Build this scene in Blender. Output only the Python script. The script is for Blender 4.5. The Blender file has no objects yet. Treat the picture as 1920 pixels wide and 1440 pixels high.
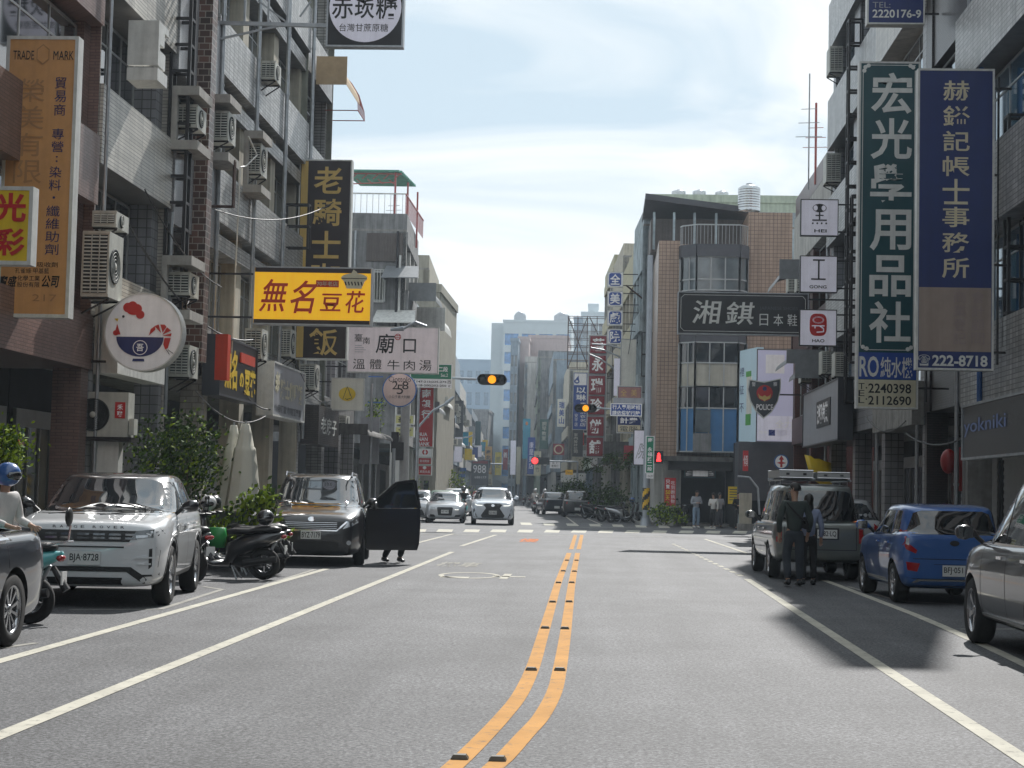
import bpy, bmesh, math, random
from mathutils import Vector, Matrix, Euler
from mathutils.bvhtree import BVHTree
from mathutils.geometry import delaunay_2d_cdt
R = math.radians
rnd = random.Random(7)
SC = bpy.context.scene
COL = SC.collection

# ------------------------------------------------------------ camera, world, sun, exposure
F = 3200.0                                   # focal length in pixels of the 1920 px wide photograph
HCAM = 1.52
VPX, VPY, ROLL = 1130.0, 924.0, 0.019
yc = Vector(((VPX-960)/F, -(VPY-720)/F, -1)).normalized()
zc = Vector((ROLL, 1, 0)); zc = (zc - yc*zc.dot(yc)).normalized()
xc = yc.cross(zc)
RM = Matrix((xc, yc, zc))                    # camera space -> world
cd = bpy.data.cameras.new('camera'); cam = bpy.data.objects.new('camera', cd); COL.objects.link(cam)
cd.sensor_width = 36; cd.lens = 36*F/1920; cd.clip_start = 0.1; cd.clip_end = 3000
cam.matrix_world = Matrix.Translation((0, 0, HCAM)) @ RM.to_4x4()
SC.camera = cam
SUN_EL, SUN_AZ = R(42), R(12)                # azimuth from +Y (the street) towards +X
w = bpy.data.worlds.new('World'); SC.world = w; w.use_nodes = True
nt = w.node_tree; N = nt.nodes; L = nt.links
for n in list(N): N.remove(n)
out = N.new('ShaderNodeOutputWorld'); bg = N.new('ShaderNodeBackground'); L.new(bg.outputs[0], out.inputs[0])
sky = N.new('ShaderNodeTexSky'); sky.sky_type = 'NISHITA'; sky.sun_disc = False
sky.sun_elevation = SUN_EL; sky.sun_rotation = SUN_AZ; sky.dust_density = 1.5; sky.air_density = 1.0
tc = N.new('ShaderNodeTexCoord'); mp = N.new('ShaderNodeMapping'); mp.inputs['Scale'].default_value = (1, 1, 3.2)
mp.inputs['Location'].default_value = (3.4, .9, .55)
L.new(tc.outputs['Generated'], mp.inputs[0])
n1 = N.new('ShaderNodeTexNoise'); n1.inputs['Scale'].default_value = 4.2; n1.inputs['Detail'].default_value = 6; n1.inputs['Roughness'].default_value = .5
n1.inputs['Distortion'].default_value = .8
L.new(mp.outputs[0], n1.inputs[0])
cr = N.new('ShaderNodeValToRGB'); cr.color_ramp.elements[0].position = .40; cr.color_ramp.elements[1].position = .57
cr.color_ramp.elements[0].color = (0, 0, 0, 1); cr.color_ramp.elements[1].color = (1, 1, 1, 1)
L.new(n1.outputs[0], cr.inputs[0])
n2 = N.new('ShaderNodeTexNoise'); n2.inputs['Scale'].default_value = 7; n2.inputs['Detail'].default_value = 4
L.new(mp.outputs[0], n2.inputs[0])
cc = N.new('ShaderNodeMix'); cc.data_type = 'RGBA'
cc.inputs[6].default_value = (5.2, 6.4, 7.3, 1); cc.inputs[7].default_value = (8.5, 8.8, 8.9, 1)
L.new(cr.outputs[0], cc.inputs[0])
sx = N.new('ShaderNodeMix'); sx.data_type = 'RGBA'; sx.inputs[0].default_value = .95
L.new(sky.outputs[0], sx.inputs[6]); L.new(cc.outputs[2], sx.inputs[7])
L.new(sx.outputs[2], bg.inputs[0]); bg.inputs[1].default_value = 0.1
sd = bpy.data.lights.new('sun', 'SUN'); sd.energy = 5.0; sd.angle = R(.6); sd.color = (1, .975, .94)
sun = bpy.data.objects.new('sun', sd); COL.objects.link(sun)
SDIR = Vector((math.sin(SUN_AZ)*math.cos(SUN_EL), math.cos(SUN_AZ)*math.cos(SUN_EL), math.sin(SUN_EL)))
sun.rotation_euler = SDIR.to_track_quat('Z', 'Y').to_euler()
sun.location = (0, 0, 60)
SC.view_settings.view_transform = 'Standard'; SC.view_settings.look = 'None'
SC.view_settings.exposure = 0.27; SC.view_settings.gamma = 1; SC.view_settings.use_curve_mapping = False
SC.render.engine = 'CYCLES'
SC.cycles.max_bounces = 5; SC.cycles.diffuse_bounces = 3; SC.cycles.glossy_bounces = 3
SC.cycles.volume_bounces = 0; SC.cycles.use_denoising = True
SC.cycles.caustics_reflective = False; SC.cycles.caustics_refractive = False

# ------------------------------------------------------------ measuring helpers
def ray(px, py): return RM @ Vector(((px-960)/F, -(py-720)/F, -1))
def at(px, py, Y):                           # point on the plane y = Y seen at this pixel of the photo
    d = ray(px, py); t = Y/d.y
    return Vector((d.x*t, Y, HCAM+d.z*t))
def gp(px, py):                              # point of the ground
    d = ray(px, py); t = -HCAM/d.z
    return Vector((d.x*t, d.y*t, 0))
def onx(px, py, X):
    d = ray(px, py); t = X/d.x
    return Vector((X, d.y*t, HCAM+d.z*t))

# ------------------------------------------------------------ materials
MATS = {}
def newmat(name):
    m = bpy.data.materials.new(name); m.use_nodes = True
    return m, m.node_tree, m.node_tree.nodes['Principled BSDF']
def mat(name, col, rough=.6, metal=0, var=.12, scale=3, bump=0, emit=0, spec=.5, coat=0, streak=0):
    if name in MATS: return MATS[name]
    m, t, b = newmat(name); N = t.nodes; L = t.links
    b.inputs['Roughness'].default_value = rough; b.inputs['Metallic'].default_value = metal
    b.inputs['Specular IOR Level'].default_value = spec
    if coat: b.inputs['Coat Weight'].default_value = coat; b.inputs['Coat Roughness'].default_value = .03
    c = (*col, 1)
    b.inputs['Base Color'].default_value = c
    if var or bump or streak:
        tc = N.new('ShaderNodeTexCoord')
        no = N.new('ShaderNodeTexNoise'); no.inputs['Scale'].default_value = scale; no.inputs['Detail'].default_value = 5
        no.inputs['Roughness'].default_value = .65
        L.new(tc.outputs['Object'], no.inputs[0])
        fac = no.outputs[0]
        if streak:
            mp = N.new('ShaderNodeMapping'); mp.inputs['Scale'].default_value = (3.5, 3.5, .28)
            L.new(tc.outputs['Object'], mp.inputs[0])
            n2 = N.new('ShaderNodeTexNoise'); n2.inputs['Scale'].default_value = 1.6; n2.inputs['Detail'].default_value = 6
            L.new(mp.outputs[0], n2.inputs[0])
            r = N.new('ShaderNodeMapRange'); r.inputs[1].default_value = .38; r.inputs[2].default_value = .72
            r.inputs[3].default_value = 1; r.inputs[4].default_value = 1-streak
            L.new(n2.outputs[0], r.inputs[0])
        mr = N.new('ShaderNodeMapRange'); mr.inputs[1].default_value = .3; mr.inputs[2].default_value = .7
        mr.inputs[3].default_value = 1-var; mr.inputs[4].default_value = 1+var
        L.new(fac, mr.inputs[0])
        v = mr.outputs[0]
        if streak:
            mm = N.new('ShaderNodeMath'); mm.operation = 'MULTIPLY'; L.new(v, mm.inputs[0]); L.new(r.outputs[0], mm.inputs[1]); v = mm.outputs[0]
        mx = N.new('ShaderNodeVectorMath'); mx.operation = 'SCALE'; mx.inputs[0].default_value = col
        L.new(v, mx.inputs['Scale']); L.new(mx.outputs[0], b.inputs['Base Color'])
        if bump:
            bp = N.new('ShaderNodeBump'); bp.inputs['Strength'].default_value = bump; bp.inputs['Distance'].default_value = .01
            L.new(fac, bp.inputs['Height']); L.new(bp.outputs[0], b.inputs['Normal'])
    if emit:
        b.inputs['Emission Color'].default_value = c; b.inputs['Emission Strength'].default_value = emit
    MATS[name] = m; return m
def tilemat(name, col, mortar, tw, th, offset=0.0, rough=.35, msize=.012, var=.25, streak=.35, bump=.5):
    """wall tiles: brick texture over (x+y, z) of the object, so it works on every upright face"""
    if name in MATS: return MATS[name]
    m, t, b = newmat(name); N = t.nodes; L = t.links
    tc = N.new('ShaderNodeTexCoord'); sp = N.new('ShaderNodeSeparateXYZ'); L.new(tc.outputs['Object'], sp.inputs[0])
    ad = N.new('ShaderNodeMath'); L.new(sp.outputs[0], ad.inputs[0]); L.new(sp.outputs[1], ad.inputs[1])
    cb = N.new('ShaderNodeCombineXYZ'); L.new(ad.outputs[0], cb.inputs[0]); L.new(sp.outputs[2], cb.inputs[1])
    br = N.new('ShaderNodeTexBrick'); br.offset = offset; br.squash = 1
    br.inputs['Scale'].default_value = 1; br.inputs['Mortar Size'].default_value = msize; br.inputs['Mortar Smooth'].default_value = .1
    br.inputs['Brick Width'].default_value = tw; br.inputs['Row Height'].default_value = th
    br.inputs['Color1'].default_value = (*col, 1); br.inputs['Color2'].default_value = (*[c*(1-var) for c in col], 1)
    br.inputs['Mortar'].default_value = (*mortar, 1)
    L.new(cb.outputs[0], br.inputs[0])
    mp = N.new('ShaderNodeMapping'); mp.inputs['Scale'].default_value = (3.1, 3.1, .25); L.new(tc.outputs['Object'], mp.inputs[0])
    n2 = N.new('ShaderNodeTexNoise'); n2.inputs['Scale'].default_value = 1.3; n2.inputs['Detail'].default_value = 7; L.new(mp.outputs[0], n2.inputs[0])
    r = N.new('ShaderNodeMapRange'); r.inputs[1].default_value = .35; r.inputs[2].default_value = .75; r.inputs[3].default_value = 1.05; r.inputs[4].default_value = 1-streak
    L.new(n2.outputs[0], r.inputs[0])
    mx = N.new('ShaderNodeVectorMath'); mx.operation = 'SCALE'; L.new(br.outputs[0], mx.inputs[0]); L.new(r.outputs[0], mx.inputs['Scale'])
    L.new(mx.outputs[0], b.inputs['Base Color']); b.inputs['Roughness'].default_value = rough
    bp = N.new('ShaderNodeBump'); bp.invert = True; bp.inputs['Strength'].default_value = bump; bp.inputs['Distance'].default_value = .012
    L.new(br.outputs[1], bp.inputs['Height']); L.new(bp.outputs[0], b.inputs['Normal'])
    MATS[name] = m; return m
def glassmat(name, col, rough=.04, spec=.8, var=.5, scale=1.2):
    if name in MATS: return MATS[name]
    return mat(name, col, rough, 0, var, scale, spec=spec, coat=.6)

WHITE = (.78, .78, .76)
def solid(name, col, rough=.5, **k): return mat(name, col, rough, **k)
M_DARK = mat('dark_metal', (.018, .016, .017), .5, .2, .3, 8)
M_STEEL = mat('galvanised_steel', (.38, .40, .42), .42, .7, .2, 4)
M_BLACKP = mat('black_plastic', (.012, .012, .013), .5, var=.2)
M_RUST = mat('rusty_frame', (.06, .028, .02), .7, .1, .5, 12)
M_GLASSD = glassmat('window_glass_dark', (.012, .016, .02))
M_GLASSB = glassmat('window_glass_blue', (.05, .13, .22), .06)
M_GLASSG = glassmat('window_glass_grey', (.09, .11, .12), .08)
M_ALU = mat('aluminium_frame', (.42, .43, .43), .4, .5, .1)
M_WPAINT = mat('white_paint', (.66, .66, .63), .45, var=.12, scale=5, streak=.25)
M_ACW = mat('aged_white_plastic', (.52, .52, .47), .5, var=.12, scale=6, streak=.3)
M_CONC = mat('concrete', (.30, .29, .27), .85, var=.25, scale=4, bump=.4, streak=.4)
M_CONCD = mat('dirty_concrete', (.13, .125, .12), .9, var=.35, scale=3, bump=.5, streak=.5)
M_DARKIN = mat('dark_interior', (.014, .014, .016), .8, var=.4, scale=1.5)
M_CHROME = mat('chrome', (.75, .75, .77), .12, 1, 0)

# ------------------------------------------------------------ mesh builder
class MB:
    def __init__(s): s.v = []; s.f = []; s.m = []; s.mats = []; s.sm = []
    def mi(s, m):
        if m not in s.mats: s.mats.append(m)
        return s.mats.index(m)
    def add(s, vs, fs, m, smooth=False):
        o = len(s.v); s.v += [tuple(v) for v in vs]; k = s.mi(m)
        for f in fs: s.f.append([i+o for i in f]); s.m.append(k); s.sm.append(smooth)
        return s
    def box(s, x0, x1, y0, y1, z0, z1, m, T=None):
        vs = [Vector(p) for p in ((x0,y0,z0),(x1,y0,z0),(x1,y1,z0),(x0,y1,z0),(x0,y0,z1),(x1,y0,z1),(x1,y1,z1),(x0,y1,z1))]
        if T: vs = [T @ v for v in vs]
        return s.add(vs, [(0,3,2,1),(4,5,6,7),(0,1,5,4),(1,2,6,5),(2,3,7,6),(3,0,4,7)], m)
    def bar(s, a, b, r, m, n=6, r2=None, smooth=True, cap=True):
        a = Vector(a); b = Vector(b); d = (b-a)
        if d.length < 1e-6: return s
        q = d.to_track_quat('Z', 'Y'); r2 = r if r2 is None else r2
        vs = []
        for k, (p, rr) in enumerate(((a, r), (b, r2))):
            for i in range(n):
                an = 2*math.pi*(i+.5)/n
                vs.append(p + q @ Vector((rr*math.cos(an), rr*math.sin(an), 0)))
        fs = [(i, (i+1) % n, n+(i+1) % n, n+i) for i in range(n)]
        s.add(vs, fs, m, smooth and n > 4)
        if cap: s.add(vs, [tuple(reversed(range(n))), tuple(range(n, 2*n))], m)
        return s
    def tube(s, pts, r, m, n=6):
        pts = [Vector(p) for p in pts]
        for a, b in zip(pts, pts[1:]): s.bar(a, b, r, m, n)
        return s
    def sbar(s, a, b, w, m): return s.bar(a, b, w*.7071, m, 4, smooth=False)
    def lathe(s, prof, m, n=16, T=None, smooth=True):      # prof: (r, h) along local z
        vs = []
        for r, h in prof:
            for i in range(n):
                an = 2*math.pi*i/n; v = Vector((r*math.cos(an), r*math.sin(an), h)); vs.append(T @ v if T else v)
        fs = []
        for k in range(len(prof)-1):
            for i in range(n): fs.append((k*n+i, k*n+(i+1) % n, (k+1)*n+(i+1) % n, (k+1)*n+i))
        s.add(vs, fs, m, smooth); return s
    def loft(s, rings, m, smooth=True, caps=True, closed=True):
        n = len(rings[0]); vs = [v for r in rings for v in r]; fs = []
        for k in range(len(rings)-1):
            for i in range(n if closed else n-1):
                fs.append((k*n+i, k*n+(i+1) % n, (k+1)*n+(i+1) % n, (k+1)*n+i))
        if caps: fs += [tuple(reversed(range(n))), tuple(range((len(rings)-1)*n, len(rings)*n))]
        return s.add(vs, fs, m, smooth)
    def sweep(s, path, m, n=10, smooth=True):               # path: (point, half width x', half height) swept ellipses
        rings = []
        P = [Vector(p[0]) for p in path]
        for i, p in enumerate(path):
            d = (P[min(i+1, len(P)-1)]-P[max(i-1, 0)]).normalized()
            side = Vector((0, 0, 1)).cross(d)
            if side.length < .05: side = Vector((1, 0, 0))
            if len(p) > 3: side = Vector(p[3])
            side.normalize(); up = d.cross(side)
            rings.append([P[i]+side*p[1]*math.cos(2*math.pi*k/n)+up*p[2]*math.sin(2*math.pi*k/n) for k in range(n)])
        return s.loft(rings, m, smooth)
    def ball(s, c, rx, ry, rz, m, n=12, k=8):
        rings = []
        for j in range(k+1):
            a = math.pi*(j/k-.5); 
            rings.append([Vector((c[0]+rx*math.cos(a)*math.cos(2*math.pi*i/n)+0, c[1]+ry*math.cos(a)*math.sin(2*math.pi*i/n), c[2]+rz*math.sin(a))) for i in range(n)])
        return s.loft(rings, m, True, False)
    def poly(s, pts, thick, m):                              # flat polygon (3-D points, ccw from its front), given thickness behind
        pts = [Vector(p) for p in pts]
        n = (pts[1]-pts[0]).cross(pts[2]-pts[0]).normalized()
        k = len(pts); vs = pts+[p-n*thick for p in pts]
        fs = [tuple(range(k)), tuple(reversed(range(k, 2*k)))]+[(i, k+i, k+(i+1) % k, (i+1) % k) for i in range(k)]
        return s.add(vs, fs, m)
    def mesh(s, name):
        me = bpy.data.meshes.new(name); me.from_pydata(s.v, [], s.f)
        for m in s.mats: me.materials.append(m)
        me.polygons.foreach_set('material_index', s.m); me.polygons.foreach_set('use_smooth', s.sm)
        me.update(); return me
    def build(s, name, parent=None, **k): return obj(name, s.mesh(name), parent, **k)
def obj(name, me, parent=None, loc=None, rot=None, label=None, cat=None, group=None, kind=None):
    o = bpy.data.objects.new(name, me); COL.objects.link(o)
    if parent: o.parent = parent
    if loc is not None: o.location = loc
    if rot is not None: o.rotation_euler = rot
    if label: o['label'] = label
    if cat: o['category'] = cat
    if group: o['group'] = group
    if kind: o['kind'] = kind
    return o
def thing(name, label, cat, loc=(0, 0, 0), rz=0, group=None):
    o = obj(name, None, None, loc, (0, 0, rz), label, cat, group); o.empty_display_size = .3
    return o
def dup(root, loc=None, rz=None, label=None, group=None):
    r = root.copy(); COL.objects.link(r)
    if loc is not None: r.location = loc
    if rz is not None: r.rotation_euler = (0, 0, rz)
    if label: r['label'] = label
    if group: r['group'] = group
    for c in list(KIDS(root)):
        d = c.copy(); COL.objects.link(d); d.parent = r
        for g in list(KIDS(c)):
            e = g.copy(); COL.objects.link(e); e.parent = d
    return r
def KIDS(o): return [c for c in o.children]
def smooth_mesh(me, levels=1, bool_cut=None, keep_name=None, angle=None):
    """apply subdivision (and an optional boolean cutter mesh) and return the evaluated mesh"""
    o = bpy.data.objects.new('tmp', me); COL.objects.link(o)
    if levels:
        md = o.modifiers.new('s', 'SUBSURF'); md.levels = levels; md.render_levels = levels
    c = None
    if bool_cut:
        c = bpy.data.objects.new('cut', bool_cut); COL.objects.link(c)
        b = o.modifiers.new('b', 'BOOLEAN'); b.operation = 'DIFFERENCE'; b.object = c; b.solver = 'EXACT'; b.material_mode = 'TRANSFER'
    dg = bpy.context.evaluated_depsgraph_get()
    r = bpy.data.meshes.new_from_object(o.evaluated_get(dg))
    bpy.data.objects.remove(o)
    if c: bpy.data.objects.remove(c)
    return r

# ------------------------------------------------------------ lettering
TXT = {}
def glyphs(s, bold):
    k = (s, bold)
    if k not in TXT:
        c = bpy.data.curves.new('t', 'FONT'); c.body = s; c.size = 1; c.resolution_u = 3; c.offset = bold
        o = bpy.data.objects.new('t', c); COL.objects.link(o)
        me = bpy.data.meshes.new_from_object(o.evaluated_get(bpy.context.evaluated_depsgraph_get()))
        bpy.data.objects.remove(o); bpy.data.curves.remove(c)
        vs = [tuple(v.co) for v in me.vertices]; fs = [tuple(p.vertices) for p in me.polygons]
        bpy.data.meshes.remove(me)
        TXT[k] = (vs, fs)
    return TXT[k]
def lay_text(mb, s, O, U, V, w, h, m, bold=.0, slant=0, fit=True):
    """fit the string's glyphs in a w x h box at corner O (lower left) along unit vectors U, V"""
    vs, fs = glyphs(s, bold)
    if not vs: return
    x0 = min(v[0] for v in vs); x1 = max(v[0] for v in vs); y0 = min(v[1] for v in vs); y1 = max(v[1] for v in vs)
    sx = w/max(x1-x0, 1e-4); sy = h/max(y1-y0, 1e-4)
    if s in ('一', '士', '工', '二', '·', '-') and len(s) == 1:
        sy = sx; y0 -= (h/sy-(y1-y0))/2
    mb.add([O+U*((v[0]-x0)*sx+slant*(v[1]-y0)*sy)+V*((v[1]-y0)*sy) for v in vs], fs, m)
def vtext(mb, s, O, U, V, w, h, m, bold=.0, gap=.12, slant=0):
    n = len(s); ch = h/n
    for i, c in enumerate(s):
        if c == ' ': continue
        lay_text(mb, c, O+V*(h-ch*(i+1)+ch*gap/2)+U*0, U, V, w, ch*(1-gap), m, bold, slant)

# sign facing the camera: everything measured in photo pixels, put at depth Y
UX, VZ = Vector((1, 0, 0)), Vector((0, 0, 1))
def sign(name, label, px, Y, base, texts=(), thick=.22, frame=None, fw=.045, cat='shop sign', group=None, mount=None, shape=None,
         panels=(), front=.0, yaw=0, cap=None, side='L'):
    """px=(x0,y0,x1,y1). texts: (string, x0,y0,x1,y1, material, kw). panels: coloured areas. mount: X of the wall, with arms there"""
    x0, y0, x1, y1 = px
    a = at(x0, y1, Y); cx = (x0+x1)/2; cy = (y0+y1)/2
    s = Y/ray(cx, cy).y/F                     # metres per pixel at this depth
    W = (x1-x0)*s; H = (y1-y0)*s; C = at(cx, cy, Y)
    root = thing(name, label, cat, (C.x, C.y, C.z-H/2), yaw, group)
    def loc(x, y): return Vector(((x-cx)*s, 0, (y1-y)*s))
    mb = MB()
    if shape == 'round':
        n = 40; rx = W/2
        T = Matrix.Translation((0, thick, H/2)) @ Matrix.Rotation(R(90), 4, 'X')
        mb.lathe([(0, thick), (rx, thick), (rx, 0), (0, 0)], base, n, T, False)
    else:
        mb.box(-W/2, W/2, 0, thick, 0, H, base)
    mb.build('panel', root)
    if frame:
        f = MB()
        if shape == 'round':
            T = Matrix.Translation((0, thick+.01, H/2)) @ Matrix.Rotation(R(90), 4, 'X')
            f.lathe([(W/2-fw, thick+.022), (W/2+.008, thick+.022), (W/2+.008, 0), (W/2-fw, 0)], frame, 40, T, False)
        else:
            e = .012
            f.box(-W/2-e, -W/2+fw, -e, thick+e, -e, H+e, frame); f.box(W/2-fw, W/2+e, -e, thick+e, -e, H+e, frame)
            f.box(-W/2+fw, W/2-fw, -e, thick+e, -e, fw, frame); f.box(-W/2+fw, W/2-fw, -e, thick+e, H-fw, H+e, frame)
        f.build('frame', root)
    if panels:
        for q in panels:
            p0 = loc(q[0], q[3]); p1 = loc(q[2], q[1]); d = .006 if len(q) < 6 else q[5]
            MB().box(p0.x, p1.x, -d, .001, p0.z, p1.z, q[4]).build('panel_field', root)
    if texts:
        for q in texts:
            st, tx0, ty0, tx1, ty1, m = q[:6]; k = q[6] if len(q) > 6 else {}
            mb = MB(); p0 = loc(tx0, ty1); p1 = loc(tx1, ty0)
            O = Vector((p0.x, -k.get('d', .011), p0.z))
            if k.get('v'):
                ch = (p1.z-p0.z)/len(st)
                for i, c in enumerate(st): mb = MB(); vtext(mb, c, O+VZ*(ch*(len(st)-1-i)), UX, VZ, p1.x-p0.x, ch, m, k.get('b', .0), k.get('gap', .14), k.get('s', 0)); mb.build('lettering', root)
            else:
                lay_text(mb, st, O, UX, VZ, p1.x-p0.x, p1.z-p0.z, m, k.get('b', .0), k.get('s', 0)); mb.build('lettering', root)
    if mount is not None:
        g = MB(); wx = mount-C.x
        ex = -W/2 if wx < 0 else W/2
        hs = [H*.12, H*.88] if H > .6 else [H*.5]
        if H > 3: hs = [H*.06, H*.35, H*.65, H*.94]
        for h in hs: g.sbar((ex, thick/2, h), (wx, thick/2, h), .045, cap or M_DARK)
        if H > 3: g.sbar((ex+(wx-ex)*.3, thick/2, H*.02), (ex+(wx-ex)*.3, thick/2, H*.98), .04, cap or M_DARK)
        g.build('bracket', root)
    root['_px'] = 0
    del root['_px']
    return root, loc, s
# ------------------------------------------------------------ the ground
def ground_mats():
    m, t, b = newmat('asphalt'); N = t.nodes; L = t.links
    tc = N.new('ShaderNodeTexCoord')
    def noise(sc, det=4, rough=.6, vec=None):
        n = N.new('ShaderNodeTexNoise'); n.inputs['Scale'].default_value = sc; n.inputs['Detail'].default_value = det; n.inputs['Roughness'].default_value = rough
        L.new(vec or tc.outputs['Object'], n.inputs[0]); return n
    fine = noise(34, 4, .9); med = noise(.5, 5, .6)
    mp = N.new('ShaderNodeMapping'); mp.inputs['Scale'].default_value = (1.1, .07, 1); L.new(tc.outputs['Object'], mp.inputs[0])
    long = noise(1.2, 5, .6, mp.outputs[0])
    vo = N.new('ShaderNodeTexVoronoi'); vo.inputs['Scale'].default_value = 45; L.new(tc.outputs['Object'], vo.inputs[0])
    r1 = N.new('ShaderNodeMapRange'); r1.inputs[1].default_value = .3; r1.inputs[2].default_value = .7; r1.inputs[1].default_value = .38; r1.inputs[2].default_value = .62; r1.inputs[3].default_value = .2; r1.inputs[4].default_value = 2.1; L.new(fine.outputs[0], r1.inputs[0])
    r2 = N.new('ShaderNodeMapRange'); r2.inputs[1].default_value = .3; r2.inputs[2].default_value = .7; r2.inputs[3].default_value = .76; r2.inputs[4].default_value = 1.2; L.new(med.outputs[0], r2.inputs[0])
    r3 = N.new('ShaderNodeMapRange'); r3.inputs[1].default_value = .3; r3.inputs[2].default_value = .7; r3.inputs[3].default_value = .74; r3.inputs[4].default_value = 1.2; L.new(long.outputs[0], r3.inputs[0])
    m1 = N.new('ShaderNodeMath'); m1.operation = 'MULTIPLY'; L.new(r1.outputs[0], m1.inputs[0]); L.new(r2.outputs[0], m1.inputs[1])
    m2 = N.new('ShaderNodeMath'); m2.operation = 'MULTIPLY'; L.new(m1.outputs[0], m2.inputs[0]); L.new(r3.outputs[0], m2.inputs[1])
    # light chips of aggregate
    r4 = N.new('ShaderNodeMapRange'); r4.inputs[1].default_value = .0; r4.inputs[2].default_value = 1; r4.inputs[3].default_value = .55; r4.inputs[4].default_value = 1.5
    L.new(vo.outputs['Color'], r4.inputs[0])
    m3 = N.new('ShaderNodeMath'); m3.operation = 'MULTIPLY'; L.new(m2.outputs[0], m3.inputs[0]); L.new(r4.outputs[0], m3.inputs[1])
    sc = N.new('ShaderNodeVectorMath'); sc.operation = 'SCALE'; sc.inputs[0].default_value = (.080, .081, .085); L.new(m3.outputs[0], sc.inputs['Scale'])
    fl = N.new('ShaderNodeTexVoronoi'); fl.inputs['Scale'].default_value = 5.5
    fm = N.new('ShaderNodeMapping'); fm.inputs['Scale'].default_value = (.45, 1.6, 1); L.new(tc.outputs['Object'], fm.inputs[0]); L.new(fm.outputs[0], fl.inputs[0])
    fr = N.new('ShaderNodeMapRange'); fr.inputs[1].default_value = .03; fr.inputs[2].default_value = .05; fr.inputs[3].default_value = 1; fr.inputs[4].default_value = 0; L.new(fl.outputs['Distance'], fr.inputs[0])
    fx_ = N.new('ShaderNodeMix'); fx_.data_type = 'RGBA'; L.new(fr.outputs[0], fx_.inputs[0]); L.new(sc.outputs[0], fx_.inputs[6]); fx_.inputs[7].default_value = (.26, .26, .25, 1)
    L.new(fx_.outputs[2], b.inputs['Base Color'])
    b.inputs['Roughness'].default_value = .72; b.inputs['Specular IOR Level'].default_value = .3
    bp = N.new('ShaderNodeBump'); bp.inputs['Strength'].default_value = .7; bp.inputs['Distance'].default_value = .008
    L.new(fine.outputs[0], bp.inputs['Height']); L.new(bp.outputs[0], b.inputs['Normal'])
    MATS['asphalt'] = m
    # worn thermoplastic paint
    for nm, col in (('road_white', (.50, .48, .41)), ('road_yellow', (.50, .26, .08)), ('road_orange', (.55, .17, .06)), ('road_white_worn', (.33, .32, .29))):
        m, t, b = newmat(nm); N = t.nodes; L = t.links
        tc = N.new('ShaderNodeTexCoord'); n = N.new('ShaderNodeTexNoise'); n.inputs['Scale'].default_value = 9; n.inputs['Detail'].default_value = 7; n.inputs['Roughness'].default_value = .75
        L.new(tc.outputs['Object'], n.inputs[0])
        r = N.new('ShaderNodeMapRange'); r.inputs[1].default_value = .54; r.inputs[2].default_value = .70; L.new(n.outputs[0], r.inputs[0])
        f = N.new('ShaderNodeTexNoise'); f.inputs['Scale'].default_value = 2; f.inputs['Detail'].default_value = 6; L.new(tc.outputs['Object'], f.inputs[0])
        q = N.new('ShaderNodeMapRange'); q.inputs[1].default_value = .3; q.inputs[2].default_value = .7; q.inputs[3].default_value = .85; q.inputs[4].default_value = 1.1; L.new(f.outputs[0], q.inputs[0])
        s = N.new('ShaderNodeVectorMath'); s.operation = 'SCALE'; s.inputs[0].default_value = col; L.new(q.outputs[0], s.inputs['Scale'])
        x = N.new('ShaderNodeMix'); x.data_type = 'RGBA'; L.new(r.outputs[0], x.inputs[0]); L.new(s.outputs[0], x.inputs[6]); x.inputs[7].default_value = (.12, .115, .11, 1)
        L.new(x.outputs[2], b.inputs['Base Color']); b.inputs['Roughness'].default_value = .85; b.inputs['Specular IOR Level'].default_value = .15
        bp = N.new('ShaderNodeBump'); bp.inputs['Strength'].default_value = .3; bp.inputs['Distance'].default_value = .005; L.new(n.outputs[0], bp.inputs['Height']); L.new(bp.outputs[0], b.inputs['Normal'])
        MATS[nm] = m
ground_mats()
M_ASPH = MATS['asphalt']; RW = MATS['road_white']; RY = MATS['road_yellow']; RO = MATS['road_orange']; RWW = MATS['road_white_worn']
mb = MB(); mb.add([(-900, -300, 0), (900, -300, 0), (900, 1700, 0), (-900, 1700, 0)], [(0, 1, 2, 3)], M_ASPH)
mb.build('road', kind='structure')
# pavements inside the arcades, one step up
M_PAVE = tilemat('pavement_tile', (.17, .15, .14), (.06, .06, .06), .3, .3)
XL, XR = -9.6, 8.0
TILT = math.tan(R(2.84))
def far_x(x0, Y): return x0-TILT*(Y-83)
mb = MB(); mb.box(XL-14, XL+.9, -90, 66, -.2, .13, M_CONC); mb.build('pavement', kind='structure')
mb = MB(); mb.box(XR-.7, XR+14, -90, 73, -.2, .13, M_CONC); mb.build('pavement', kind='structure')
def pave_far(x, s, y0, y1):
    mb = MB(); a = far_x(x, y0); b = far_x(x, y1); e = s*12
    P = [(a, y0), (b, y1), (b+e, y1), (a+e, y0)]
    if s < 0: P = P[::-1]
    P = P[::-1]
    vs = [(p[0], p[1], .13) for p in P]+[(p[0], p[1], -.2) for p in P]
    mb.add(vs, [(0, 1, 2, 3), (7, 6, 5, 4)]+[(i, i+4, (i+1) % 4+4, (i+1) % 4) for i in range(4)], M_CONC); mb.build('pavement', kind='structure')
pave_far(-9.4, -1, 84, 420); pave_far(1.9, 1, 84, 420)

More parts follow.
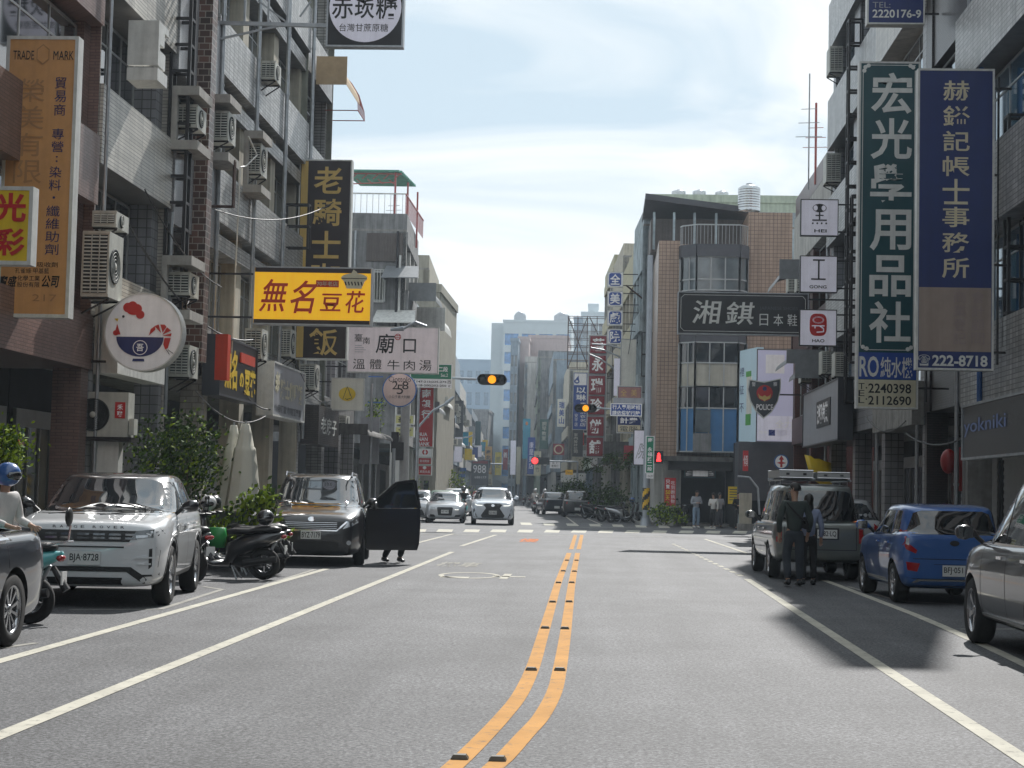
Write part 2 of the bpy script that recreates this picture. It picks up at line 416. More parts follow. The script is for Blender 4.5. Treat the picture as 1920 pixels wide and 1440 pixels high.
def strip(pts, wd, m, z, name, y_from=None):
    """painted strip of width wd (metres) along ground points"""
    vs = []; n = len(pts)
    for i, p in enumerate(pts):
        d = (pts[min(i+1, n-1)]-pts[max(i-1, 0)]); d.z = 0; d.normalize(); s = Vector((-d.y, d.x, 0))
        vs += [(p+s*wd/2).to_tuple()[:2]+(z,), (p-s*wd/2).to_tuple()[:2]+(z,)]
    mb = MB(); mb.add(vs, [(2*i, 2*i+1, 2*i+3, 2*i+2) for i in range(n-1)], m)
    mb.build(name, kind='structure')
def smooth(px):
    P = [gp(*p) for p in px]; o = []
    for i in range(len(P)-1):
        a, b, c, d = P[max(i-1, 0)], P[i], P[i+1], P[min(i+2, len(P)-1)]
        for k in range(5):
            t = k/5; o.append(.5*((2*b)+(c-a)*t+(2*a-5*b+4*c-d)*t*t+(3*b-a-3*c+d)*t**3))
    o.append(P[-1]); return o
ya = [(760,1520),(848,1440),(872,1418),(904,1386),(943,1344),(975,1303),(999,1252),(1016,1197),(1032,1143),(1048,1089),(1067,1037)]
yb = [(845,1520),(925,1440),(946,1421),(984,1379),(1015,1344),(1039,1299),(1049,1258),(1059,1197),(1066,1143),(1073,1089),(1083,1037)]
strip(smooth(ya), .12, RY, .004, 'road_marking_yellow'); strip(smooth(yb), .12, RY, .004, 'road_marking_yellow')
strip([gp(1071, 1030), gp(1079, 1003)], .12, RY, .004, 'road_marking_yellow'); strip([gp(1085, 1030), gp(1091, 1003)], .12, RY, .004, 'road_marking_yellow')
for a, b, wd in (((-60,1404),(848,1035),.13), ((-60,1257),(612,1067),.13), ((865,1024),(930,1003),.13), ((752,1026),(826,1007),.13), ((826,1007),(850,1001),.1),
                 ((1401,1086),(1990,1471),.13), ((1322,1011),(1402,1038),.12),
                 ((1040,953),(1084,986),.1), ((1058,954),(1128,984),.1)):
    n = 10; A = gp(*a); B = gp(*b)
    strip([A.lerp(B, i/n) for i in range(n+1)], wd, RW, .0045, 'road_marking_white')
strip([gp(1545,1088), gp(1585,1103), gp(1640,1124), gp(1713,1152), gp(1765,1174), gp(1830,1203), gp(1921,1246), gp(2060,1315)], .13, RW, .0045, 'road_marking_white')
A = gp(1262, 1020); B = gp(1396, 1083)
for i in range(16):
    strip([A.lerp(B, i/16), A.lerp(B, (i+.55)/16)], .11, RW, .004, 'road_marking_white')
# parking bay corners
for q in (((0,1216),(68,1206)), ((130,1144),(300,1143)), ((300,1143),(415,1106)), ((380,1100),(420,1106)), ((1590,1100),(1690,1128)), ((1690,1128),(1815,1134)), ((1800,1180),(1925,1180)),
          ((495,1098),(590,1068)), ((1180,1003),(1440,1018))):
    strip([gp(*q[0]), gp(*q[1])], .08, RWW, .0042, 'parking_marking')
# crosswalk bars and stop lines
for i in range(15):
    x = 772+50.3*i; dy = 2.0*i/14*2
    if 880 < x < 0: continue
    A = gp(x+14, 992.3+dy); B = gp(x+10, 997.3+dy)
    strip([A, B], .56, RW, .004, 'crosswalk_bar')
for i in range(9):
    A = gp(985+i*43, 980+i*.9); B = gp(988+i*43, 984.5+i*.9)
    strip([A, B], .5, RW, .004, 'crosswalk_bar')
strip([gp(772, 1002), gp(1085, 1004.3)], .25, RWW, .0042, 'stop_line'); strip([gp(1092, 1004.5), gp(1322, 1008)], .25, RWW, .0042, 'stop_line')
strip([gp(770, 987), gp(1240, 990)], .22, RWW, .0042, 'stop_line')
# words and symbols painted on the lanes
def ground_text(s, px, m, z=.004, b=.02, mir=False):
    x0, y0, x1, y1 = px
    P = gp(x0, y1); Q = gp(x1, y1); T = gp((x0+x1)/2, y0)
    mb = MB(); lay_text(mb, s, Vector((P.x, P.y, z)), Vector((1, 0, 0)), Vector((0, 1, 0)), Q.x-P.x, T.y-P.y, m, b)
    mb.build('painted_word', kind='structure')
ground_text('慢', (968, 1010, 1008, 1016), RO)
ground_text('機車', (812, 1054, 896, 1062), RWW)
mb = MB(); c = gp(880, 1079); z = .004                      # bicycle and motorcycle box symbol
def ring(mb, cx, cy, r, wd, m, n=28, sx=1):
    vs = []
    for i in range(n):
        a = 2*math.pi*i/n; vs += [(cx+sx*r*math.cos(a), cy+r*2.6*math.sin(a), z), (cx+sx*(r-wd)*math.cos(a), cy+(r-wd)*2.6*math.sin(a), z)]
    mb.add(vs, [(2*i+1, 2*i, (2*i+2) % (2*n), (2*i+3) % (2*n)) for i in range(n)], m)
ring(mb, c.x, c.y, .42, .07, RW, sx=1.3)
mb.box(c.x-.45, c.x+.05, c.y-.9, c.y-.55, 0, z, RW); mb.box(c.x+.42, c.x+1.0, c.y-.2, c.y+.05, 0, z, RW); mb.box(c.x+.58, c.x+.72, c.y-.9, c.y+.9, 0, z, RW)
mb.build('painted_symbol', kind='structure')
# cat's eyes on the yellow lines
first = None
for i, (x, y) in enumerate([(1036,1130),(1022,1179),(996,1257.5),(862,1424),(1047,1093.7),(1056,1071.7),(1063,1051.6),(1067,1129.5),(1059,1180),(1049.5,1258),(933,1427),(1072,1093.4),(1077,1072.3),(1081,1051.6)]):
    p = gp(x, y)
    if first is None:
        mb = MB(); mb.loft([[Vector((sx*.05*k, sy*.04*k, zz)) for sx, sy in ((-1,-1),(1,-1),(1,1),(-1,1))] for k, zz in ((1, .004), (.95, .012), (.7, .03))], mat('cats_eye', (.09, .075, .05), .4, var=.1), False)
        first = mb.mesh('road_stud')
    row = 'left' if i < 7 else 'right'
    near = sorted([q for q in range(7)], key=lambda q: 0)
    o = obj('road_stud', first, None, (p.x, p.y, 0), None, None, 'road stud', 'cat\'s eyes along the double yellow line')
    o['label'] = 'dark cat\'s eye stud on the %s yellow line, %s' % (row, ['fourth from the camera', 'third from the camera', 'second from the camera', 'closest to the camera', 'fifth from the camera', 'sixth from the camera', 'seventh from the camera'][i % 7])

# ------------------------------------------------------------ facades
def bx(mb, s, w0, w1, u0, u1, z0, z1, m):
    a, b = sorted((s*w0, s*w1)); mb.box(a, b, u0, u1, z0, z1, m)
WIN = {}
def window_mesh(wd, ht, n, fm, gm, mull=.05, rail=True):
    k = (round(wd, 2), round(ht, 2), n, fm.name, gm.name, rail)
    if k not in WIN:
        f = MB(); t = mull
        f.box(-.03, .03, 0, wd, 0, t, fm); f.box(-.03, .03, 0, wd, ht-t, ht, fm)
        f.box(-.03, .03, 0, t, t, ht-t, fm); f.box(-.03, .03, wd-t, wd, t, ht-t, fm)
        for i in range(1, n): f.box(-.025, .025, wd*i/n-t*.4, wd*i/n+t*.4, t, ht-t, fm)
        if rail and ht > 1.2: f.box(-.022, .022, t, wd-t, ht*.72-.02, ht*.72+.02, fm)
        g = MB(); g.box(-.006, .006, t, wd-t, t, ht-t, gm)
        WIN[k] = (f.mesh('window'), g.mesh('pane'))
    return WIN[k]
def add_window(root, x, u, z, wd, ht, n, fm, gm, **k):
    a, b = window_mesh(wd, ht, n, fm, gm, **k)
    o = obj('window', a, root, (x, u, z)); obj('pane', b, o)
    return o
def building(label, side, X, y0, y1, H, G=3.7, depth=11, mats=None, bands=(), wins=(), bays=1, pier=.5, rz=0, name='building', wn=3, cat='building', group=None,
             fm=None, gm=None, arcade=True, colm=None, shops=(), parapet=.9, pier_w=0.0, colw=.55, rec=.35, front=None, skip=(), rdepth=3.4):
    """side +1: facade on the left of the street looking to +X. bands (z0, z1, projection, material); wins (z0, z1)"""
    s = side; Ln = y1-y0; sh_ = 0
    if X == XL and y0 > 0: sh_ = .24; rec += .12; pier_w = -.22
    wall, pierm = mats
    root = thing(name, label, cat, (X, y0, 0), rz, group)
    mb = MB()
    bx(mb, s, -depth, -rec, .02, Ln-.02, G, H, wall)                       # the mass behind the facade
    bx(mb, s, -depth, -.02, 0, .02, G, H, wall); bx(mb, s, -depth, -.02, Ln-.02, Ln, G, H, wall)
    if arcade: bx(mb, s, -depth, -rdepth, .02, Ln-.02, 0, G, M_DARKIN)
    else: bx(mb, s, -depth, -rec, .02, Ln-.02, 0, G, wall)
    bx(mb, s, -depth, 0, 0, Ln, H, H+.12, M_CONC)                   # roof slab
    if parapet: bx(mb, s, -.18, 0, 0, Ln, H+.12, H+parapet, wall); bx(mb, s, -depth, -.18, 0, .15, H+.12, H+parapet, wall); bx(mb, s, -depth, -.18, Ln-.15, Ln, H+.12, H+parapet, wall)
    us = [Ln*i/bays for i in range(bays+1)]
    mb.build('wall', root)
    for i, u in enumerate(us):
        pm = MB()
        a = max(0, u-pier/2) if i else 0; b = min(Ln, u+pier/2) if i < bays else Ln
        bx(pm, s, -rec, pier_w, a, b, G, H, pierm); pm.build('pier', root)
    if arcade:
        for i, u in enumerate(us):
            c = MB(); a = max(.01, u-colw/2) if i else .01; b = min(Ln-.01, u+colw/2) if i < bays else Ln-.01
            bx(c, s, -.55, -.02, a, b, 0, G, colm or pierm); c.build('column', root)
        sh = MB()
        for i in range(bays):
            a, b = us[i]+.3, us[i+1]-.3
            bx(sh, s, -rdepth, -rdepth+.08, a, b, 2.7, 3.1, M_ALU)
            k = rnd.random()
            if k < .35:                                             # roller shutter
                for j in range(24): bx(sh, s, -rdepth, -rdepth+(.05 if j % 2 else .065), a+.1, b-.1, .13+j*.107, .13+(j+1)*.107, M_ALU)
            else:
                for j in range(5): bx(sh, s, -rdepth, -rdepth+.06, a+.1+(b-a-.2)*j/4-.03, a+.1+(b-a-.2)*j/4+.03, .13, 2.7, M_ALU)
                bx(sh, s, -rdepth, -rdepth+.02, a+.1, b-.1, .13, 2.7, M_GLASSD)
        sh.build('shopfront', root)
    if bands:
        for (z0, z1, w, m) in bands:
            w -= sh_; q = MB(); bx(q, s, -rec, w, .0 if w <= 0 else .012, Ln if w <= 0 else Ln-.012, z0, z1, m); q.build('band', root)
    for wi, (z0, z1) in enumerate(wins):
        for i in range(bays):
            if (wi, i) in skip: continue
            a = us[i]+pier/2+(pier/2 if i == 0 else 0)*0+.02; b = us[i+1]-pier/2-.02
            if i == 0: a = us[0]+pier/2+.02
            add_window(root, -s*(rec-.09), a, z0, b-a, z1-z0, wn, fm or M_ALU, gm or M_GLASSD)
    return root
T_PINK = tilemat('pink_brown_tile', (.25, .16, .135), (.13, .08, .07), .22, .06, .5, msize=.008, streak=.25)
T_CREAM = tilemat('cream_strip_tile', (.62, .59, .53), (.17, .16, .15), .95, .075, 0, msize=.007, streak=.3)
T_WHITE = tilemat('white_wall_tile', (.54, .54, .53), (.13, .13, .13), .24, .10, 0, msize=.009, streak=.5, var=.35)
T_STONE = tilemat('rough_stone_tile', (.42, .385, .33), (.22, .20, .17), .30, .15, .5, msize=.015, streak=.35, bump=1)
M_GRAN = mat('grey_granite', (.30, .30, .31), .22, var=.35, scale=30, streak=.2)
T_BROWN = tilemat('mixed_brown_brick', (.15, .07, .05), (.30, .26, .22), .25, .15, .5, var=.75, streak=.1)
T_TAN = tilemat('tan_square_tile', (.44, .31, .225), (.16, .10, .08), .185, .185, 0, msize=.012, streak=.3, var=.12)
T_RED = tilemat('dark_red_brick', (.13, .045, .035), (.05, .03, .03), .22, .07, .5)
T_DBROWN = tilemat('dark_brown_tile', (.055, .042, .04), (.02, .02, .02), .2, .06, .5)
T_GREY = tilemat('grey_square_tile', (.32, .32, .34), (.10, .10, .10), .2, .2, 0)
M_CREAMP = mat('cream_render', (.50, .46, .37), .8, var=.15, scale=2, streak=.4)
M_OLIVE = mat('grey_green_render', (.28, .29, .24), .85, var=.2, scale=2, streak=.5)
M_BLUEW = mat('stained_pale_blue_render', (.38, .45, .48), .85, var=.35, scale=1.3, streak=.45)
M_PALE = mat('pale_render', (.50, .49, .46), .8, var=.12, scale=2, streak=.4)
M_BEIGEW = mat('beige_render', (.36, .34, .28), .8, var=.12, scale=2, streak=.3)
M_GREYW = mat('grey_render', (.24, .24, .24), .85, var=.3, scale=1.5, streak=.5)
M_LBAL = mat('slate_band', (.20, .20, .205), .4, var=.3, scale=10, streak=.4)

# left side of the near street
building('brown tiled building with pink tiled parapet behind the orange trade sign', 1, XL, 15, 31.3, 20, 3.6, 11, (T_PINK, T_PINK),
         [(3.6, 4.62, .28, T_PINK), (6.7, 8.0, .28, T_PINK), (10.1, 11.4, .28, T_PINK), (13.5, 14.8, .28, T_PINK)], [(4.7, 6.65), (8.1, 10.0), (11.5, 13.4)], 3, .8, pier_w=.05, colw=.9)
building('cream tiled building with ribbed balcony parapets and air conditioners beside the orange sign', 1, XL, 31.32, 36.6, 21, 4.1, 11, (T_CREAM, T_GREY),
         [(4.1, 5.6, .15, T_CREAM), (7.5, 9.02, .3, T_CREAM), (10.95, 12.45, .3, T_CREAM), (14.4, 15.9, .3, T_CREAM)], [(5.65, 7.45), (9.1, 10.9), (12.5, 14.35)], 1, 1.1, rec=.7, wn=4)
building('narrow building faced in grey granite and rough cream stone beside the black ladder frame', 1, XL, 36.62, 40.6, 20.5, 4.1, 11, (T_STONE, T_STONE),
         [(4.0, 5.5, .12, M_GRAN), (7.2, 9.3, .34, M_GRAN), (10.6, 12.7, .34, M_GRAN), (14.0, 16.1, .34, M_GRAN)], [(5.6, 7.15), (9.35, 10.55), (12.8, 13.9)], 1, 1.2, wn=3, rec=.5)
WB = [(4.05, 5.35, .1, T_WHITE), (7.35, 7.75, .16, T_WHITE), (7.98, 9.3, .3, T_WHITE), (11.0, 11.4, .16, T_WHITE), (11.65, 13.0, .3, T_WHITE), (14.7, 15.1, .16, T_WHITE), (15.3, 16.7, .3, T_WHITE)]
building('grey tiled apartment building with stained bands above the yellow tofu pudding sign', 1, XL, 40.62, 53.2, 21, 4.0, 11, (M_OLIVE, M_CREAMP),
         WB, [(5.4, 7.3), (9.35, 10.95), (13.05, 14.65)], 3, .7, rec=.6, wn=3, gm=M_GLASSG)
building('white tiled apartment building with green awning beside the brown rice shop sign', 1, XL, 53.22, 58.2, 19, 4.0, 11, (M_OLIVE, T_WHITE),
         [(4.0, 5.4, .12, T_WHITE), (7.6, 9.0, .2, T_WHITE), (11.2, 12.6, .2, T_WHITE), (14.8, 16.2, .2, T_WHITE)], [(5.5, 7.5), (9.1, 11.1), (12.7, 14.7)], 1, .6, rec=.6, wn=2, gm=M_GLASSG)
building('low two storey shophouse with dark shutters under the small lamp sign', 1, XL, 58.22, 65.5, 7.4, 3.6, 10, (M_GREYW, T_GREY),
         [(3.6, 4.6, .2, M_CONCD), (6.9, 7.4, .15, M_CONC)], [(4.7, 6.8)], 2, .5, wn=3)
# right side of the near street
RB = [(3.6, 5.2, .1, T_WHITE), (7.15, 8.75, .25, T_WHITE), (10.7, 12.3, .25, T_WHITE), (14.2, 15.8, .25, T_WHITE)]
RWn = [(5.25, 7.1), (8.8, 10.6), (12.4, 14.1)]
M_DKW = M_GLASSD
building('grey tiled corner shophouse with tall windows behind the blue accountant sign', -1, XR, 26, 38.4, 15.2, 3.6, 11, (T_WHITE, T_GREY), RB, RWn, 2, .6, wn=4, gm=M_GLASSB, colm=M_CONC)
building('narrow dark brown brick building between the two tall shop signs', -1, XR, 38.42, 43.2, 15.5, 3.7, 11, (T_DBROWN, T_DBROWN),
         [(3.7, 7.2, -.05, T_DBROWN), (8.9, 10.6, -.05, T_DBROWN), (12.3, 15.4, -.05, T_DBROWN)], [(7.25, 8.85), (10.65, 12.25)], 1, 1.4, wn=2)
building('tall grey tiled building with ribbed white bands behind the green stationery sign', -1, XR, 43.22, 49.5, 19.6, 3.4, 11, (T_GREY, T_GREY),
         [(3.4, 4.5, .3, M_CONC), (6.6, 8.3, .3, T_CREAM), (10.3, 12.0, .3, T_CREAM), (14, 15.7, .3, T_CREAM), (17.7, 19.4, .3, T_CREAM)], [(4.6, 6.5), (8.4, 10.2), (12.1, 13.9), (15.8, 17.6)], 1, 1.0, wn=3)
r = thing('rooftop_wall', 'added unseen roof wall shading the road, on the ribbed building behind the green sign', 'billboard', (XR+.05, 43.3, 19.75)); mb = MB(); mb.box(0, .9, 0, 6.1, 0, 5.8, T_GREY); mb.build('wall', r)  # unseen wall added above the roof to shape the shadow on the road
building('grey checker tiled building with caged air conditioners at the end of the tall row', -1, XR, 49.52, 61, 22, 3.6, 11, (T_GREY, T_GREY),
         [(3.6, 4.9, .1, T_GREY), (6.9, 8.5, .2, T_WHITE), (10.4, 12.1, .2, T_WHITE), (13.9, 15.7, .2, T_WHITE), (17.5, 19.2, .2, T_WHITE)], [(5, 6.8), (8.6, 10.3), (12.2, 13.8), (15.8, 17.4)], 2, 1.2, rec=.6, wn=2, gm=M_GLASSB)
building('dark red brick shophouse with grey metal canopies at the street corner', -1, XR, 61.02, 72.8, 13.3, 3.7, 11, (T_RED, T_RED),
         [(3.7, 4.8, .05, T_RED), (7.4, 8.6, .05, T_RED), (11.2, 13.3, .05, M_PALE)], [(4.9, 7.3), (8.7, 11.1)], 2, .9, wn=2)
# ------------------------------------------------------------ beyond the crossing
RZF = R(2.84)
def far_building(label, side, x83, y0, y1, H, mats, **k):
    X = far_x(x83, y0)
    G = k.pop('G', 3.7); fh = k.pop('fh', 3.3); n = int((H-G)/fh)
    bm_ = k.pop('bm', mats[0]); pj = k.pop('pj', .15)
    bands = [(G+i*fh, G+i*fh+1.0, pj, bm_) for i in range(n)]+[(G+n*fh, H, .05, bm_)]
    wins = [(G+i*fh+1.05, G+(i+1)*fh-.05) for i in range(n)]
    return building(label, side, X, y0, y1, H, G, k.pop('depth', 9), mats, bands, wins, k.pop('bays', 2), k.pop('pier', .5), rz=RZF if True else 0, **k)
M_YELL = mat('pale_yellow_render', (.52, .48, .33), .8, var=.12, streak=.35)
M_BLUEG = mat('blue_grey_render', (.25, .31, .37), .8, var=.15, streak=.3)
M_GREENR = mat('pale_green_render', (.42, .48, .38), .8, var=.12, streak=.3)
M_PINKR = mat('dusty_pink_render', (.46, .38, .37), .8, var=.08, streak=.15)
SHD = 10.2
# left row (x at the crossing -9.9)
LF = [(83.5, 93, 14.2, (M_GREYW, M_PALE), 'four storey shophouse with roof garden and grey awnings behind the brown sign'),
      (93.1, 104, 10.8, (M_BLUEW, M_PALE), 'pale blue three storey shophouse with white awnings left of the beige block'),
      (104.1, 117, 15.0, (M_BEIGEW, M_BEIGEW), 'beige rendered block with a sloping top left of the tofu sign gap'),
      (117.1, 131, 12.6, (M_GREYW, T_GREY), 'grey four storey shophouse beside the red bank sign'),
      (131.1, 146, 12.2, (T_TAN, T_TAN), 'tan tiled shophouse beyond the red bank sign'),
      (146.1, 162, 12.5, (M_BLUEG, M_PALE), 'blue grey shophouse behind the dark bottle billboard'),
      (162.1, 182, 11, (M_PALE, M_GREYW), 'pale shophouse behind the dark vertical banner'),
      (182.1, 206, 9.5, (M_GREYW, M_BLUEG), 'hazy grey shophouse on the left before the blue street signs'),
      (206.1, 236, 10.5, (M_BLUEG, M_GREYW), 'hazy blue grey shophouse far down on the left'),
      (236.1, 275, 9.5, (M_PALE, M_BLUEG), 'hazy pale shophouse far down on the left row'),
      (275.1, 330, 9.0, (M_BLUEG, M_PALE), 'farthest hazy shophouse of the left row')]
for a, b, H, ms, lb in LF: far_building(lb, 1, -9.9, a, b, H, ms, bays=3, wn=2, group='shophouses along the far street')
RF = [(92, 99.5, 16.0, (M_BLUEW, M_BLUEW), 'tall stained pale blue building behind the theatre sign'),
      (99.6, 110, 14.8, (M_YELL, M_CREAMP), 'pale yellow shophouse behind the blue theatre letters'),
      (110.1, 121, 16.8, (M_CREAMP, M_GREYW), 'cream shophouse behind the red cake shop sign'),
      (121.1, 134, 17.6, (M_YELL, M_PALE), 'pale yellow tall shophouse behind the blue vertical sign'),
      (134.1, 150, 10.4, (M_PALE, M_GREYW), 'pale shophouse with dark sloping canopy beyond the blue sign'),
      (150.1, 168, 12.4, (M_GREENR, M_BLUEG), 'green topped shophouse with dark side wall in the right row'),
      (168.1, 190, 13.5, (M_CREAMP, M_GREYW), 'cream shophouse with small balconies in the right row'),
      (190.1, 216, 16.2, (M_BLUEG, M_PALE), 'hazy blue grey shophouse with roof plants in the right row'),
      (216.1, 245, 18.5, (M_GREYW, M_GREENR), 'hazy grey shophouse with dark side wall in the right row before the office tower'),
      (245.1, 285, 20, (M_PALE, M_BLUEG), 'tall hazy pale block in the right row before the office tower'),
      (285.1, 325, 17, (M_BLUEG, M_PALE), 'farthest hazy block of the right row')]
for a, b, H, ms, lb in RF: far_building(lb, -1, 2.4 if a < 160 else 2.4-(a-160)*.055-1.2, a, b, H, ms, bays=3, wn=2, group='shophouses along the far street')

def tower(label, Y, px, top, m, depth=14, rows=8, cols=5, wm=None, wfrac=(.62, .6), cat='office building', rz=0, name='building', parts=True, base=None, inset=None):
    """free standing block seen front on: px=(x0,x1) at the depth Y, top = pixel row of the roof"""
    a = at(px[0], top, Y); b = at(px[1], top, Y); W = b.x-a.x; H = a.z
    root = thing(name, label, cat, ((a.x+b.x)/2, Y, 0), rz)
    mb = MB(); mb.box(-W/2, W/2, .3, depth, 0, H, m)
    z0 = base if base is not None else 0
    fh = (H-z0-1.5)/max(rows, 1); cw = W/max(cols, 1)
    for j in range(rows+1):
        za = z0+fh*j-(fh*(1-wfrac[1])/2 if j else 0); zb = z0+fh*j+fh*(1-wfrac[1])/2
        if j == rows: zb = H
        mb.box(-W/2, W/2, -.02, .3, max(za, 0), zb, m)
    for i in range(cols+1):
        xa = max(-W/2, -W/2+cw*i-cw*(1-wfrac[0])/2); xb = min(W/2, -W/2+cw*i+cw*(1-wfrac[0])/2)
        mb.box(xa, xb, 0, .28, 0, H-.01, m)
    mb.box(-W/2-.1, W/2+.1, -.1, depth, H, H+.5, m)
    mb.build('wall', root)
    if cols and wm:
        ww = cw*wfrac[0]; hh = fh*wfrac[1]
        g = MB(); g.box(-ww/2, ww/2, .18, .22, 0, hh, wm); gm = g.mesh('pane')
        for j in range(rows):
            for i in range(cols):
                obj('pane', gm, root, (-W/2+cw*(i+.5), 0, z0+fh*j+fh*(1-wfrac[1])/2))
    return root, W, H
M_OFFW = mat('office_blue_white_panel', (.52, .58, .60), .5, var=.05, scale=1)
M_BRT = glassmat('bright_blue_glazing', (.06, .22, .50), .15)
M_PGR = glassmat('pale_green_glazing', (.30, .40, .40), .15)
M_FIN = mat('blue_grey_fin', (.24, .33, .42), .6, var=.05)
r, W, H = tower('pale blue and white office tower with bright blue glazing, the tallest of the far buildings', 330, (944, 1072), 604, M_OFFW, 26, 9, 4, M_BRT, (.8, .62))
q = MB(); q.box(-W/2-2.7, -W/2-.1, 6, 26, 0, H+.4, M_OFFW)
q.build('wing', r)
for j in range(9):
    for k in range(2): MB().box(-W/2-2.74+0, -W/2-2.69, 8+k*8, 13+k*8, 2+j*3.6, 4+j*3.6, M_GLASSB).build('pane', r)
t2 = MB(); t2.lathe([(1.2, 0), (1.2, 1.2), (.8, 1.8), (.15, 2.2), (0, 2.2)], M_STEEL, 12, Matrix.Translation((-W/2+3, 4, H+.5))); t2.lathe([(1.6, 0), (1.6, 1.3), (.6, 2.0), (0, 2.2)], M_STEEL, 12, Matrix.Translation((W/2-2, 4, H+.5))); t2.build('roof_tank', r)
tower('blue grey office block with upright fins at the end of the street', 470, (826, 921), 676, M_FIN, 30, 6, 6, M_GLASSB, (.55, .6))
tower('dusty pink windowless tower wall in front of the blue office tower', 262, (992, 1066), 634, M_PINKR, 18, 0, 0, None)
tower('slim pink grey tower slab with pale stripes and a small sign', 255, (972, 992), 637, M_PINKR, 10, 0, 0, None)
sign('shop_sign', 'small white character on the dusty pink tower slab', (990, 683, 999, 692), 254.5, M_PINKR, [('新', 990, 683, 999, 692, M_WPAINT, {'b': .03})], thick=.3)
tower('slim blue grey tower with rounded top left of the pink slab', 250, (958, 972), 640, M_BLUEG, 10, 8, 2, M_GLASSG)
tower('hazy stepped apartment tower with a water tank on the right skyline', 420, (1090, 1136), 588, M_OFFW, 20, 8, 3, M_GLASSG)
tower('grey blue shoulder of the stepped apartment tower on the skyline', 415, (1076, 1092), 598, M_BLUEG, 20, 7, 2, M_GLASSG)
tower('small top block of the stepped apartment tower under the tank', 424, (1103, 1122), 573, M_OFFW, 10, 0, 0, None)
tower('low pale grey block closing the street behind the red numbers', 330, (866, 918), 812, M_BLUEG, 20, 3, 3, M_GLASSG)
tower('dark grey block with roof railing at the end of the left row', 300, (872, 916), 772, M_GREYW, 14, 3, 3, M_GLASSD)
r_, w_, h_ = tower('beige rendered block with two small windows above the beef soup sign', 103, (757, 825), 547, M_BEIGEW, 12, 4, 2, M_GLASSG, (.3, .35))
tower('large pale warehouse hall with roof tanks behind the corner building', 112, (1216, 1506), 378, M_GREENR, 20, 0, 0, None)
# trusses of the empty billboard frame on the right row
root = thing('billboard_frame', 'rusty open steel lattice of an empty billboard on the roofs left of the red sign', 'billboard frame', at(1104, 690, 150), 0)
mb = MB()
for i in range(6):
    for yy in (0, 1.6): mb.sbar((-1.9+i*.85, yy, 0), (-1.9+i*.85, yy, 4.6), .06, M_RUST)
for j in range(8):
    for yy in (0, 1.6): mb.sbar((-1.9, yy, j*.65), (2.35, yy, j*.65), .05, M_RUST)
mb.sbar((-1.9, 0, 4.5), (0, 1.6, 0), .06, M_RUST); mb.sbar((0, 0, 4.5), (2.3, 1.6, 0), .06, M_RUST); mb.sbar((-1.9, 1.6, 0), (-.2, 0, 4.5), .05, M_RUST)
mb.build('lattice', root)

# corner building with the bay windows, facing the crossing
YC = 83.0
def CP(px, py=900, dY=0): return at(px, py, YC+dY)
def cz(py, px=1330): return at(px, py, YC).z
root = thing('corner_building', 'tan tiled corner building with a curved bay of windows and a steel water tank', 'building', (CP(1228).x, YC, 0))
X0 = CP(1228).x
def cx_(px): return CP(px).x-X0
mb = MB()
ta, tb, tc_, td = cx_(1228), cx_(1268), cx_(1397), cx_(1480)
zt = cz(452); zg = cz(862)
mb.box(ta, tb, 0, 14, zg, zt, T_TAN); mb.box(tb, tc_, 1.1, 14, zg, cz(452), T_TAN)
mb.box(tc_, td, 0, 5, zg-.6, cz(397), T_TAN); mb.box(tc_, td-.2, 5, 14, 0, cz(452), T_TAN)
mb.box(ta, tb+.3, 1.6, 14, 0, zg, M_PALE); mb.box(ta+.4, tb-.1, .05, .7, 0, zg, M_PALE); mb.box(tc_-.35, tc_+.35, .05, .7, 0, zg-.6, M_CONC)
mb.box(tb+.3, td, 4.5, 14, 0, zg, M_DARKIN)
mb.build('wall', root)
mb = MB(); mb.box(ta+.05, tc_+.6, -.9, 1.2, zg-.1, zg+.12, M_CONCD); mb.box(ta+.6, tc_+.5, -.6, -.5, zg-.55, zg-.1, M_DARK); mb.build('canopy', root)
# bay: five facets, storeys of window rows over panels
xa, xb = tb+.02, tc_-.02
pts = [(xa, 0.0), (xa+.08, -.35), (xa+.75, -.95), (xb-.45, -.95), (xb-.06, -.4), (xb, 0.0)]
def facet_rows(z0, z1, m, name, nm=None, mull=0, inset=.0, sills=True):
    mb = MB()
    for (x0, y0), (x1, y1) in zip(pts, pts[1:]):
        d = Vector((x1-x0, y1-y0, 0)); Ld = d.length; d.normalize(); n = Vector((d.y, -d.x, 0))
        p = lambda u, w, z: Vector((x0, y0, z))+d*u+n*w
        vs = [p(0, -inset, z0), p(Ld, -inset, z0), p(Ld, -inset, z1), p(0, -inset, z1), p(0, -inset-.1, z0), p(Ld, -inset-.1, z0), p(Ld, -inset-.1, z1), p(0, -inset-.1, z1)]
        mb.add(vs, [(0, 1, 2, 3), (5, 4, 7, 6), (3, 2, 6, 7), (4, 5, 1, 0), (0, 3, 7, 4), (1, 5, 6, 2)], m)
    mb.build(name, root)
def facet_frames(z0, z1, horiz=()):
    mb = MB()
    for (x0, y0), (x1, y1) in zip(pts, pts[1:]):
        d = Vector((x1-x0, y1-y0, 0)); Ld = d.length; k = 3 if Ld > 2 else (2 if Ld > .8 else 1)
        for i in range(k+1):
            a = Vector((x0, y0, z0))+d*(i/k); mb.sbar(a, (a.x, a.y, z1), .09 if i in (0, k) else .055, M_ALU)
        for z in (z0, z1, *horiz): mb.sbar((x0, y0, z), (x1, y1, z), .06, M_ALU)
    mb.build('window_frame', root)
M_PAN = mat('beige_bay_panel', (.46, .43, .36), .6, var=.1, scale=2, streak=.2)
M_PANB = mat('blue_bay_panel', (.035, .15, .33), .5, var=.12, scale=2, streak=.1)
M_FAS = mat('dark_grey_fascia', (.07, .07, .08), .6, var=.15)
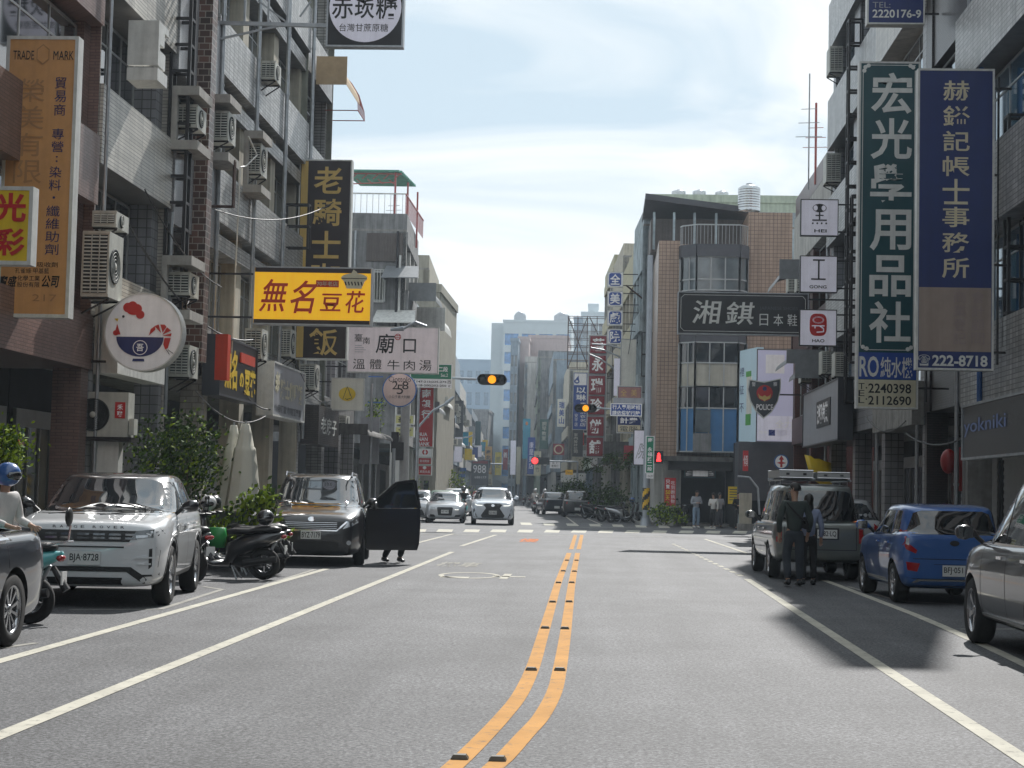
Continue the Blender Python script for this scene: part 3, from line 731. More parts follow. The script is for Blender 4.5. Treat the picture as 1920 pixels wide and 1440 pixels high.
facet_rows(cz(486), cz(463), M_FAS, 'fascia', inset=-.08)
for (a, b, m, n) in ((486, 528, M_GLASSG, 'pane'), (528, 548, M_GLASSG, 'panel'), (548, 560, M_GLASSD, 'pane'), (560, 645, M_FAS, 'panel'), (645, 683, M_GLASSD, 'pane'), (683, 727, M_PAN, 'panel'), (727, 767, M_GLASSD, 'pane'), (767, 848, M_PANB, 'panel')):
    facet_rows(cz(b), cz(a), m, n, inset=.02)
facet_frames(cz(548), cz(486), (cz(528),)); facet_frames(cz(727), cz(645), (cz(683),)); facet_frames(cz(848), cz(727), (cz(767),))
w_ = MB(); w_.box(cx_(1300), cx_(1328), -1.0, -.92, cz(812), cz(770), M_GLASSG); w_.box(cx_(1296), cx_(1330), -1.0, -.925, cz(848), cz(814), M_GREYW); w_.build('window', root)
# railing and shed on the roof
mb = MB()
zr = cz(463)
for (x0, y0), (x1, y1) in zip(pts, pts[1:]):
    d = Vector((x1-x0, y1-y0, 0)); k = max(1, int(d.length/.16))
    for i in range(k): a = Vector((x0, y0, zr))+d*(i/k); mb.sbar(a, (a.x, a.y, zr+.95), .02, M_ALU)
    mb.sbar((x0, y0, zr+.95), (x1, y1, zr+.95), .05, M_ALU)
mb.build('railing', root)
def roofshed():
    r = thing('rooftop_shed', 'brown sheet metal rooftop shed with a sloping grey roof', 'rooftop shed', (X0, YC+4, cz(452)))
    M_SH = mat('brown_corrugated_sheet', (.12, .10, .09), .6, var=.15, streak=.2)
    zz = at(1300, 452, YC).z; f = lambda px, py: at(px, py, YC+4)
    a = f(1220, 450); b = f(1400, 450); h = f(1220, 372).z-a.z
    m_ = MB(); n = 30
    for i in range(n):
        x0 = a.x-X0+(b.x-a.x)*i/n; x1 = a.x-X0+(b.x-a.x)*(i+.5)/n
        m_.box(x0, x1, 0, .1, 0, h*.8, M_SH); m_.box(x1, a.x-X0+(b.x-a.x)*(i+1)/n, .05, .1, 0, h*.8, M_SH)
    m_.box(a.x-X0, b.x-X0, .1, 7, 0, h*.8, M_SH); m_.build('sheet_wall', r)
    p = MB(); A = f(1213, 370); B = f(1402, 396)
    p.add([(A.x-X0-.1, -1.2, A.z-r.location.z), (B.x-X0, -1.2, B.z-r.location.z), (B.x-X0, 7.5, B.z-r.location.z), (A.x-X0-.1, 7.5, A.z-r.location.z)]+
          [(A.x-X0-.1, -1.2, A.z-r.location.z-.3), (B.x-X0, -1.2, B.z-r.location.z-.3), (B.x-X0, 7.5, B.z-r.location.z-.3), (A.x-X0-.1, 7.5, A.z-r.location.z-.3)],
          [(0, 1, 2, 3), (7, 6, 5, 4), (0, 4, 5, 1), (1, 5, 6, 2), (2, 6, 7, 3), (3, 7, 4, 0)], M_FAS); p.build('roof', r)
    c = MB()
    for px in (1225, 1262, 1300, 1340): q = f(px, 450); c.sbar((q.x-X0, -.9, 0), (q.x-X0, -.9, h*.88), .12, M_BLUEW)
    c.build('post', r)
roofshed()
def tank(px0, px1, pt, pb, Y, label):
    a = at(px0, pb, Y); b = at(px1, pt, Y); r = (b.x-a.x)/2; h = b.z-a.z
    o = thing('water_tank', label, 'water tank', ((a.x+b.x)/2, Y, a.z))
    mb = MB(); pr = [(r*.98, 0)]
    for i in range(1, 9): pr += [(r, h*.85*i/9), (r*.975, h*.85*i/9+.02), (r, h*.85*i/9+.04)]
    pr += [(r*.98, h*.87), (r*.7, h*.95), (r*.3, h), (0, h)]
    mb.lathe(pr, mat('stainless_tank', (.55, .57, .58), .18, .95, .05), 24); mb.build('drum', o)
    l = MB(); l.lathe([(r*.28, h*.97), (r*.28, h*1.05), (0, h*1.06)], M_STEEL, 12); l.build('lid', o)
tank(1383, 1426, 347, 396, 84.8, 'large shiny steel water tank on the tan tiled tower')
tank(1259, 1286, 357, 376, 113, 'leftmost small steel water tank on the pale hall roof')
tank(1298, 1324, 357, 376, 113, 'middle small steel water tank on the pale hall roof')
tank(1340, 1366, 359, 378, 113, 'small steel water tank on the pale hall roof nearest the big tank')
# police corner: dark lower building with two lit billboards
PY = 79.0
a = at(1384, 900, PY); b = at(1482, 900, PY)
root = thing('corner_building', 'dark grey two storey building under the corner billboards beside the police shield', 'building', (a.x, PY, 0))
mb = MB(); Wd = b.x-a.x+1.5; h = at(1400, 828, PY).z
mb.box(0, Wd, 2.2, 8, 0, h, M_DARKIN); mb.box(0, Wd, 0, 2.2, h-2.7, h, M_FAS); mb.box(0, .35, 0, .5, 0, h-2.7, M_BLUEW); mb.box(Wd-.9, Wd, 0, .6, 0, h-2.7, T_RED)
mb.box(0, Wd, 8, 9, 0, 11, T_RED)
mb.build('wall', root)
# ------------------------------------------------------------ signs
def sm(name, col, rough=.35, emit=0, var=.08): return mat('sign_'+name, col, rough, var=var, scale=3, emit=emit, streak=.16)
S_WHT = sm('white', (.84, .83, .84), emit=.05); S_CRM = sm('cream', (.62, .58, .42)); S_ORG = sm('faded_orange', (.62, .32, .12)); S_YEL = sm('yellow', (.80, .56, .02), emit=.0)  # white: slight glow added to lift its tone in shade
S_TOFU = sm('amber_lit', (.90, .48, .01), emit=.40); S_RED = sm('red', (.55, .02, .02)); S_NAVY = sm('navy', (.006, .022, .14)); S_BLU = sm('blue', (.02, .07, .34))
S_TEAL = sm('teal', (.004, .062, .075)); S_BLK = sm('black', (.006, .006, .008)); S_BRN = sm('dark_brown', (.022, .011, .012)); S_GLD = sm('gold', (.68, .47, .14))
S_PNK = sm('pale_pink', (.80, .70, .72), emit=.10); S_GRN = sm('road_green', (.0, .20, .10)); S_BEI = sm('faded_beige', (.36, .28, .235)); S_CRED = sm('cake_red', (.26, .02, .035))  # pale pink: glow added so the shaded face reads brighter
S_GRY = sm('grey', (.33, .34, .37)); S_DGRY = sm('dark_grey', (.06, .065, .075)); S_TRED = sm('text_red', (.62, .05, .012)); S_LIL = sm('lilac', (.74, .73, .84), emit=.12); S_OFW = sm('offwhite', (.76, .74, .66))  # lilac: glow added to whiten faces that lie in shade
S_FADE = sm('faded_print', (.42, .22, .09)); S_FADB = sm('faded_lilac_print', (.33, .25, .24)); S_CYN = sm('cyan', (.03, .30, .45)); S_SLV = sm('silver_text', (.72, .73, .70)); S_RBLU = sm('ring_blue', (.03, .12, .36))
S_GOLD2 = sm('pale_gold', (.66, .59, .42)); S_TAUP = sm('taupe', (.55, .46, .43)); S_NBLU = sm('dark_blue_text', (.02, .025, .12))

def draw(root, loc, m, *polys, name='emblem', d=.012):
    for k, P in enumerate(polys):
        mb = MB()
        q = [loc(*p) for p in P]; q = [Vector((v.x, -d-.0012*k, v.z)) for v in q]
        # make it face the camera
        a = sum((q[i].x*q[(i+1) % len(q)].z-q[(i+1) % len(q)].x*q[i].z) for i in range(len(q)))
        if a < 0: q.reverse()
        mb.poly(q, .003, m); mb.build(name, root)
def ell(cx, cy, rx, ry, n=24, a0=0, a1=360): return [(cx+rx*math.cos(R(a0+(a1-a0)*i/n)), cy-ry*math.sin(R(a0+(a1-a0)*i/n))) for i in range(n+(a1-a0 < 360))]
def line(x0, y0, x1, y1, w):
    d = math.hypot(x1-x0, y1-y0); nx, ny = -(y1-y0)/d*w/2, (x1-x0)/d*w/2
    return [(x0+nx, y0+ny), (x1+nx, y1+ny), (x1-nx, y1-ny), (x0-nx, y0-ny)]

sign('shop_sign', 'yellow box sign with red dotted characters at the left edge of the photo', (-62, 350, 60, 495), 24, S_YEL, [('光', -12, 361, 49, 416, S_RED, {'b': .03}), ('彩', -8, 428, 49, 480, S_RED, {'b': .03})], frame=M_WPAINT, mount=XL)
r, loc, s = sign('trade_sign', 'tall faded orange sign with dark blue characters and trade mark lettering', (3, 65, 138, 595), 27, S_ORG,
     [('TRADE', 15, 92, 55, 109, S_BLK), ('MARK', 92, 92, 131, 109, S_BLK), ('榮美有限', 24, 142, 78, 348, S_FADE, {'v': 1}), ('貿易商', 97, 140, 119, 217, S_NBLU, {'v': 1}), ('專營', 95, 238, 118, 286, S_NBLU, {'v': 1}), (':', 104, 292, 108, 303, S_NBLU),
      ('染料', 93, 310, 116, 359, S_NBLU, {'v': 1}), ('纖維助劑', 90, 384, 116, 480, S_NBLU, {'v': 1}), ('紫外線吸收劑', 35, 492, 116, 502, S_BLK), ('孔雀綠·甲基藍', 35, 504, 100, 514, S_BLK),
      ('寶盛', 4, 519, 37, 540, S_BLK, {'b': .02, 's': .15}), ('化學工業', 40, 518, 83, 528, S_BLK), ('股份有限', 40, 530, 83, 540, S_BLK), ('公司', 85, 517, 117, 540, S_BLK, {'b': .02, 's': .15}), ('·', 101, 368, 106, 373, S_NBLU), ('217', 70, 553, 116, 566, S_FADE)],
     frame=M_WPAINT, thick=.24, mount=XL)
draw(r, loc, S_FADE, ell(72, 99, 14, 20, 6, 30, 390)); draw(r, loc, S_ORG, ell(72, 99, 12, 17, 6, 30, 390), d=.016); r_ = MB()
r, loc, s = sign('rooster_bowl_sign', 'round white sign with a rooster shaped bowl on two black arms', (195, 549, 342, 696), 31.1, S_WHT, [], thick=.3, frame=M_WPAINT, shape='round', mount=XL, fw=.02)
draw(r, loc, S_RED, ell(238, 577, 9, 9), ell(247, 574, 9, 9), ell(255, 579, 10, 9), ell(262, 590, 8, 8), ell(250, 583, 14, 8), [(219, 608), (226, 628), (214, 629)], ell(217, 625, 5.5, 5),
     [(280, 629), (283, 617), (291, 611), (292, 618)], [(290, 611), (298, 608), (303, 624)], [(301, 608), (309, 608), (313, 612), (306, 623)], [(314, 613), (322, 619), (306, 627)], [(306, 629), (323, 624), (322, 630)], [(310, 633), (322, 633), (317, 652), (312, 655), (308, 645)], name='emblem')
draw(r, loc, S_NAVY, [(218, 632), (308, 632)]+ell(263, 632, 45, 37, 18, 0, -180)[1:-1], [(251, 673), (272, 673), (273, 678), (250, 678)], name='emblem')
draw(r, loc, S_BLK, ell(230, 594, 2.5, 2.5, 12), line(314, 655, 320, 664, 1), line(317, 655, 327, 662, 1))
draw(r, loc, S_YEL, [(213, 598), (221, 598), (219, 604)])
draw(r, loc, S_WHT, *[ell(256+8, 652, 14, 14, 20)], d=.014); draw(r, loc, S_NAVY, ell(264, 652, 12.5, 12.5, 20), d=.017)
mb = MB(); a = loc(257, 659); b = loc(271, 645); lay_text(mb, '吾', Vector((a.x, -.021, a.z)), UX, VZ, b.x-a.x, b.z-a.z, S_WHT, .02); mb.build('lettering', r)

r, loc, s = sign('tofu_pudding_sign', 'bright yellow lit sign with red brush characters and a bowl drawing', (474, 501, 697, 609), 39.6, S_TOFU, [], thick=.3, frame=M_STEEL, mount=XL, fw=.02,
     panels=[(476, 502, 695, 511, S_BRN), (476, 600, 695, 608, S_BRN), (592, 525, 635, 538, S_TRED)])
mb = MB()
for t, x0, y0, x1, y1, sl in (('無', 486, 524, 534, 586, .18), ('名', 541, 526, 586, 588, .2), ('豆', 602, 550, 641, 583, .1), ('花', 648, 544, 684, 586, .1)):
    a = loc(x0, y1); b = loc(x1, y0); lay_text(mb, t, Vector((a.x-.02, -.011, a.z)), UX, VZ, b.x-a.x, b.z-a.z, S_TRED, .012, sl)
mb.build('lettering', r)
mb = MB(); a = loc(594, 536); b = loc(633, 527); lay_text(mb, '70年老店', Vector((a.x, -.013, a.z)), UX, VZ, b.x-a.x, b.z-a.z, S_CRM, .0); mb.build('lettering', r)
draw(r, loc, S_CRM, ell(664, 520, 25, 9), [(643, 524), (685, 524), (678, 540), (650, 540)], [(656, 516), (662, 504), (668, 508), (673, 517)]); draw(r, loc, S_BRN, *[line(647+i*6, 527, 649+i*6, 534, 2.4) for i in range(6)], line(640, 521, 688, 521, 1), d=.016)

sign('curry_rice_sign', 'tall dark brown sign with big gold characters beside a gold strip', (557, 298, 655, 674), 52.8, S_BRN, [('老騎士咖哩飯', 584, 306, 638, 672, S_GLD, {'v': 1, 'b': .018, 'gap': .16})], thick=.35, frame=M_WPAINT,
     panels=[(560, 301, 573, 671, S_GLD)], mount=XL, fw=.03)
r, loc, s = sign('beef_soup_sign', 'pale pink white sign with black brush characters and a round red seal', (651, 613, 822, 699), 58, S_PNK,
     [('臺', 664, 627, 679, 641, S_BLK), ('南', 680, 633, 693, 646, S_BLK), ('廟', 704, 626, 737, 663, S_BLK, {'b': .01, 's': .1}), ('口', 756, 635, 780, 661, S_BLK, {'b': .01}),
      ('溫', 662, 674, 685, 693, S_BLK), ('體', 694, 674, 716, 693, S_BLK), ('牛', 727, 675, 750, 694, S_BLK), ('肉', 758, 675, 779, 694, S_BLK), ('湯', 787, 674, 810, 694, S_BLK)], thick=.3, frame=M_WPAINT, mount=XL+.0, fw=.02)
draw(r, loc, S_RED, ell(745.5, 631.5, 6, 6)); draw(r, loc, S_PNK, ell(745.5, 631.5, 4.6, 4.6), line(740, 629, 751, 629, .01), d=.015); draw(r, loc, S_RED, line(741, 629, 750, 629, 1), line(741, 633, 750, 633, 1), line(744, 627, 744, 636, 1), line(748, 627, 748, 636, 1), d=.018)
draw(r, loc, S_GRY, *[line(665, 649+i*4, 678+i*4 % 9, 649+i*4, .9) for i in range(4)])
r, loc, s = sign('lamp_sign', 'small square cream sign with a yellow oval and a thin letter A', (621, 709, 682, 769), 56, S_OFW, [], frame=M_WPAINT, mount=XL, thick=.16, fw=.015)
draw(r, loc, S_YEL, ell(651, 739, 16, 13)); draw(r, loc, S_BLK, line(651, 725, 643, 749, .9), line(651, 725, 660, 746, .9), line(654, 730, 657, 742, .7), line(650, 749, 660, 746, .9), line(647, 747, 653, 750, .8), d=.018)
r, loc, s = sign('noodle_sign', 'round taupe sign with a blue ring reading Ciottolo 258', (717, 699, 781, 763), 60, S_TAUP, [('Ciottolo', 728, 706, 770, 716, S_BLK), ('2', 735, 715, 746, 730, S_BLK), ('5', 744, 721, 756, 739, S_BLK), ('8', 754, 715, 766, 730, S_BLK), ('小公子義大利麵', 729, 741, 769, 747, S_DGRY)],
     frame=S_RBLU, shape='round', thick=.14, fw=.03, mount=at(690, 720, 60).x, cap=S_RBLU)
r, loc, s = sign('sugar_sign', 'dark square sign with a white disc and black brush characters at the top edge', (613, -54, 757, 88), 40.4, S_BLK, [], thick=.25, frame=M_STEEL, fw=.03)
draw(r, loc, S_LIL, ell(685, 14, 68, 66, 48), d=.005)
mb = MB()
for t, x0, y0, x1, y1, k in (('赤', 622, -8, 662, 36, .01), ('崁', 665, -10, 702, 35, .01), ('糖', 705, -8, 745, 36, .01), ('台灣甘蔗原糖', 637, 45, 729, 60, 0)):
    a = loc(x0, y1); b = loc(x1, y0); lay_text(mb, t, Vector((a.x, -.012, a.z)), UX, VZ, b.x-a.x, b.z-a.z, S_BLK, k)
mb.build('lettering', r)
g = MB(); a = loc(613, 47); b = loc(370, 42); g.sbar((a.x, .12, a.z), (b.x, .12, b.z), .09, M_STEEL); c = loc(372, 82); d_ = loc(520, 48); g.sbar((c.x, .12, c.z), (d_.x, .12, d_.z), .05, M_STEEL)
for x in (455, 500, 537): a = loc(x, 47); g.sbar((a.x, .12, a.z), (a.x, .12, a.z+1.3), .05, M_STEEL)
a = loc(480, 0); b = loc(537, 42); g.sbar((a.x, .12, a.z), (b.x, .12, b.z), .04, M_STEEL); a = loc(580, 0); b = loc(560, 30); g.sbar((a.x, .12, a.z), (b.x, .12, b.z), .04, M_STEEL)
g.build('bracket', r)

# right side of the near street
r, loc, s = sign('accountant_sign', 'tall navy blue sign with pale gold characters above a faded beige field', (1721, 126, 1862, 694), 34, S_NAVY,
     [('赫鎰記帳士事務所', 1767, 143, 1817, 527, S_GOLD2, {'v': 1, 'b': .012, 'gap': .2}), ('會計顧問', 1822, 545, 1846, 648, S_FADB, {'v': 1}), ('商業登記', 1788, 545, 1812, 648, S_FADB, {'v': 1, 'd': .012}), ('222-8718', 1750, 667, 1852, 688, S_SLV, {'b': .03}), ('☎', 1724, 667, 1746, 688, S_SLV)],
     frame=M_WPAINT, panels=[(1725, 540, 1858, 660, S_BEI)], thick=.22, mount=XR, fw=.03)
r, loc, s = sign('stationery_sign', 'tall teal green sign with large white characters over a blue strip and telephone numbers', (1610, 112, 1722, 766), 40, S_TEAL,
     [('宏光學用品社', 1631, 128, 1708, 648, S_SLV, {'v': 1, 'b': .02, 'gap': .1}), ('RO', 1614, 669, 1650, 708, S_SLV, {'b': .02}), ('純水機', 1653, 670, 1712, 709, S_SLV, {'b': .015}), ('2240398', 1631, 720, 1710, 738, S_BLK, {'b': .015}), ('2112690', 1631, 743, 1710, 760, S_BLK, {'b': .015}),
      ('TEL', 1613, 719, 1624, 758, S_BLK, {'v': 1}), ('·', 1626, 727, 1629, 730, S_BLK), ('·', 1626, 748, 1629, 751, S_BLK)],
     frame=M_WPAINT, panels=[(1612, 662, 1719, 712, S_BLU), (1612, 713, 1719, 764, S_CRM)], thick=.3, mount=XR, fw=.03)
draw(r, loc, S_SLV, line(1622, 118, 1714, 118, 1.3), line(1616, 128, 1616, 650, 1.3), line(1713, 128, 1713, 650, 1.3), line(1622, 657, 1708, 657, 1.3), *[ell(cx, cy, 4, 4, 10) for cx, cy in ((1620, 122), (1626, 119), (1618, 129), (1709, 122), (1704, 119), (1620, 652), (1627, 655), (1709, 652), (1703, 655))], name='border')
sign('telephone_sign', 'blue sign with a telephone number hanging at the top edge above the teal sign', (1628, -140, 1733, 46), 41.5, S_NAVY, [('TEL:', 1637, 5, 1670, 16, S_GRY), ('2220176-9', 1637, 19, 1727, 35, S_SLV, {'b': .02})], frame=M_WPAINT, thick=.3, mount=XR, fw=.025)
sq = [('round_frame_sign', (1502, 374, 1571, 442), 'white square sign with a black figure above the word HEI, topmost of three', 'HEI', (1527, 430, 1550, 436)),
      ('round_frame_sign', (1501, 480, 1569, 548), 'white square sign with a black I-beam shape above the word GONG', 'GONG', (1518, 535, 1550, 541)),
      ('round_frame_sign', (1500, 581, 1568, 648), 'white square sign with a red oval emblem above the word HAO', 'HAO', (1523, 636, 1546, 642))]
g = 'three white square signs on one pole'
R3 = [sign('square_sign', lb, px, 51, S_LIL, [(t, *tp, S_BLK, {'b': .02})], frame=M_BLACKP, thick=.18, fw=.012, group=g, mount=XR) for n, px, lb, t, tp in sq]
r, loc, s = R3[0]
draw(r, loc, S_BLK, ell(1536.5, 390, 13, 8)); draw(r, loc, S_LIL, ell(1529, 390, 4, 5), ell(1544, 390, 4, 5), d=.016)
draw(r, loc, S_BLK, line(1536.5, 382, 1536.5, 413, 2.6), line(1529, 404, 1544, 404, 2.2), line(1523, 413, 1550, 413, 2.6), *[ell(1524+8.3*i, 419, 1.7, 1.7, 10) for i in range(4)], d=.018)
r, loc, s = R3[1]; draw(r, loc, S_BLK, line(1524, 487.5, 1546, 487.5, 2.8), line(1535, 488, 1535, 523, 3), line(1521, 523.5, 1548, 523.5, 2.8))
r, loc, s = R3[2]; draw(r, loc, S_RED, [(1534+16*math.copysign(abs(math.cos(R(a)))**.6, math.cos(R(a))), 609+21*math.copysign(abs(math.sin(R(a)))**.6, math.sin(R(a)))) for a in range(0, 360, 12)])
draw(r, loc, S_LIL, ell(1534, 600, 11, 7)); draw(r, loc, S_RED, ell(1534, 600, 8, 4.4), d=.016); draw(r, loc, S_LIL, line(1522, 611, 1546, 611, 2), line(1536, 611, 1544, 616, 2), line(1544, 616, 1544, 622, 2), line(1531, 623, 1544, 622, 2), line(1528, 612, 1528, 616, 2), d=.018)
r, loc, s = sign('shoe_shop_sign', 'long black sign with silver brush characters and small Japanese shoes lettering', (1272, 549, 1514, 627), 53, S_BLK,
     [('湘', 1297, 564, 1348, 608, S_SLV, {'b': .01, 's': .12}), ('錤', 1359, 566, 1411, 609, S_SLV, {'b': .01, 's': .12}), ('JAPANESE SHOES', 1424, 574, 1495, 582, S_DGRY), ('日', 1424, 588, 1440, 610, S_SLV), ('本', 1450, 588, 1468, 610, S_SLV), ('鞋', 1476, 588, 1494, 610, S_SLV)], frame=M_STEEL, thick=.3, fw=.012, mount=XR)
draw(r, loc, S_SLV, line(1283, 554, 1504, 554, .9), line(1283, 622, 1504, 622, .9), line(1277, 560, 1277, 616, .9), line(1509, 560, 1509, 616, .9), line(1277, 560, 1283, 554, .9), line(1504, 554, 1509, 560, .9), line(1277, 616, 1283, 622, .9), line(1504, 622, 1509, 616, .9), name='border')
# police shield
root = thing('police_shield_sign', 'grey shield shaped sign reading POLICE with a red and gold emblem', 'police sign', at(1432, 785, 70))
s_ = 70/F
def sh(x, y): return Vector(((x-1432)*s_, 0, (785-y)*s_))
def shl(x, y): return sh(x, y)
P = [(1432, 785), (1417, 771), (1406, 752), (1401, 730), (1404, 712), (1432, 716), (1463, 709), (1463, 730), (1458, 752), (1447, 772)]
q = [sh(*p) for p in P][::-1]
if (q[1]-q[0]).cross(q[2]-q[0]).y > 0: q.reverse()
mb = MB(); mb.poly(q, .18, S_SLV); mb.build('panel', root)
c_ = (1432, 745)
draw(root, shl, S_DGRY, [((x-c_[0])*.93+c_[0], (y-c_[1])*.93+c_[1]) for x, y in P], name='panel_field', d=.01)
draw(root, shl, S_RED, ell(1433, 737, 15, 15)); draw(root, shl, S_GLD, [(1421, 738), (1424, 742), (1429, 744), (1433, 741), (1437, 744), (1442, 742), (1445, 738), (1443, 747), (1436, 750), (1433, 753), (1430, 750), (1423, 747)], d=.02); draw(root, shl, S_NAVY, ell(1433, 729, 4, 4), d=.02)
mb = MB(); lay_text(mb, 'POLICE', sh(1418, 769)+Vector((0, -.02, 0)), UX, VZ, 31*s_, 11*s_, S_WHT, .02); lay_text(mb, '警', sh(1409, 725)+Vector((0, -.02, 0)), UX, VZ, 7*s_, 8*s_, S_WHT); lay_text(mb, '察', sh(1449, 724)+Vector((0, -.02, 0)), UX, VZ, 7*s_, 8*s_, S_WHT); mb.build('lettering', root)
mb = MB(); mb.sbar((.5, .1, 1), (XR-root.location.x, .1, 1), .06, M_DARK); mb.build('bracket', root)
# one way style round sign on a post
r, loc, s = sign('round_road_sign', 'round white road sign with blue rim and a red arrow pointing up', (1451, 851, 1479, 881), 62, S_RBLU, [], thick=.03, shape='round', cat='road sign')
draw(r, loc, S_WHT, ell(1465, 866, 11.5, 12), d=.006); draw(r, loc, S_RED, [(1465, 854), (1470, 862), (1467, 862), (1467, 866), (1474, 868), (1467, 870), (1467, 876), (1463, 876), (1463, 870), (1456, 868), (1463, 866), (1463, 862), (1460, 862)], d=.012)
g_ = MB(); g_.bar((0, .05, .3), (0, .05, -r.location.z), .035, M_STEEL, 8); g_.build('post', r)
# big lit billboards on the corner
M_LED = mat('lit_screen_lilac', (.55, .55, .72), .3, var=.08, scale=.5, emit=.12)
M_LED2 = mat('lit_screen_pale_blue', (.42, .55, .62), .3, var=.1, scale=.5, emit=.12)
r, loc, s = sign('screen_billboard', 'large pale lilac lit screen above the dark corner building', (1419, 655, 1488, 829), 78.2, M_LED, [('全力', 1454, 788, 1486, 803, S_WHT, {'b': .01}), ('搜尋', 1424, 808, 1440, 814, S_WHT)], thick=.35, frame=M_FAS, panels=[(1421, 780, 1486, 826, S_LIL), (1435, 665, 1470, 700, S_WHT), (1442, 806, 1454, 817, S_BLU), (1457, 806, 1476, 817, S_WHT)], fw=.03, cat='billboard')
a = at(1385, 830, 80.5); b = at(1418, 829, 78.2); yaw = math.atan2(b.y-a.y, b.x-a.x); W = (b-a).length; H = at(1385, 658, 80.5).z-a.z
root = thing('side_billboard', 'narrow angled billboard with green patch and dark brush characters left of the lilac screen', 'billboard', a, yaw)
mb = MB(); mb.box(0, W, 0, .3, 0, H, M_LED2); mb.build('panel', root)
mb = MB(); vtext(mb, '裡征不', Vector((.05, -.01, 1.2)), UX, VZ, .6, H-1.8, S_NAVY, 0, .5); mb.build('lettering', root)
mb = MB(); M_G = sm('leaf_green', (.10, .38, .08)); mb.box(.9, 1.6, -.008, 0, H*.18, H*.3, M_G); mb.box(1.0, 1.7, -.008, 0, H*.3, H*.7, S_OFW); mb.box(.9, 1.6, -.008, 0, H*.7, H*.76, M_G); mb.build('panel_field', root)

# signs beyond the crossing
def blk(px, Y, base, label, texts=(), frame=M_WPAINT, group=None, mount=None, **k): return sign('shop_sign', label, px, Y, base, texts, frame=frame, thick=k.pop('thick', .3), group=group, mount=mount, fw=k.pop('fw', .03), **k)
fx = lambda x0, Y: far_x(x0, Y)
for i, (c, y0, y1) in enumerate((('全', 510, 538), ('美', 546, 574), ('戲', 582, 610), ('院', 617, 645))):
    n = ['topmost', 'second from the top', 'third from the top', 'lowest'][i]
    r, loc, s = blk((1139-i*.3, y0, 1168-i*.3, y1), 95, S_WHT, 'blue and white square theatre letter, %s of four' % n, [(c, 1144-i*.3, y0+4, 1163-i*.3, y1-4, S_WHT, {'b': .02, 'd': .02})], group='four theatre letter signs', mount=fx(2.4, 95))
    draw(r, loc, S_BLU, [(1142, y0+5), (1145, y0+2), (1162, y0+2), (1165, y0+5), (1165, y1-5), (1162, y1-2), (1145, y1-2), (1142, y1-5)], name='panel_field', d=.008)
r, loc, s = blk((1102, 628, 1137, 858), 107, S_GRY, 'tall grey sign tower with six red panels reading a cake shop name', [], mount=fx(2.4, 107))
for i, (c, y0, y1) in enumerate((('舊', 630, 662), ('永', 667, 700), ('瑞', 705, 740), ('珍', 743, 777), ('餅', 782, 817), ('舖', 821, 855))):
    x0 = 1105-i*.6
    mb = MB(); p0 = loc(x0, y1); p1 = loc(x0+30, y0); mb.box(p0.x, p1.x, -.08, .0, p0.z, p1.z, S_CRED); mb.build('panel', r)
    mb = MB(); p0 = loc(x0+4, y1-4); p1 = loc(x0+26, y0+4); lay_text(mb, c, Vector((p0.x, -.09, p0.z)), UX, VZ, p1.x-p0.x, p1.z-p0.z, S_WHT, .03); mb.build('lettering', r)
r, loc, s = blk((1074, 698, 1101, 806), 124, S_BLU, 'tall blue sign with white characters and a blue drop on a white head', [('以琳', 1080, 725, 1099, 752, S_WHT, {'v': 1, 'b': .02}), ('專業洗衣名店', 1088, 754, 1099, 800, S_WHT, {'v': 1, 'b': .01}), ('安平店', 1078, 775, 1084, 800, S_WHT, {'v': 1})],
     panels=[(1076, 700, 1099, 722, S_WHT)], mount=fx(2.4, 124))
draw(r, loc, S_BLU, ell(1081, 715, 5, 4.5), [(1077, 713), (1084, 704), (1085, 713)], d=.02); draw(r, loc, S_WHT, ell(1081, 715, 2.5, 2, 12), d=.026)
blk((1157, 724, 1203, 812), 88.5, S_NAVY, 'small faded pink and navy theatre signboard behind the blue road sign', [('全', 1163, 730, 1175, 743, S_GLD), ('美', 1182, 730, 1194, 743, S_GLD), ('計費', 1163, 783, 1196, 794, S_WHT, {'b': .02}), ('電腦', 1163, 799, 1196, 809, S_DGRY)], panels=[(1159, 726, 1201, 747, sm('faded_pink', (.40, .20, .18))), (1159, 797, 1201, 810, S_GOLD2)], mount=fx(2.4, 88.5))
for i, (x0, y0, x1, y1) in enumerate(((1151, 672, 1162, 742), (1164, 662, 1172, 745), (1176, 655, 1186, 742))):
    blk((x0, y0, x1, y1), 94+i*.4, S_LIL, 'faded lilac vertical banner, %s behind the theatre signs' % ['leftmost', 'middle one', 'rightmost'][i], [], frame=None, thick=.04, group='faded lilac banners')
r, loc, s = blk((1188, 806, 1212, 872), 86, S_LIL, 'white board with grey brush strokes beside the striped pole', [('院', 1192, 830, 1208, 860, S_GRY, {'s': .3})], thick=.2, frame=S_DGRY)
blk((1283, 875, 1342, 896), 82.7, S_TEAL, 'dark green hot pot shop sign with white rays over the doorway', [('大井鍋', 1300, 881, 1326, 893, S_BLK, {'b': .02, 'd': .03})], frame=None, thick=.1)
r, loc, s = blk((1285, 877, 1340, 894), 82.6, S_DGRY, 'band of white sun rays on the hot pot shop sign', [], frame=None, thick=.05)
draw(r, loc, S_WHT, *[[(1312+13*math.cos(R(a)), 889-9*math.sin(R(a))), (1312+26*math.cos(R(a)), 889-10*math.sin(R(a))), (1312+26*math.cos(R(a+9)), 889-10*math.sin(R(a+9)))] for a in range(-10, 190, 18)], [(1299, 880), (1327, 880), (1327, 893), (1299, 893)], d=.015)
mb = MB(); p0 = loc(1301, 892); p1 = loc(1325, 882); lay_text(mb, '大井鍋', Vector((p0.x, -.022, p0.z)), UX, VZ, p1.x-p0.x, p1.z-p0.z, S_BLK, .02); mb.build('lettering', r)
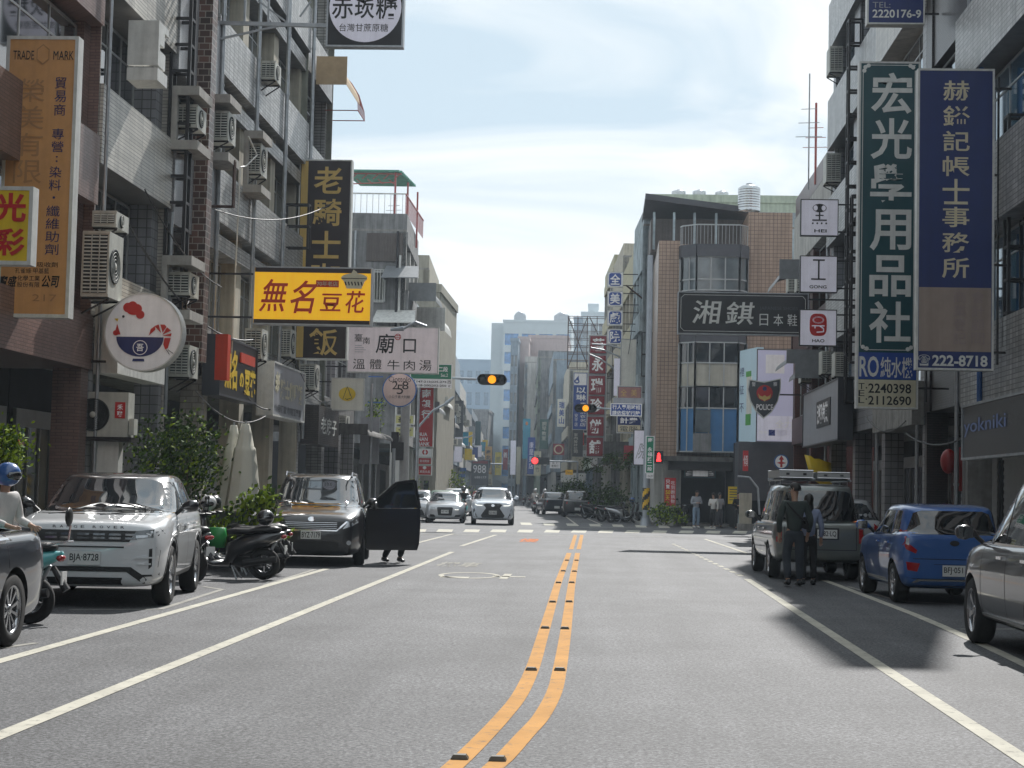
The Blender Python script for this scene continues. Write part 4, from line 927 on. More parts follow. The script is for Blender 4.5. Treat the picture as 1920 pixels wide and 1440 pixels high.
blk((1246, 896, 1267, 948), 82.4, S_RED, 'red vertical banner with white characters and a yellow fifty', [('只賣', 1248, 899, 1256, 917, S_WHT, {'v': 1, 'b': .02}), ('50', 1248, 919, 1257, 927, S_YEL, {'b': .03}), ('天', 1248, 929, 1256, 938, S_YEL, {'b': .02}), ('吃到飽鍋物', 1258, 901, 1265, 944, S_WHT, {'v': 1})], thick=.05, frame=None)
blk((1393, 845, 1403, 883), 78.6, S_RED, 'small red vertical banner on the dark corner building', [('傾', 1394, 852, 1402, 876, S_WHT, {'v': 1})], thick=.05, frame=None)
# left, beyond the crossing
r, loc, s = blk((784, 724, 813, 838), 96, S_RED, 'tall red bank sign with white lettering', [('南銀行', 790, 728, 807, 786, S_WHT, {'v': 1, 'b': .03, 'gap': .2}), ('HUA', 785, 811, 802, 818, S_WHT, {'b': .02}), ('NAN', 785, 820, 803, 827, S_WHT, {'b': .02}), ('BANK', 785, 829, 807, 836, S_WHT, {'b': .02})], mount=fx(-9.9, 96))
r, loc, s = blk((784, 841, 810, 857), 96, S_WHT, 'white plate with a red round logo under the red bank sign'); draw(r, loc, S_RED, ell(797, 848, 5.5, 5)); draw(r, loc, S_WHT, ell(797, 848, 2.5, 2.2), [(796, 842), (798, 842), (798, 854), (796, 854)], d=.02)
blk((784, 858, 809, 871), 96, S_RED, 'small red plate between the white logo plate and the lowest red plate', [('臺灣期貨', 787, 862, 805, 867, S_WHT)])
r, loc, s = blk((784, 873, 809, 891), 96, S_RED, 'lowest red plate below the bank signs', [('華南永昌', 787, 882, 806, 887, S_WHT)]); draw(r, loc, S_WHT, ell(796, 877, 3.5, 3, 16), d=.015)
r, loc, s = blk((831, 728, 852, 813), 129, S_BLK, 'dark billboard with an orange bottle', [], frame=S_DGRY); draw(r, loc, sm('orange_glass', (.55, .16, .03)), [(847, 752), (850, 753), (848, 773), (848, 790), (838, 788), (841, 775), (845, 770)]); draw(r, loc, S_PNK, [(833, 792), (846, 795), (844, 808), (830, 804)], d=.02)
blk((852, 751, 868, 857), 152, S_DGRY, 'dark grey vertical banner with pale characters beyond the bottle billboard', [('蘿曼菲', 854, 761, 864, 795, S_OFW, {'v': 1})], frame=None)
for i, (y0, y1, c) in enumerate(((778, 796, '美'), (781+19, 820, '方'))): blk((741, y0, 776, y1-1), 74, sm('pale_yellow', (.60, .58, .25)), 'pale yellow sign with black strokes behind the concrete pole, %s' % ['upper one', 'lower one'][i], [(c, 746, y0+3, 771, y1-4, S_BLK, {'b': .03})], group='pale yellow signs behind the pole')
blk((829, 822, 858, 834), 128, S_OFW, 'small pale sign with dark script on the far left row', [('雅廬', 840, 824, 856, 832, S_DGRY)], frame=None)
r, loc, s = blk((851, 834, 863, 846), 149, S_GLD, 'small round tan sign hanging in the far left row', shape='round', frame=M_WPAINT, thick=.1)
blk((884, 862, 916, 910), 205, S_DGRY, 'dark board with large pale numbers 988 at the end of the street', [('988', 887, 872, 911, 887, S_WHT, {}), ('688177', 890, 893, 912, 897, S_WHT)], panels=[(886, 864, 914, 869, S_CRED)], frame=None)
blk((909, 837, 922, 889), 235, sm('amber', (.65, .36, .08)), 'amber vertical sign with black characters', [('泰北旅社', 911, 843, 920, 883, S_BLK, {'v': 1, 'b': .03})], frame=None)
blk((911, 889, 923, 910), 233, S_CRM, 'little cream notice board below the amber sign', [('福', 913, 898, 921, 908, S_BLK)], frame=None)
blk((928, 848, 940, 891), 225, sm('lemon', (.70, .58, .06)), 'lemon yellow vertical sign next to the amber sign', [('鄧記', 930, 856, 938, 878, S_DGRY, {'v': 1})], frame=None)
blk((943, 842, 952, 881), 215, S_CRED, 'dark red vertical sign right of the lemon yellow sign', [('義', 944, 848, 951, 858, S_WHT)], frame=None)
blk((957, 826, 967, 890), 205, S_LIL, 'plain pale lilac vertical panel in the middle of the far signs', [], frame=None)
blk((968, 838, 976, 908), 208, S_CRM, 'plain cream vertical panel beside the lilac one', [], frame=None)
r, loc, s = blk((980, 785, 994, 860), 200, S_CYN, 'cyan vertical sign with a small orange mark', [], frame=None); draw(r, loc, sm('orange_mark', (.7, .25, .05)), ell(987, 794, 2.5, 3.5, 12))
blk((989, 820, 1003, 889), 178, S_BLU, 'blue vertical sign with pale characters before the cyan sign', [('康是美店', 992, 828, 1000, 880, S_LIL, {'v': 1})], frame=None)
blk((1012, 786, 1028, 842), 172, sm('dark_green_sign', (.03, .10, .09)), 'dark green vertical sign in the right row', [('鋼琴教室', 1016, 790, 1024, 826, S_OFW, {'v': 1})], frame=None)
blk((1045, 748, 1060, 800), 160, S_OFW, 'white vertical sign with blue characters in the right row', [('瑞美山', 1048, 752, 1058, 796, S_BLU, {'v': 1, 'b': .02})], frame=None)
r, loc, s = blk((1037, 832, 1058, 853), 150, S_CRED, 'square dark red sign with a cream disc', [], frame=None); draw(r, loc, S_GOLD2, ell(1047.5, 842.5, 9, 9)); draw(r, loc, S_CRED, ell(1047.5, 842.5, 6.5, 6.5), d=.02)
blk((1031, 863, 1050, 878), 142, S_WHT, 'small white direction board beside the red signal light', [('左下', 1035, 865, 1046, 870, S_BLK), ('巷慢行', 1034, 871, 1047, 876, S_BLK)], frame=None)
blk((1060, 881, 1074, 890), 131, sm('taxi_yellow', (.75, .42, .02), emit=.1), 'small yellow lit sign above the parked dark cars', [('Times', 1062, 883, 1072, 888, S_BLK)], frame=None)
blk((1073, 806, 1093, 856), 120, S_DGRY, 'dark vertical sign with white writing below the blue drop sign', [('室內設計公司', 1076, 812, 1083, 850, S_OFW, {'v': 1})], frame=None)
blk((1001, 846, 1014, 892), 165, S_CRM, 'cream vertical sign with dark marks behind the red signal light', [('雅房竹', 1004, 852, 1011, 886, S_DGRY, {'v': 1})], frame=None)
r, loc, s = blk((1015, 857, 1029, 876), 160, S_OFW, 'round pale clock sign in the right row', shape='round', frame=S_DGRY, thick=.1)
blk((862, 877, 874, 884), 165, S_RBLU, 'small blue road direction sign, upper one', [], frame=None, group='blue direction signs'); blk((860, 889, 872, 895), 163, S_RBLU, 'small blue road direction sign, lower one', [], frame=None, group='blue direction signs')
blk((829, 872, 842, 894), 120, S_GRN, 'small green and white standing board in front of the planted shrubs', [], frame=None, panels=[(833, 874, 840, 892, S_WHT)])
r, loc, s = blk((675, 782, 711, 870), 63, S_GRY, 'blank grey board seen from the back beside the concrete pole', [], frame=None, thick=.06)
g_ = MB()
for x in (-.25, .25): g_.bar((x, .1, .2), (x, .1, -r.location.z), .03, M_STEEL, 6)
g_.build('post', r)

# signs lying along the facades
def wall_sign(label, X, y0, y1, z0, z1, base, depth=.35, side=1, texts=(), frame=None, name='shop_sign', extra=None):
    root = thing(name, label, 'shop sign', (X, y0, z0)); mb = MB(); bx(mb, side, -depth, 0, 0, y1-y0, 0, z1-z0, base); mb.build('panel', root)
    U = Vector((0, 1 if side > 0 else -1, 0)); 
    for (st, u0, u1, v0, v1, m, k) in texts:
        mb = MB(); O = Vector((side*.012, u0 if side > 0 else (y1-y0)-u0, v0))
        if k.get('v'): vtext(mb, st, O, U, VZ, u1-u0, v1-v0, m, k.get('b', 0))
        else: lay_text(mb, st, O, U, VZ, u1-u0, v1-v0, m, k.get('b', 0))
        mb.build('lettering', root)
    if frame:
        mb = MB(); e = .04; L_ = y1-y0; h = z1-z0
        bx(mb, side, -depth, .03, -.01, e, 0, h, frame); bx(mb, side, -depth, .03, L_-e, L_+.01, 0, h, frame); bx(mb, side, -depth, .03, e, L_-e, -.01, e, frame); bx(mb, side, -depth, .03, e, L_-e, h-e, h+.01, frame); mb.build('frame', root)
    return root
wall_sign('white box sign along the wall behind the rooster bowl sign', -9.12, 31.45, 34.9, 3.55, 4.95, M_WPAINT, .46, texts=[('Mr.', .5, .75, .3, .45, S_DGRY, {}), ('我行', 1.2, 1.9, .2, .35, S_DGRY, {})])
r = wall_sign('black sign with flame yellow characters and a red end panel', -9.2, 40.2, 44.6, 3.65, 5.1, S_BLK, .4, frame=S_DGRY, texts=[('無名', .6, 2.0, .2, 1.2, S_YEL, {'b': .04}), ('の', 2.3, 2.8, .3, .7, S_YEL, {'b': .05}), ('豆花', 2.9, 4.25, .15, .85, S_YEL, {'b': .05})])
mb = MB(); mb.box(-.1, .2, -.02, .3, .35, 1.45, S_TRED); mb.box(0, .04, 2.3, 4.0, .95, 1.2, S_TRED); mb.build('panel_field', r)
wall_sign('weathered grey sign with cream characters and a translucent cover', -9.15, 46.6, 51.6, 3.45, 4.95, S_GRY, .45, frame=M_WPAINT, texts=[('老', .3, 1.0, .55, 1.25, S_CRM, {'b': .05}), ('騎士咖哩飯', 1.1, 4.6, .5, 1.1, S_CRM, {'b': .04}), ('外帶便當 咖哩飯專賣', .3, 4.5, .12, .35, S_DGRY, {'b': .02})])
wall_sign('dark tile clad sign with tarnished metal characters', -9.0, 53.5, 57.6, 2.85, 4.1, T_DBROWN, .6, texts=[('老房子', .4, 3.6, .35, .9, S_SLV, {'b': .02})])
r = wall_sign('long light grey sign panel with a small black square of white brush writing', 7.35, 54, 63.5, 3.35, 5.3, S_GRY, .45, -1, frame=S_DGRY)
mb = MB(); mb.box(-.03, 0, 1.9, 5.4, .55, 1.45, S_BLK); mb.build('panel_field', r)
mb = MB(); lay_text(mb, '湘錤', Vector((-.045, 5.1, .65)), Vector((0, -1, 0)), VZ, 2.8, .7, S_WHT, .03); mb.build('lettering', r)
r = wall_sign('black shop board with thin blue neon script at the right edge', 7.3, 29.0, 35.2, 2.35, 3.45, S_BLK, .15, -1, frame=M_STEEL)
mb = MB(); lay_text(mb, 'yokniki', Vector((-.02, 6.0, .45)), Vector((0, -1, 0)), VZ, 3.6, .35, mat('neon_blue', (.03, .08, .25), .3, emit=.12), 0); mb.build('lettering', r)
# ------------------------------------------------------------ the street behind the camera, and blocks beside the crossing
for i, (a, b, H, ms) in enumerate(((-75, -48, 17, (M_PALE, T_CREAM)), (-47.9, -20, 14, (M_GREYW, T_GREY)), (-19.9, 14.9, 18, (M_CREAMP, T_WHITE)))):
    building('shophouse row behind the camera on the left, %s' % ['farthest', 'middle', 'next to the brown tiled building'][i], 1, XL, a, b, H, 3.7, 10, ms, [(3.7+k*3.4, 4.9+k*3.4, .2, ms[1]) for k in range(4)], [(5+k*3.4, 7+k*3.4) for k in range(3)], 5, .7)
for i, (a, b, H, ms) in enumerate(((-75, -40, 16, (M_PALE, T_CREAM)), (-39.9, -8, 19, (M_GREYW, T_WHITE)), (-7.9, 25.9, 15, (M_CREAMP, T_TAN)))):
    building('shophouse row behind the camera on the right, %s' % ['farthest', 'middle', 'next to the tall windows'][i], -1, XR, a, b, H, 3.7, 10, ms, [(3.7+k*3.4, 4.9+k*3.4, .2, ms[1]) for k in range(4)], [(5+k*3.4, 7+k*3.4) for k in range(3)], 5, .7)
def block(label, x0, x1, y0, y1, H, m, wm=None):
    r = thing('building', label, 'building', ((x0+x1)/2, y0, 0)); mb = MB(); w = (x1-x0)/2; mb.box(-w, w, 0, y1-y0, 0, H, m); mb.build('wall', r)
    f = MB(); f.box(-w-.1, w+.1, -.15, y1-y0, H, H+.3, M_CONC); f.build('roof', r)
block('plain brick block behind the dark corner building', 10.3, 30, 84.2, 110, 12, T_RED)
block('grey block closing the cross street on the left', -40, -19.2, 83.6, 100, 11, M_GREYW)
block('long block closing the view under the warehouse hall', 9.5, 34, 110.5, 111.8, 10, M_GREYW)

# ------------------------------------------------------------ air conditioners
M_SLOT = mat('ac_slot_shadow', (.03, .035, .035), .8, var=.1)
M_ACH = mat('ac_hood_concrete', (.40, .38, .35), .85, var=.15, scale=4, streak=.35)
def ac_mesh(w, l, h):
    """w outward (x), l along the wall (y), h high; louvres on the -y face, fan on the +x face"""
    c = MB(); c.box(0, w, 0, l, 0, h, M_ACW); c.box(.02, w+.012, -.012, 0, h-.05, h, M_ACW); c.box(.02, w+.012, -.012, 0, 0, .05, M_ACW)
    g = MB(); g.box(.04, w-.03, -.010, .0, .07, h-.07, M_SLOT); n = max(4, int(h/.075))
    for i in range(n): z = .07+(h-.14)*i/n; g.add([(.04, -.03, z+.012), (w-.03, -.03, z+.012), (w-.03, -.008, z+.045), (.04, -.008, z+.045)], [(0, 1, 2, 3)], M_ACW)
    for k in range(1, 3): x = .04+(w-.07)*k/3; g.box(x-.008, x+.008, -.034, -.01, .06, h-.06, M_ACW)
    f = MB(); T = Matrix.Translation((w, l*.42, h/2)) @ Matrix.Rotation(R(90), 4, 'Y'); r = min(l*.36, h*.40)
    f.lathe([(r, 0), (r, .02), (r*.93, .025), (r*.9, .006), (0, .004)], M_SLOT, 20, T); f.lathe([(r*.18, .02), (r*.15, .03), (0, .03)], M_ACW, 12, T)
    for k in range(1, 5): f.lathe([(r*k/5-.006, .022), (r*k/5, .03), (r*k/5+.006, .022)], M_ACW, 20, T)
    return c.mesh('casing'), g.mesh('grille'), f.mesh('fan')
ACM = {}
def ac(px, label, X=-9.55, side=1, w=.42, hood=False, kl=None, group='air conditioners on the facades', Y=None):
    x0, y0, x1, y1 = px; xo = X+side*w; 
    Yn = Y or abs(xo)*F/abs((x1 if side < 0 else x0+(x1-x0)*.35)-VPX)
    if Y is None: Yn = onx(x0+(x1-x0)*(.4 if side > 0 else .6), (y0+y1)/2, xo).y
    top = at(x0, y0, Yn).z; bot = at(x0, y1, Yn).z; h = max(.35, top-bot)
    l = kl or .85
    k = (round(h, 1), w, l)
    if k not in ACM: ACM[k] = ac_mesh(w, l, round(h, 1))
    r = thing('air_conditioner', label, 'air conditioner', (X, Yn, bot), 0, group)
    for nm, me in zip(('casing', 'grille', 'fan'), ACM[k]):
        o = obj(nm, me, r)
        if side < 0: o.location = (-w, 0, 0)
    s = side
    for yy in (.1, l-.1): b = MB(); b.sbar((0, yy, -.02), (s*w, yy, -.02), .035, M_DARK); b.sbar((0, yy, -.3), (s*w, yy, -.03), .03, M_DARK); b.build('bracket', r)
    if hood:
        q = MB(); bx(q, s, 0, w+.25, -.22, -.12, -.45, h+.35, M_ACH) if False else None
        bx(q, s, 0, w+.1, -.3, l+.1, h+.1, h+.3, M_ACH); bx(q, s, 0, w+.1, -.3, l+.1, -.55, -.35, M_ACH); bx(q, s, 0, .12, -.3, -.12, -.35, h+.1, M_ACH); q.build('hood', r)
    return r
ac((182, 436, 236, 556), 'large cream air conditioner with louvres beside the orange trade sign', w=.5, kl=.9)
ac((196, 395, 250, 425), 'upper small unit in a concrete shade above the large cream air conditioner', w=.45)
ac((350, 192, 400, 238), 'white window unit on a brown checkered ledge, highest on the left', w=.5, hood=True)
ac((405, 205, 462, 262), 'window unit with a curved white hose beside it', w=.5, hood=True)
ac((478, 270, 506, 325), 'grey unit in a round holed concrete shade near the pipes', w=.4, hood=True)
ac((330, 508, 394, 553), 'window unit over the black arm of the yellow tofu sign', w=.55, hood=True)
ac((336, 642, 382, 706), 'white unit beside the flame lettered sign', w=.45)
ac((476, 614, 512, 672), 'white unit just under the yellow tofu sign', w=.45)
ac((538, 616, 556, 668), 'small dark unit between the tofu sign and the rice sign', w=.35)
ac((576, 682, 612, 730), 'pale unit below the brown rice sign', w=.5)
ac((640, 778, 662, 800), 'small unit behind the lamp sign', w=.4)
ac((690, 12, 720, 60) if False else (508, 112, 528, 148), 'grey unit high behind the steel beam', w=.4)
ac((1540, 84, 1566, 134), 'caged grey unit high on the right, upper one', 8.05, -1, w=.45)
ac((1533, 288, 1560, 340), 'caged grey unit high on the right, lower one', 8.05, -1, w=.5)
for i, q in enumerate(((1468, 503, 1484, 546), (1485, 500, 1500, 545), (1484, 672, 1514, 716), (1524, 658, 1552, 700), (1556, 662, 1572, 705))):
    ac(q, ['first pale unit left of the word GONG', 'second pale unit left of the word GONG', 'pale unit under the HAO square sign', 'unit right below the HAO square sign', 'unit nearest the green stationery sign'][i], 8.05, -1, w=.45)
# stacked brown checkered ledge
r = thing('tiled_ledge', 'brown and cream checkered tile pier beside the black ladder frame', 'tiled ledge', (XL, 38.3, 4.3)); mb = MB(); mb.box(0.0, .42, 0, .5, 0, 9, T_BROWN); mb.build('pier', r)
r = thing('concrete_shade', 'white concrete air conditioner shade shaped like the letter E', 'concrete shade', (XL+.0, 33.0, 9.5)); mb = MB(); w_ = .62
mb.box(0, w_, 0, .75, 0, .25, M_WPAINT); mb.box(0, w_, 0, 1.3, .95, 1.25, M_WPAINT) if False else None
mb.box(0, w_, 0, .12, .3, 1.05, M_WPAINT); mb.box(0, w_, 0, .75, 1.05, 1.2, M_WPAINT); mb.box(w_-.12, w_, .12, .55, .3, .62, M_WPAINT); mb.box(w_-.12, w_, .12, .45, .75, 1.05, M_WPAINT); mb.build('shade', r)
# big fan unit facing the camera above the first car
a = at(140, 818, 31.35); b = at(250, 736, 31.35)
r = thing('air_conditioner', 'large outdoor fan unit with a red sticker facing the camera over the white SUV', 'air conditioner', (a.x, 31.35, a.z)); W, H = b.x-a.x, b.z-a.z
mb = MB(); mb.box(0, W*.92, 0, .42, 0, H, M_ACW); mb.box(W*.93, W*1.02, .05, .3, .05, .35, M_ACW); mb.build('casing', r)
T = Matrix.Translation((W*.31, 0, H*.49)) @ Matrix.Rotation(R(90), 4, 'X'); f = MB(); f.lathe([(.31, 0), (.31, .03), (.285, .035), (.28, .005), (0, .002)], M_SLOT, 32, T)
for k in range(1, 9): f.lathe([(.28*k/9-.004, .03), (.28*k/9, .037), (.28*k/9+.004, .03)], M_DARK, 28, T)
f.lathe([(.06, .03), (.05, .045), (0, .045)], M_ACW, 14, T); f.build('fan', r)
q = MB(); q.box(W*.69, W*.87, -.008, 0, H*.42, H*.78, S_RED); q.build('sticker', r); q = MB(); lay_text(q, '禾', Vector((W*.73, -.012, H*.6)), UX, VZ, W*.1, H*.13, S_WHT, .02); lay_text(q, '聯', Vector((W*.73, -.012, H*.45)), UX, VZ, W*.1, H*.13, S_WHT, .02); q.build('lettering', r)
q = MB(); q.box(-.1, W, -.05, .5, -.08, 0, M_DARK); q.box(W*.35, W*.75, .1, .4, -r.location.z+.13, -.08, M_WPAINT); q.build('stand', r)

# ------------------------------------------------------------ steel frames, ladders and pipes
def ladder(label, X0, X1, Y, z0, z1, step, m=M_DARK, dy=.35, name='steel_frame', t=.05):
    r = thing(name, label, 'steel frame', (X0, Y, z0)); mb = MB(); w = X1-X0; h = z1-z0
    for x in (0, w):
        for y in (0, dy): mb.sbar((x, y, 0), (x, y, h), t, m)
    mb.build('upright', r); n = int(h/step); k = MB()
    for y in (0, dy): k.sbar((0, y, 0), (w, y, 0), t*.9, m)
    for x in (0, w): k.sbar((x, 0, 0), (x, dy, 0), t*.9, m)
    me = k.mesh('rung')
    for i in range(n+1): obj('rung', me, r, (0, 0, h*i/n))
    return r
ladder('tall black steel ladder frame of a removed sign on the left facade', -9.62, -9.22, 36.45, 5.3, 15.2, .57, t=.07)
ladder('tall black steel ladder frame behind the three white square signs', 7.5, 7.9, 53.5, 4.5, 16.6, .75, t=.07)
ladder('lower black steel frame just left of the green stationery sign', 7.0, 7.4, 49, 5.4, 10.2, .7, t=.06)
ladder('black steel frame on the right end of the navy accountant sign', 7.93, 8.25, 34.0, 4.6, 9.2, .65, t=.06)
ladder('dark frame of a removed sign beside the pale pole at the crossing', at(1203, 700, 84).x, at(1221, 700, 84).x, 84, at(1210, 705, 84).z, at(1210, 623, 84).z, .75, t=.05)
ladder('black square cage under the window units', -9.6, -8.95, 40.0, 8.15, 9.25, .55, M_RUST, dy=.12, t=.05)
ladder('black window cage left of the brown rice sign', -9.6, -8.9, 50.0, 8.6, 9.9, .6, dy=.3, t=.05)
ladder('lower black window cage left of the brown rice sign', -9.6, -8.95, 50.4, 6.9, 8.0, .5, dy=.3, t=.05)
def pipe(label, pts, r, m, cat='pipe', name='drain_pipe'):
    P = [Vector(p) for p in pts]; o = thing(name, label, cat, P[0]); mb = MB(); mb.tube([p-P[0] for p in P], r, m, 8); mb.build('pipe', o)
    k = MB(); 
    for a, b in zip(P, P[1:]):
        if abs((b-a).z) > 2:
            n = int(abs((b-a).z)/1.7)
            for i in range(1, n): q = a.lerp(b, i/n)-P[0]; k.bar((q.x, q.y, q.z-.03), (q.x, q.y, q.z+.03), r*1.25, m, 8)
    if k.v: k.build('clip', o)
for i, (y, z0, z1, rr) in enumerate(((40.62, 4.2, 20, .055), (44.85, 4.2, 20, .055), (49.0, 4.2, 20, .06), (53.2, 3, 19, .06), (36.35, 3.0, 7.4, .04), (31.35, .2, 12, .035))):
    pipe('grey downpipe on the left facade, %s' % ['beside the rough stone', 'between the tofu sign and the windows', 'crossing the steel beam', 'behind the rice sign', 'below the ladder frame', 'at the edge of the trade sign'][i], [(-9.46, y, z0), (-9.46, y, z1)], rr, M_STEEL)
pipe('white hose looping from a window unit', [(-9.1, 42.2, 10.3), (-8.95, 42.6, 9.9), (-9.1, 42.0, 9.5), (-9.15, 41.6, 9.4), (-9.2, 41.5, 4.5)], .02, M_WPAINT)
for i, (y, z0, z1, rr) in enumerate(((43.3, .1, 3.6, .05), (49.6, .1, 5, .05), (38.5, .1, 9, .05), (36.2, 3.6, 13, .06), (61.0, .1, 12, .05))):
    pipe('downpipe on the right facade, %s' % ['beside the red cloth', 'at the end of the ribbed building', 'beside the brown brick', 'by the tall windows', 'at the red brick building'][i], [(7.85, y, z0), (7.85, y, z1)], rr, M_STEEL if i != 3 else S_RBLU)
# metal canopies
def canopy(label, X, side, y0, y1, z, out, drop, m, group=None):
    r = thing('canopy', label, 'canopy', (X, y0, z), 0, group); mb = MB(); s = side; l = y1-y0; n = 6
    rings = []
    for i in range(n+1):
        t = i/n; x = s*out*math.sin(t*math.pi/2); zz = -drop*(1-math.cos(t*math.pi/2)); rings.append([Vector((x, 0, zz)), Vector((x, l, zz)), Vector((x, l, zz-.04)), Vector((x, 0, zz-.04))])
    mb.loft(rings, m, False); mb.build('sheet', r); e = MB(); bx(e, s, 0, out, -.01, .02, -drop-.02, -.0, m); e.build('end_panel', r)
    return r
M_CAN = mat('canopy_grey', (.20, .21, .22), .5, .3, .15)
canopy('grey metal canopy left of the word HEI', 7.9, -1, 62.5, 67, 10.2, 1.6, .7, M_CAN); canopy('grey metal canopy left of the word HAO', 7.9, -1, 62.5, 66.5, 6.9, 1.3, .5, M_CAN); canopy('lower grey metal canopy near the police shield', 7.9, -1, 61.5, 63.5, 6.3, 1.1, .5, M_CAN)
canopy('dark curved canopy on the shophouse behind the rice sign', -9.9, 1, 84.5, 88, 11.8, 1.4, .9, M_CAN); canopy('white sloping canopy on the shophouse behind the rice sign', -9.9, 1, 88.5, 92.5, 11.0, 1.5, 1.2, M_WPAINT); canopy('pale awning over the second far shophouse', -10.3, 1, 95, 101, 8.4, 1.2, .9, M_WPAINT)
canopy('stained concrete ledge over the low shophouse door', XL+.2, 1, 58.3, 65.4, 3.7, 1.3, .35, M_CONCD)
canopy('dark tiled awning in the right row above the hanging plants', 1.6, -1, 99, 104, 4.5, 1.6, .9, M_CONCD); canopy('red and white scoop awning in the right row', 2.0, -1, 92.5, 94.5, 4.1, .9, .8, sm('awning_red', (.45, .05, .07)))
canopy('tan fabric awning high behind the beam sign', -9.5, 1, 54, 57, 15.4, 1.0, .9, mat('awning_tan', (.45, .33, .2), .8)); canopy('grey tent roof far down the right row', -1.5, -1, 150, 156, 3.2, 2.2, .8, M_WPAINT)
# roof terrace with green sheet roof on the left beyond the crossing
r = thing('roof_terrace', 'roof terrace with green corrugated roof, red trusses and railing', 'roof terrace', (-9.95, 84.0, 14.3)); z_ = 3.0
mb = MB()
for i in range(22): mb.box(-3.4+.0, -.5+.9*(i % 2)*.12, .3*i, .3*i+.22, z_+.0+.02*i, z_+.09+.02*i, mat('green_sheet', (.10, .32, .24), .6, var=.4))
mb.build('sheet_roof', r); mb = MB()
for x, y in ((-.7, .2), (-.2, 5.8), (-3, .2), (-.4, 3)): mb.sbar((x, y, 0), (x, y, z_), .09, sm('red_rail', (.42, .10, .09)))
for i in range(10): mb.sbar((-3.2+i*.27, .2, z_-.35), (-3.2+(i+1)*.27, .2, z_-.1 if i % 2 else z_-.6), .04, sm('red_rail', (.42, .10, .09)))
mb.sbar((-3.2, .2, z_-.08), (-.4, .2, z_-.08), .06, sm('red_rail', (1, 1, 1))); mb.sbar((-3.2, .2, z_-.62), (-.7, .2, z_-.5), .05, sm('red_rail', (1, 1, 1))); mb.build('truss', r)
mb = MB()
for i in range(26): mb.sbar((-.15, .1+i*.33, .9), (-.15, .1+i*.33, 1.9-.0), .025, sm('red_rail', (1, 1, 1)))
mb.sbar((-.15, .1, 1.9), (-.15, 8.5, 1.9), .06, sm('red_rail', (1, 1, 1))); mb.sbar((-3, .1, 1.9), (-.15, .1, 1.9), .06, M_WPAINT)
for i in range(10): mb.sbar((-3+i*.3, .1, .9), (-3+i*.3, .1, 1.9), .025, M_WPAINT)
mb.build('railing', r)
r = thing('wire_cage', 'thin red wire cage sticking out of the facade above the rice sign', 'wire cage', (-9.6, 56.5, 14.2)); mb = MB(); mr = sm('red_rail', (1, 1, 1))
for i in range(9): mb.tube([(0, i*.2, 1.5), (.5, i*.2, 1.35), (.9, i*.2, .9), (1.1, i*.2, .3), (1.12, i*.2, 0)], .012, mr, 4)
mb.tube([(0, 0, 0), (1.12, 0, 0), (1.12, 1.6, 0), (0, 1.6, 0)], .02, mr, 4); mb.build('wires', r)
# things on the camera facing wall of that building
WX = -9.95
r = thing('wall_window', 'barred window and downpipes on the bare wall under the roof terrace', 'window', (-12.2, 83.4, 10.7)); q = MB(); q.box(0, 1.3, -.12, 0, 0, 1.5, M_ALU); q.build('frame', r); q = MB(); q.box(.08, 1.22, -.14, -.12, .08, 1.42, M_GLASSD); q.build('pane', r)
q = MB()
for i in range(9): q.sbar((.08+i*.14, -.25, -.05), (.08+i*.14, -.25, 1.55), .025, M_WPAINT)
q.sbar((.05, -.25, -.05), (1.25, -.25, -.05), .03, M_WPAINT); q.sbar((.05, -.25, 1.55), (1.25, -.25, 1.55), .03, M_WPAINT); q.build('bars', r)
for i, (x, z0, z1, m) in enumerate(((-12.45, 4, 14.2, M_STEEL), (-10.35, 6, 14.2, M_DARK), (-10.2, 4, 13.0, M_WPAINT))): pipe('downpipe on the bare wall under the roof terrace, %s' % ['leftmost', 'dark middle one', 'white one at the corner'][i], [(x, 83.3, z0), (x, 83.3, z1)], .06, m)
r = thing('sheet_cladding', 'brown ribbed sheet cladding on the wall under the roof terrace', 'cladding', (-11.9, 83.42, 12.7)); q = MB()
for i in range(14): q.box(i*.13, i*.13+.08, -.08, 0, 0, 1.4, mat('brown_corrugated_sheet', (.1, .1, .1))); q.box(i*.13+.08, i*.13+.13, -.05, 0, 0, 1.4, MATS['brown_corrugated_sheet'])
q.build('sheet', r); r['kind'] = 'thing'
for i, (x, z, wd, m) in enumerate(((-10.9, 12.5, 1.6, M_CAN), (-11.3, 10.3, 1.9, M_WPAINT), (-10.6, 8.0, 1.3, M_CAN))):
    r = thing('canopy', ['grey sloping canopy facing the camera below the roof terrace', 'white sloping canopy facing the camera above the beef soup sign', 'small grey canopy facing the camera above the beef soup sign'][i], 'canopy', (x, 83.45, z)); q = MB(); q.add([(0, 0, 0), (wd, 0, 0), (wd+.1, -1.1, -.7), (-.1, -1.1, -.7), (0, 0, -.04), (wd, 0, -.04), (wd+.1, -1.1, -.74), (-.1, -1.1, -.74)], [(3, 2, 1, 0), (4, 5, 6, 7), (0, 1, 5, 4), (1, 2, 6, 5), (2, 3, 7, 6), (3, 0, 4, 7)], m); q.build('sheet', r)
    for k in (0, 1): e = MB(); e.add([(k*wd, 0, -.04), (k*(wd+.2)-.1, -1.1, -.74), (k*wd, 0, -.74), (k*wd+.02, 0, -.04), (k*(wd+.2)-.08, -1.1, -.74), (k*wd+.02, 0, -.74)], [(0, 1, 2), (5, 4, 3), (0, 3, 4, 1), (1, 4, 5, 2)], m); e.build('end_panel', r)
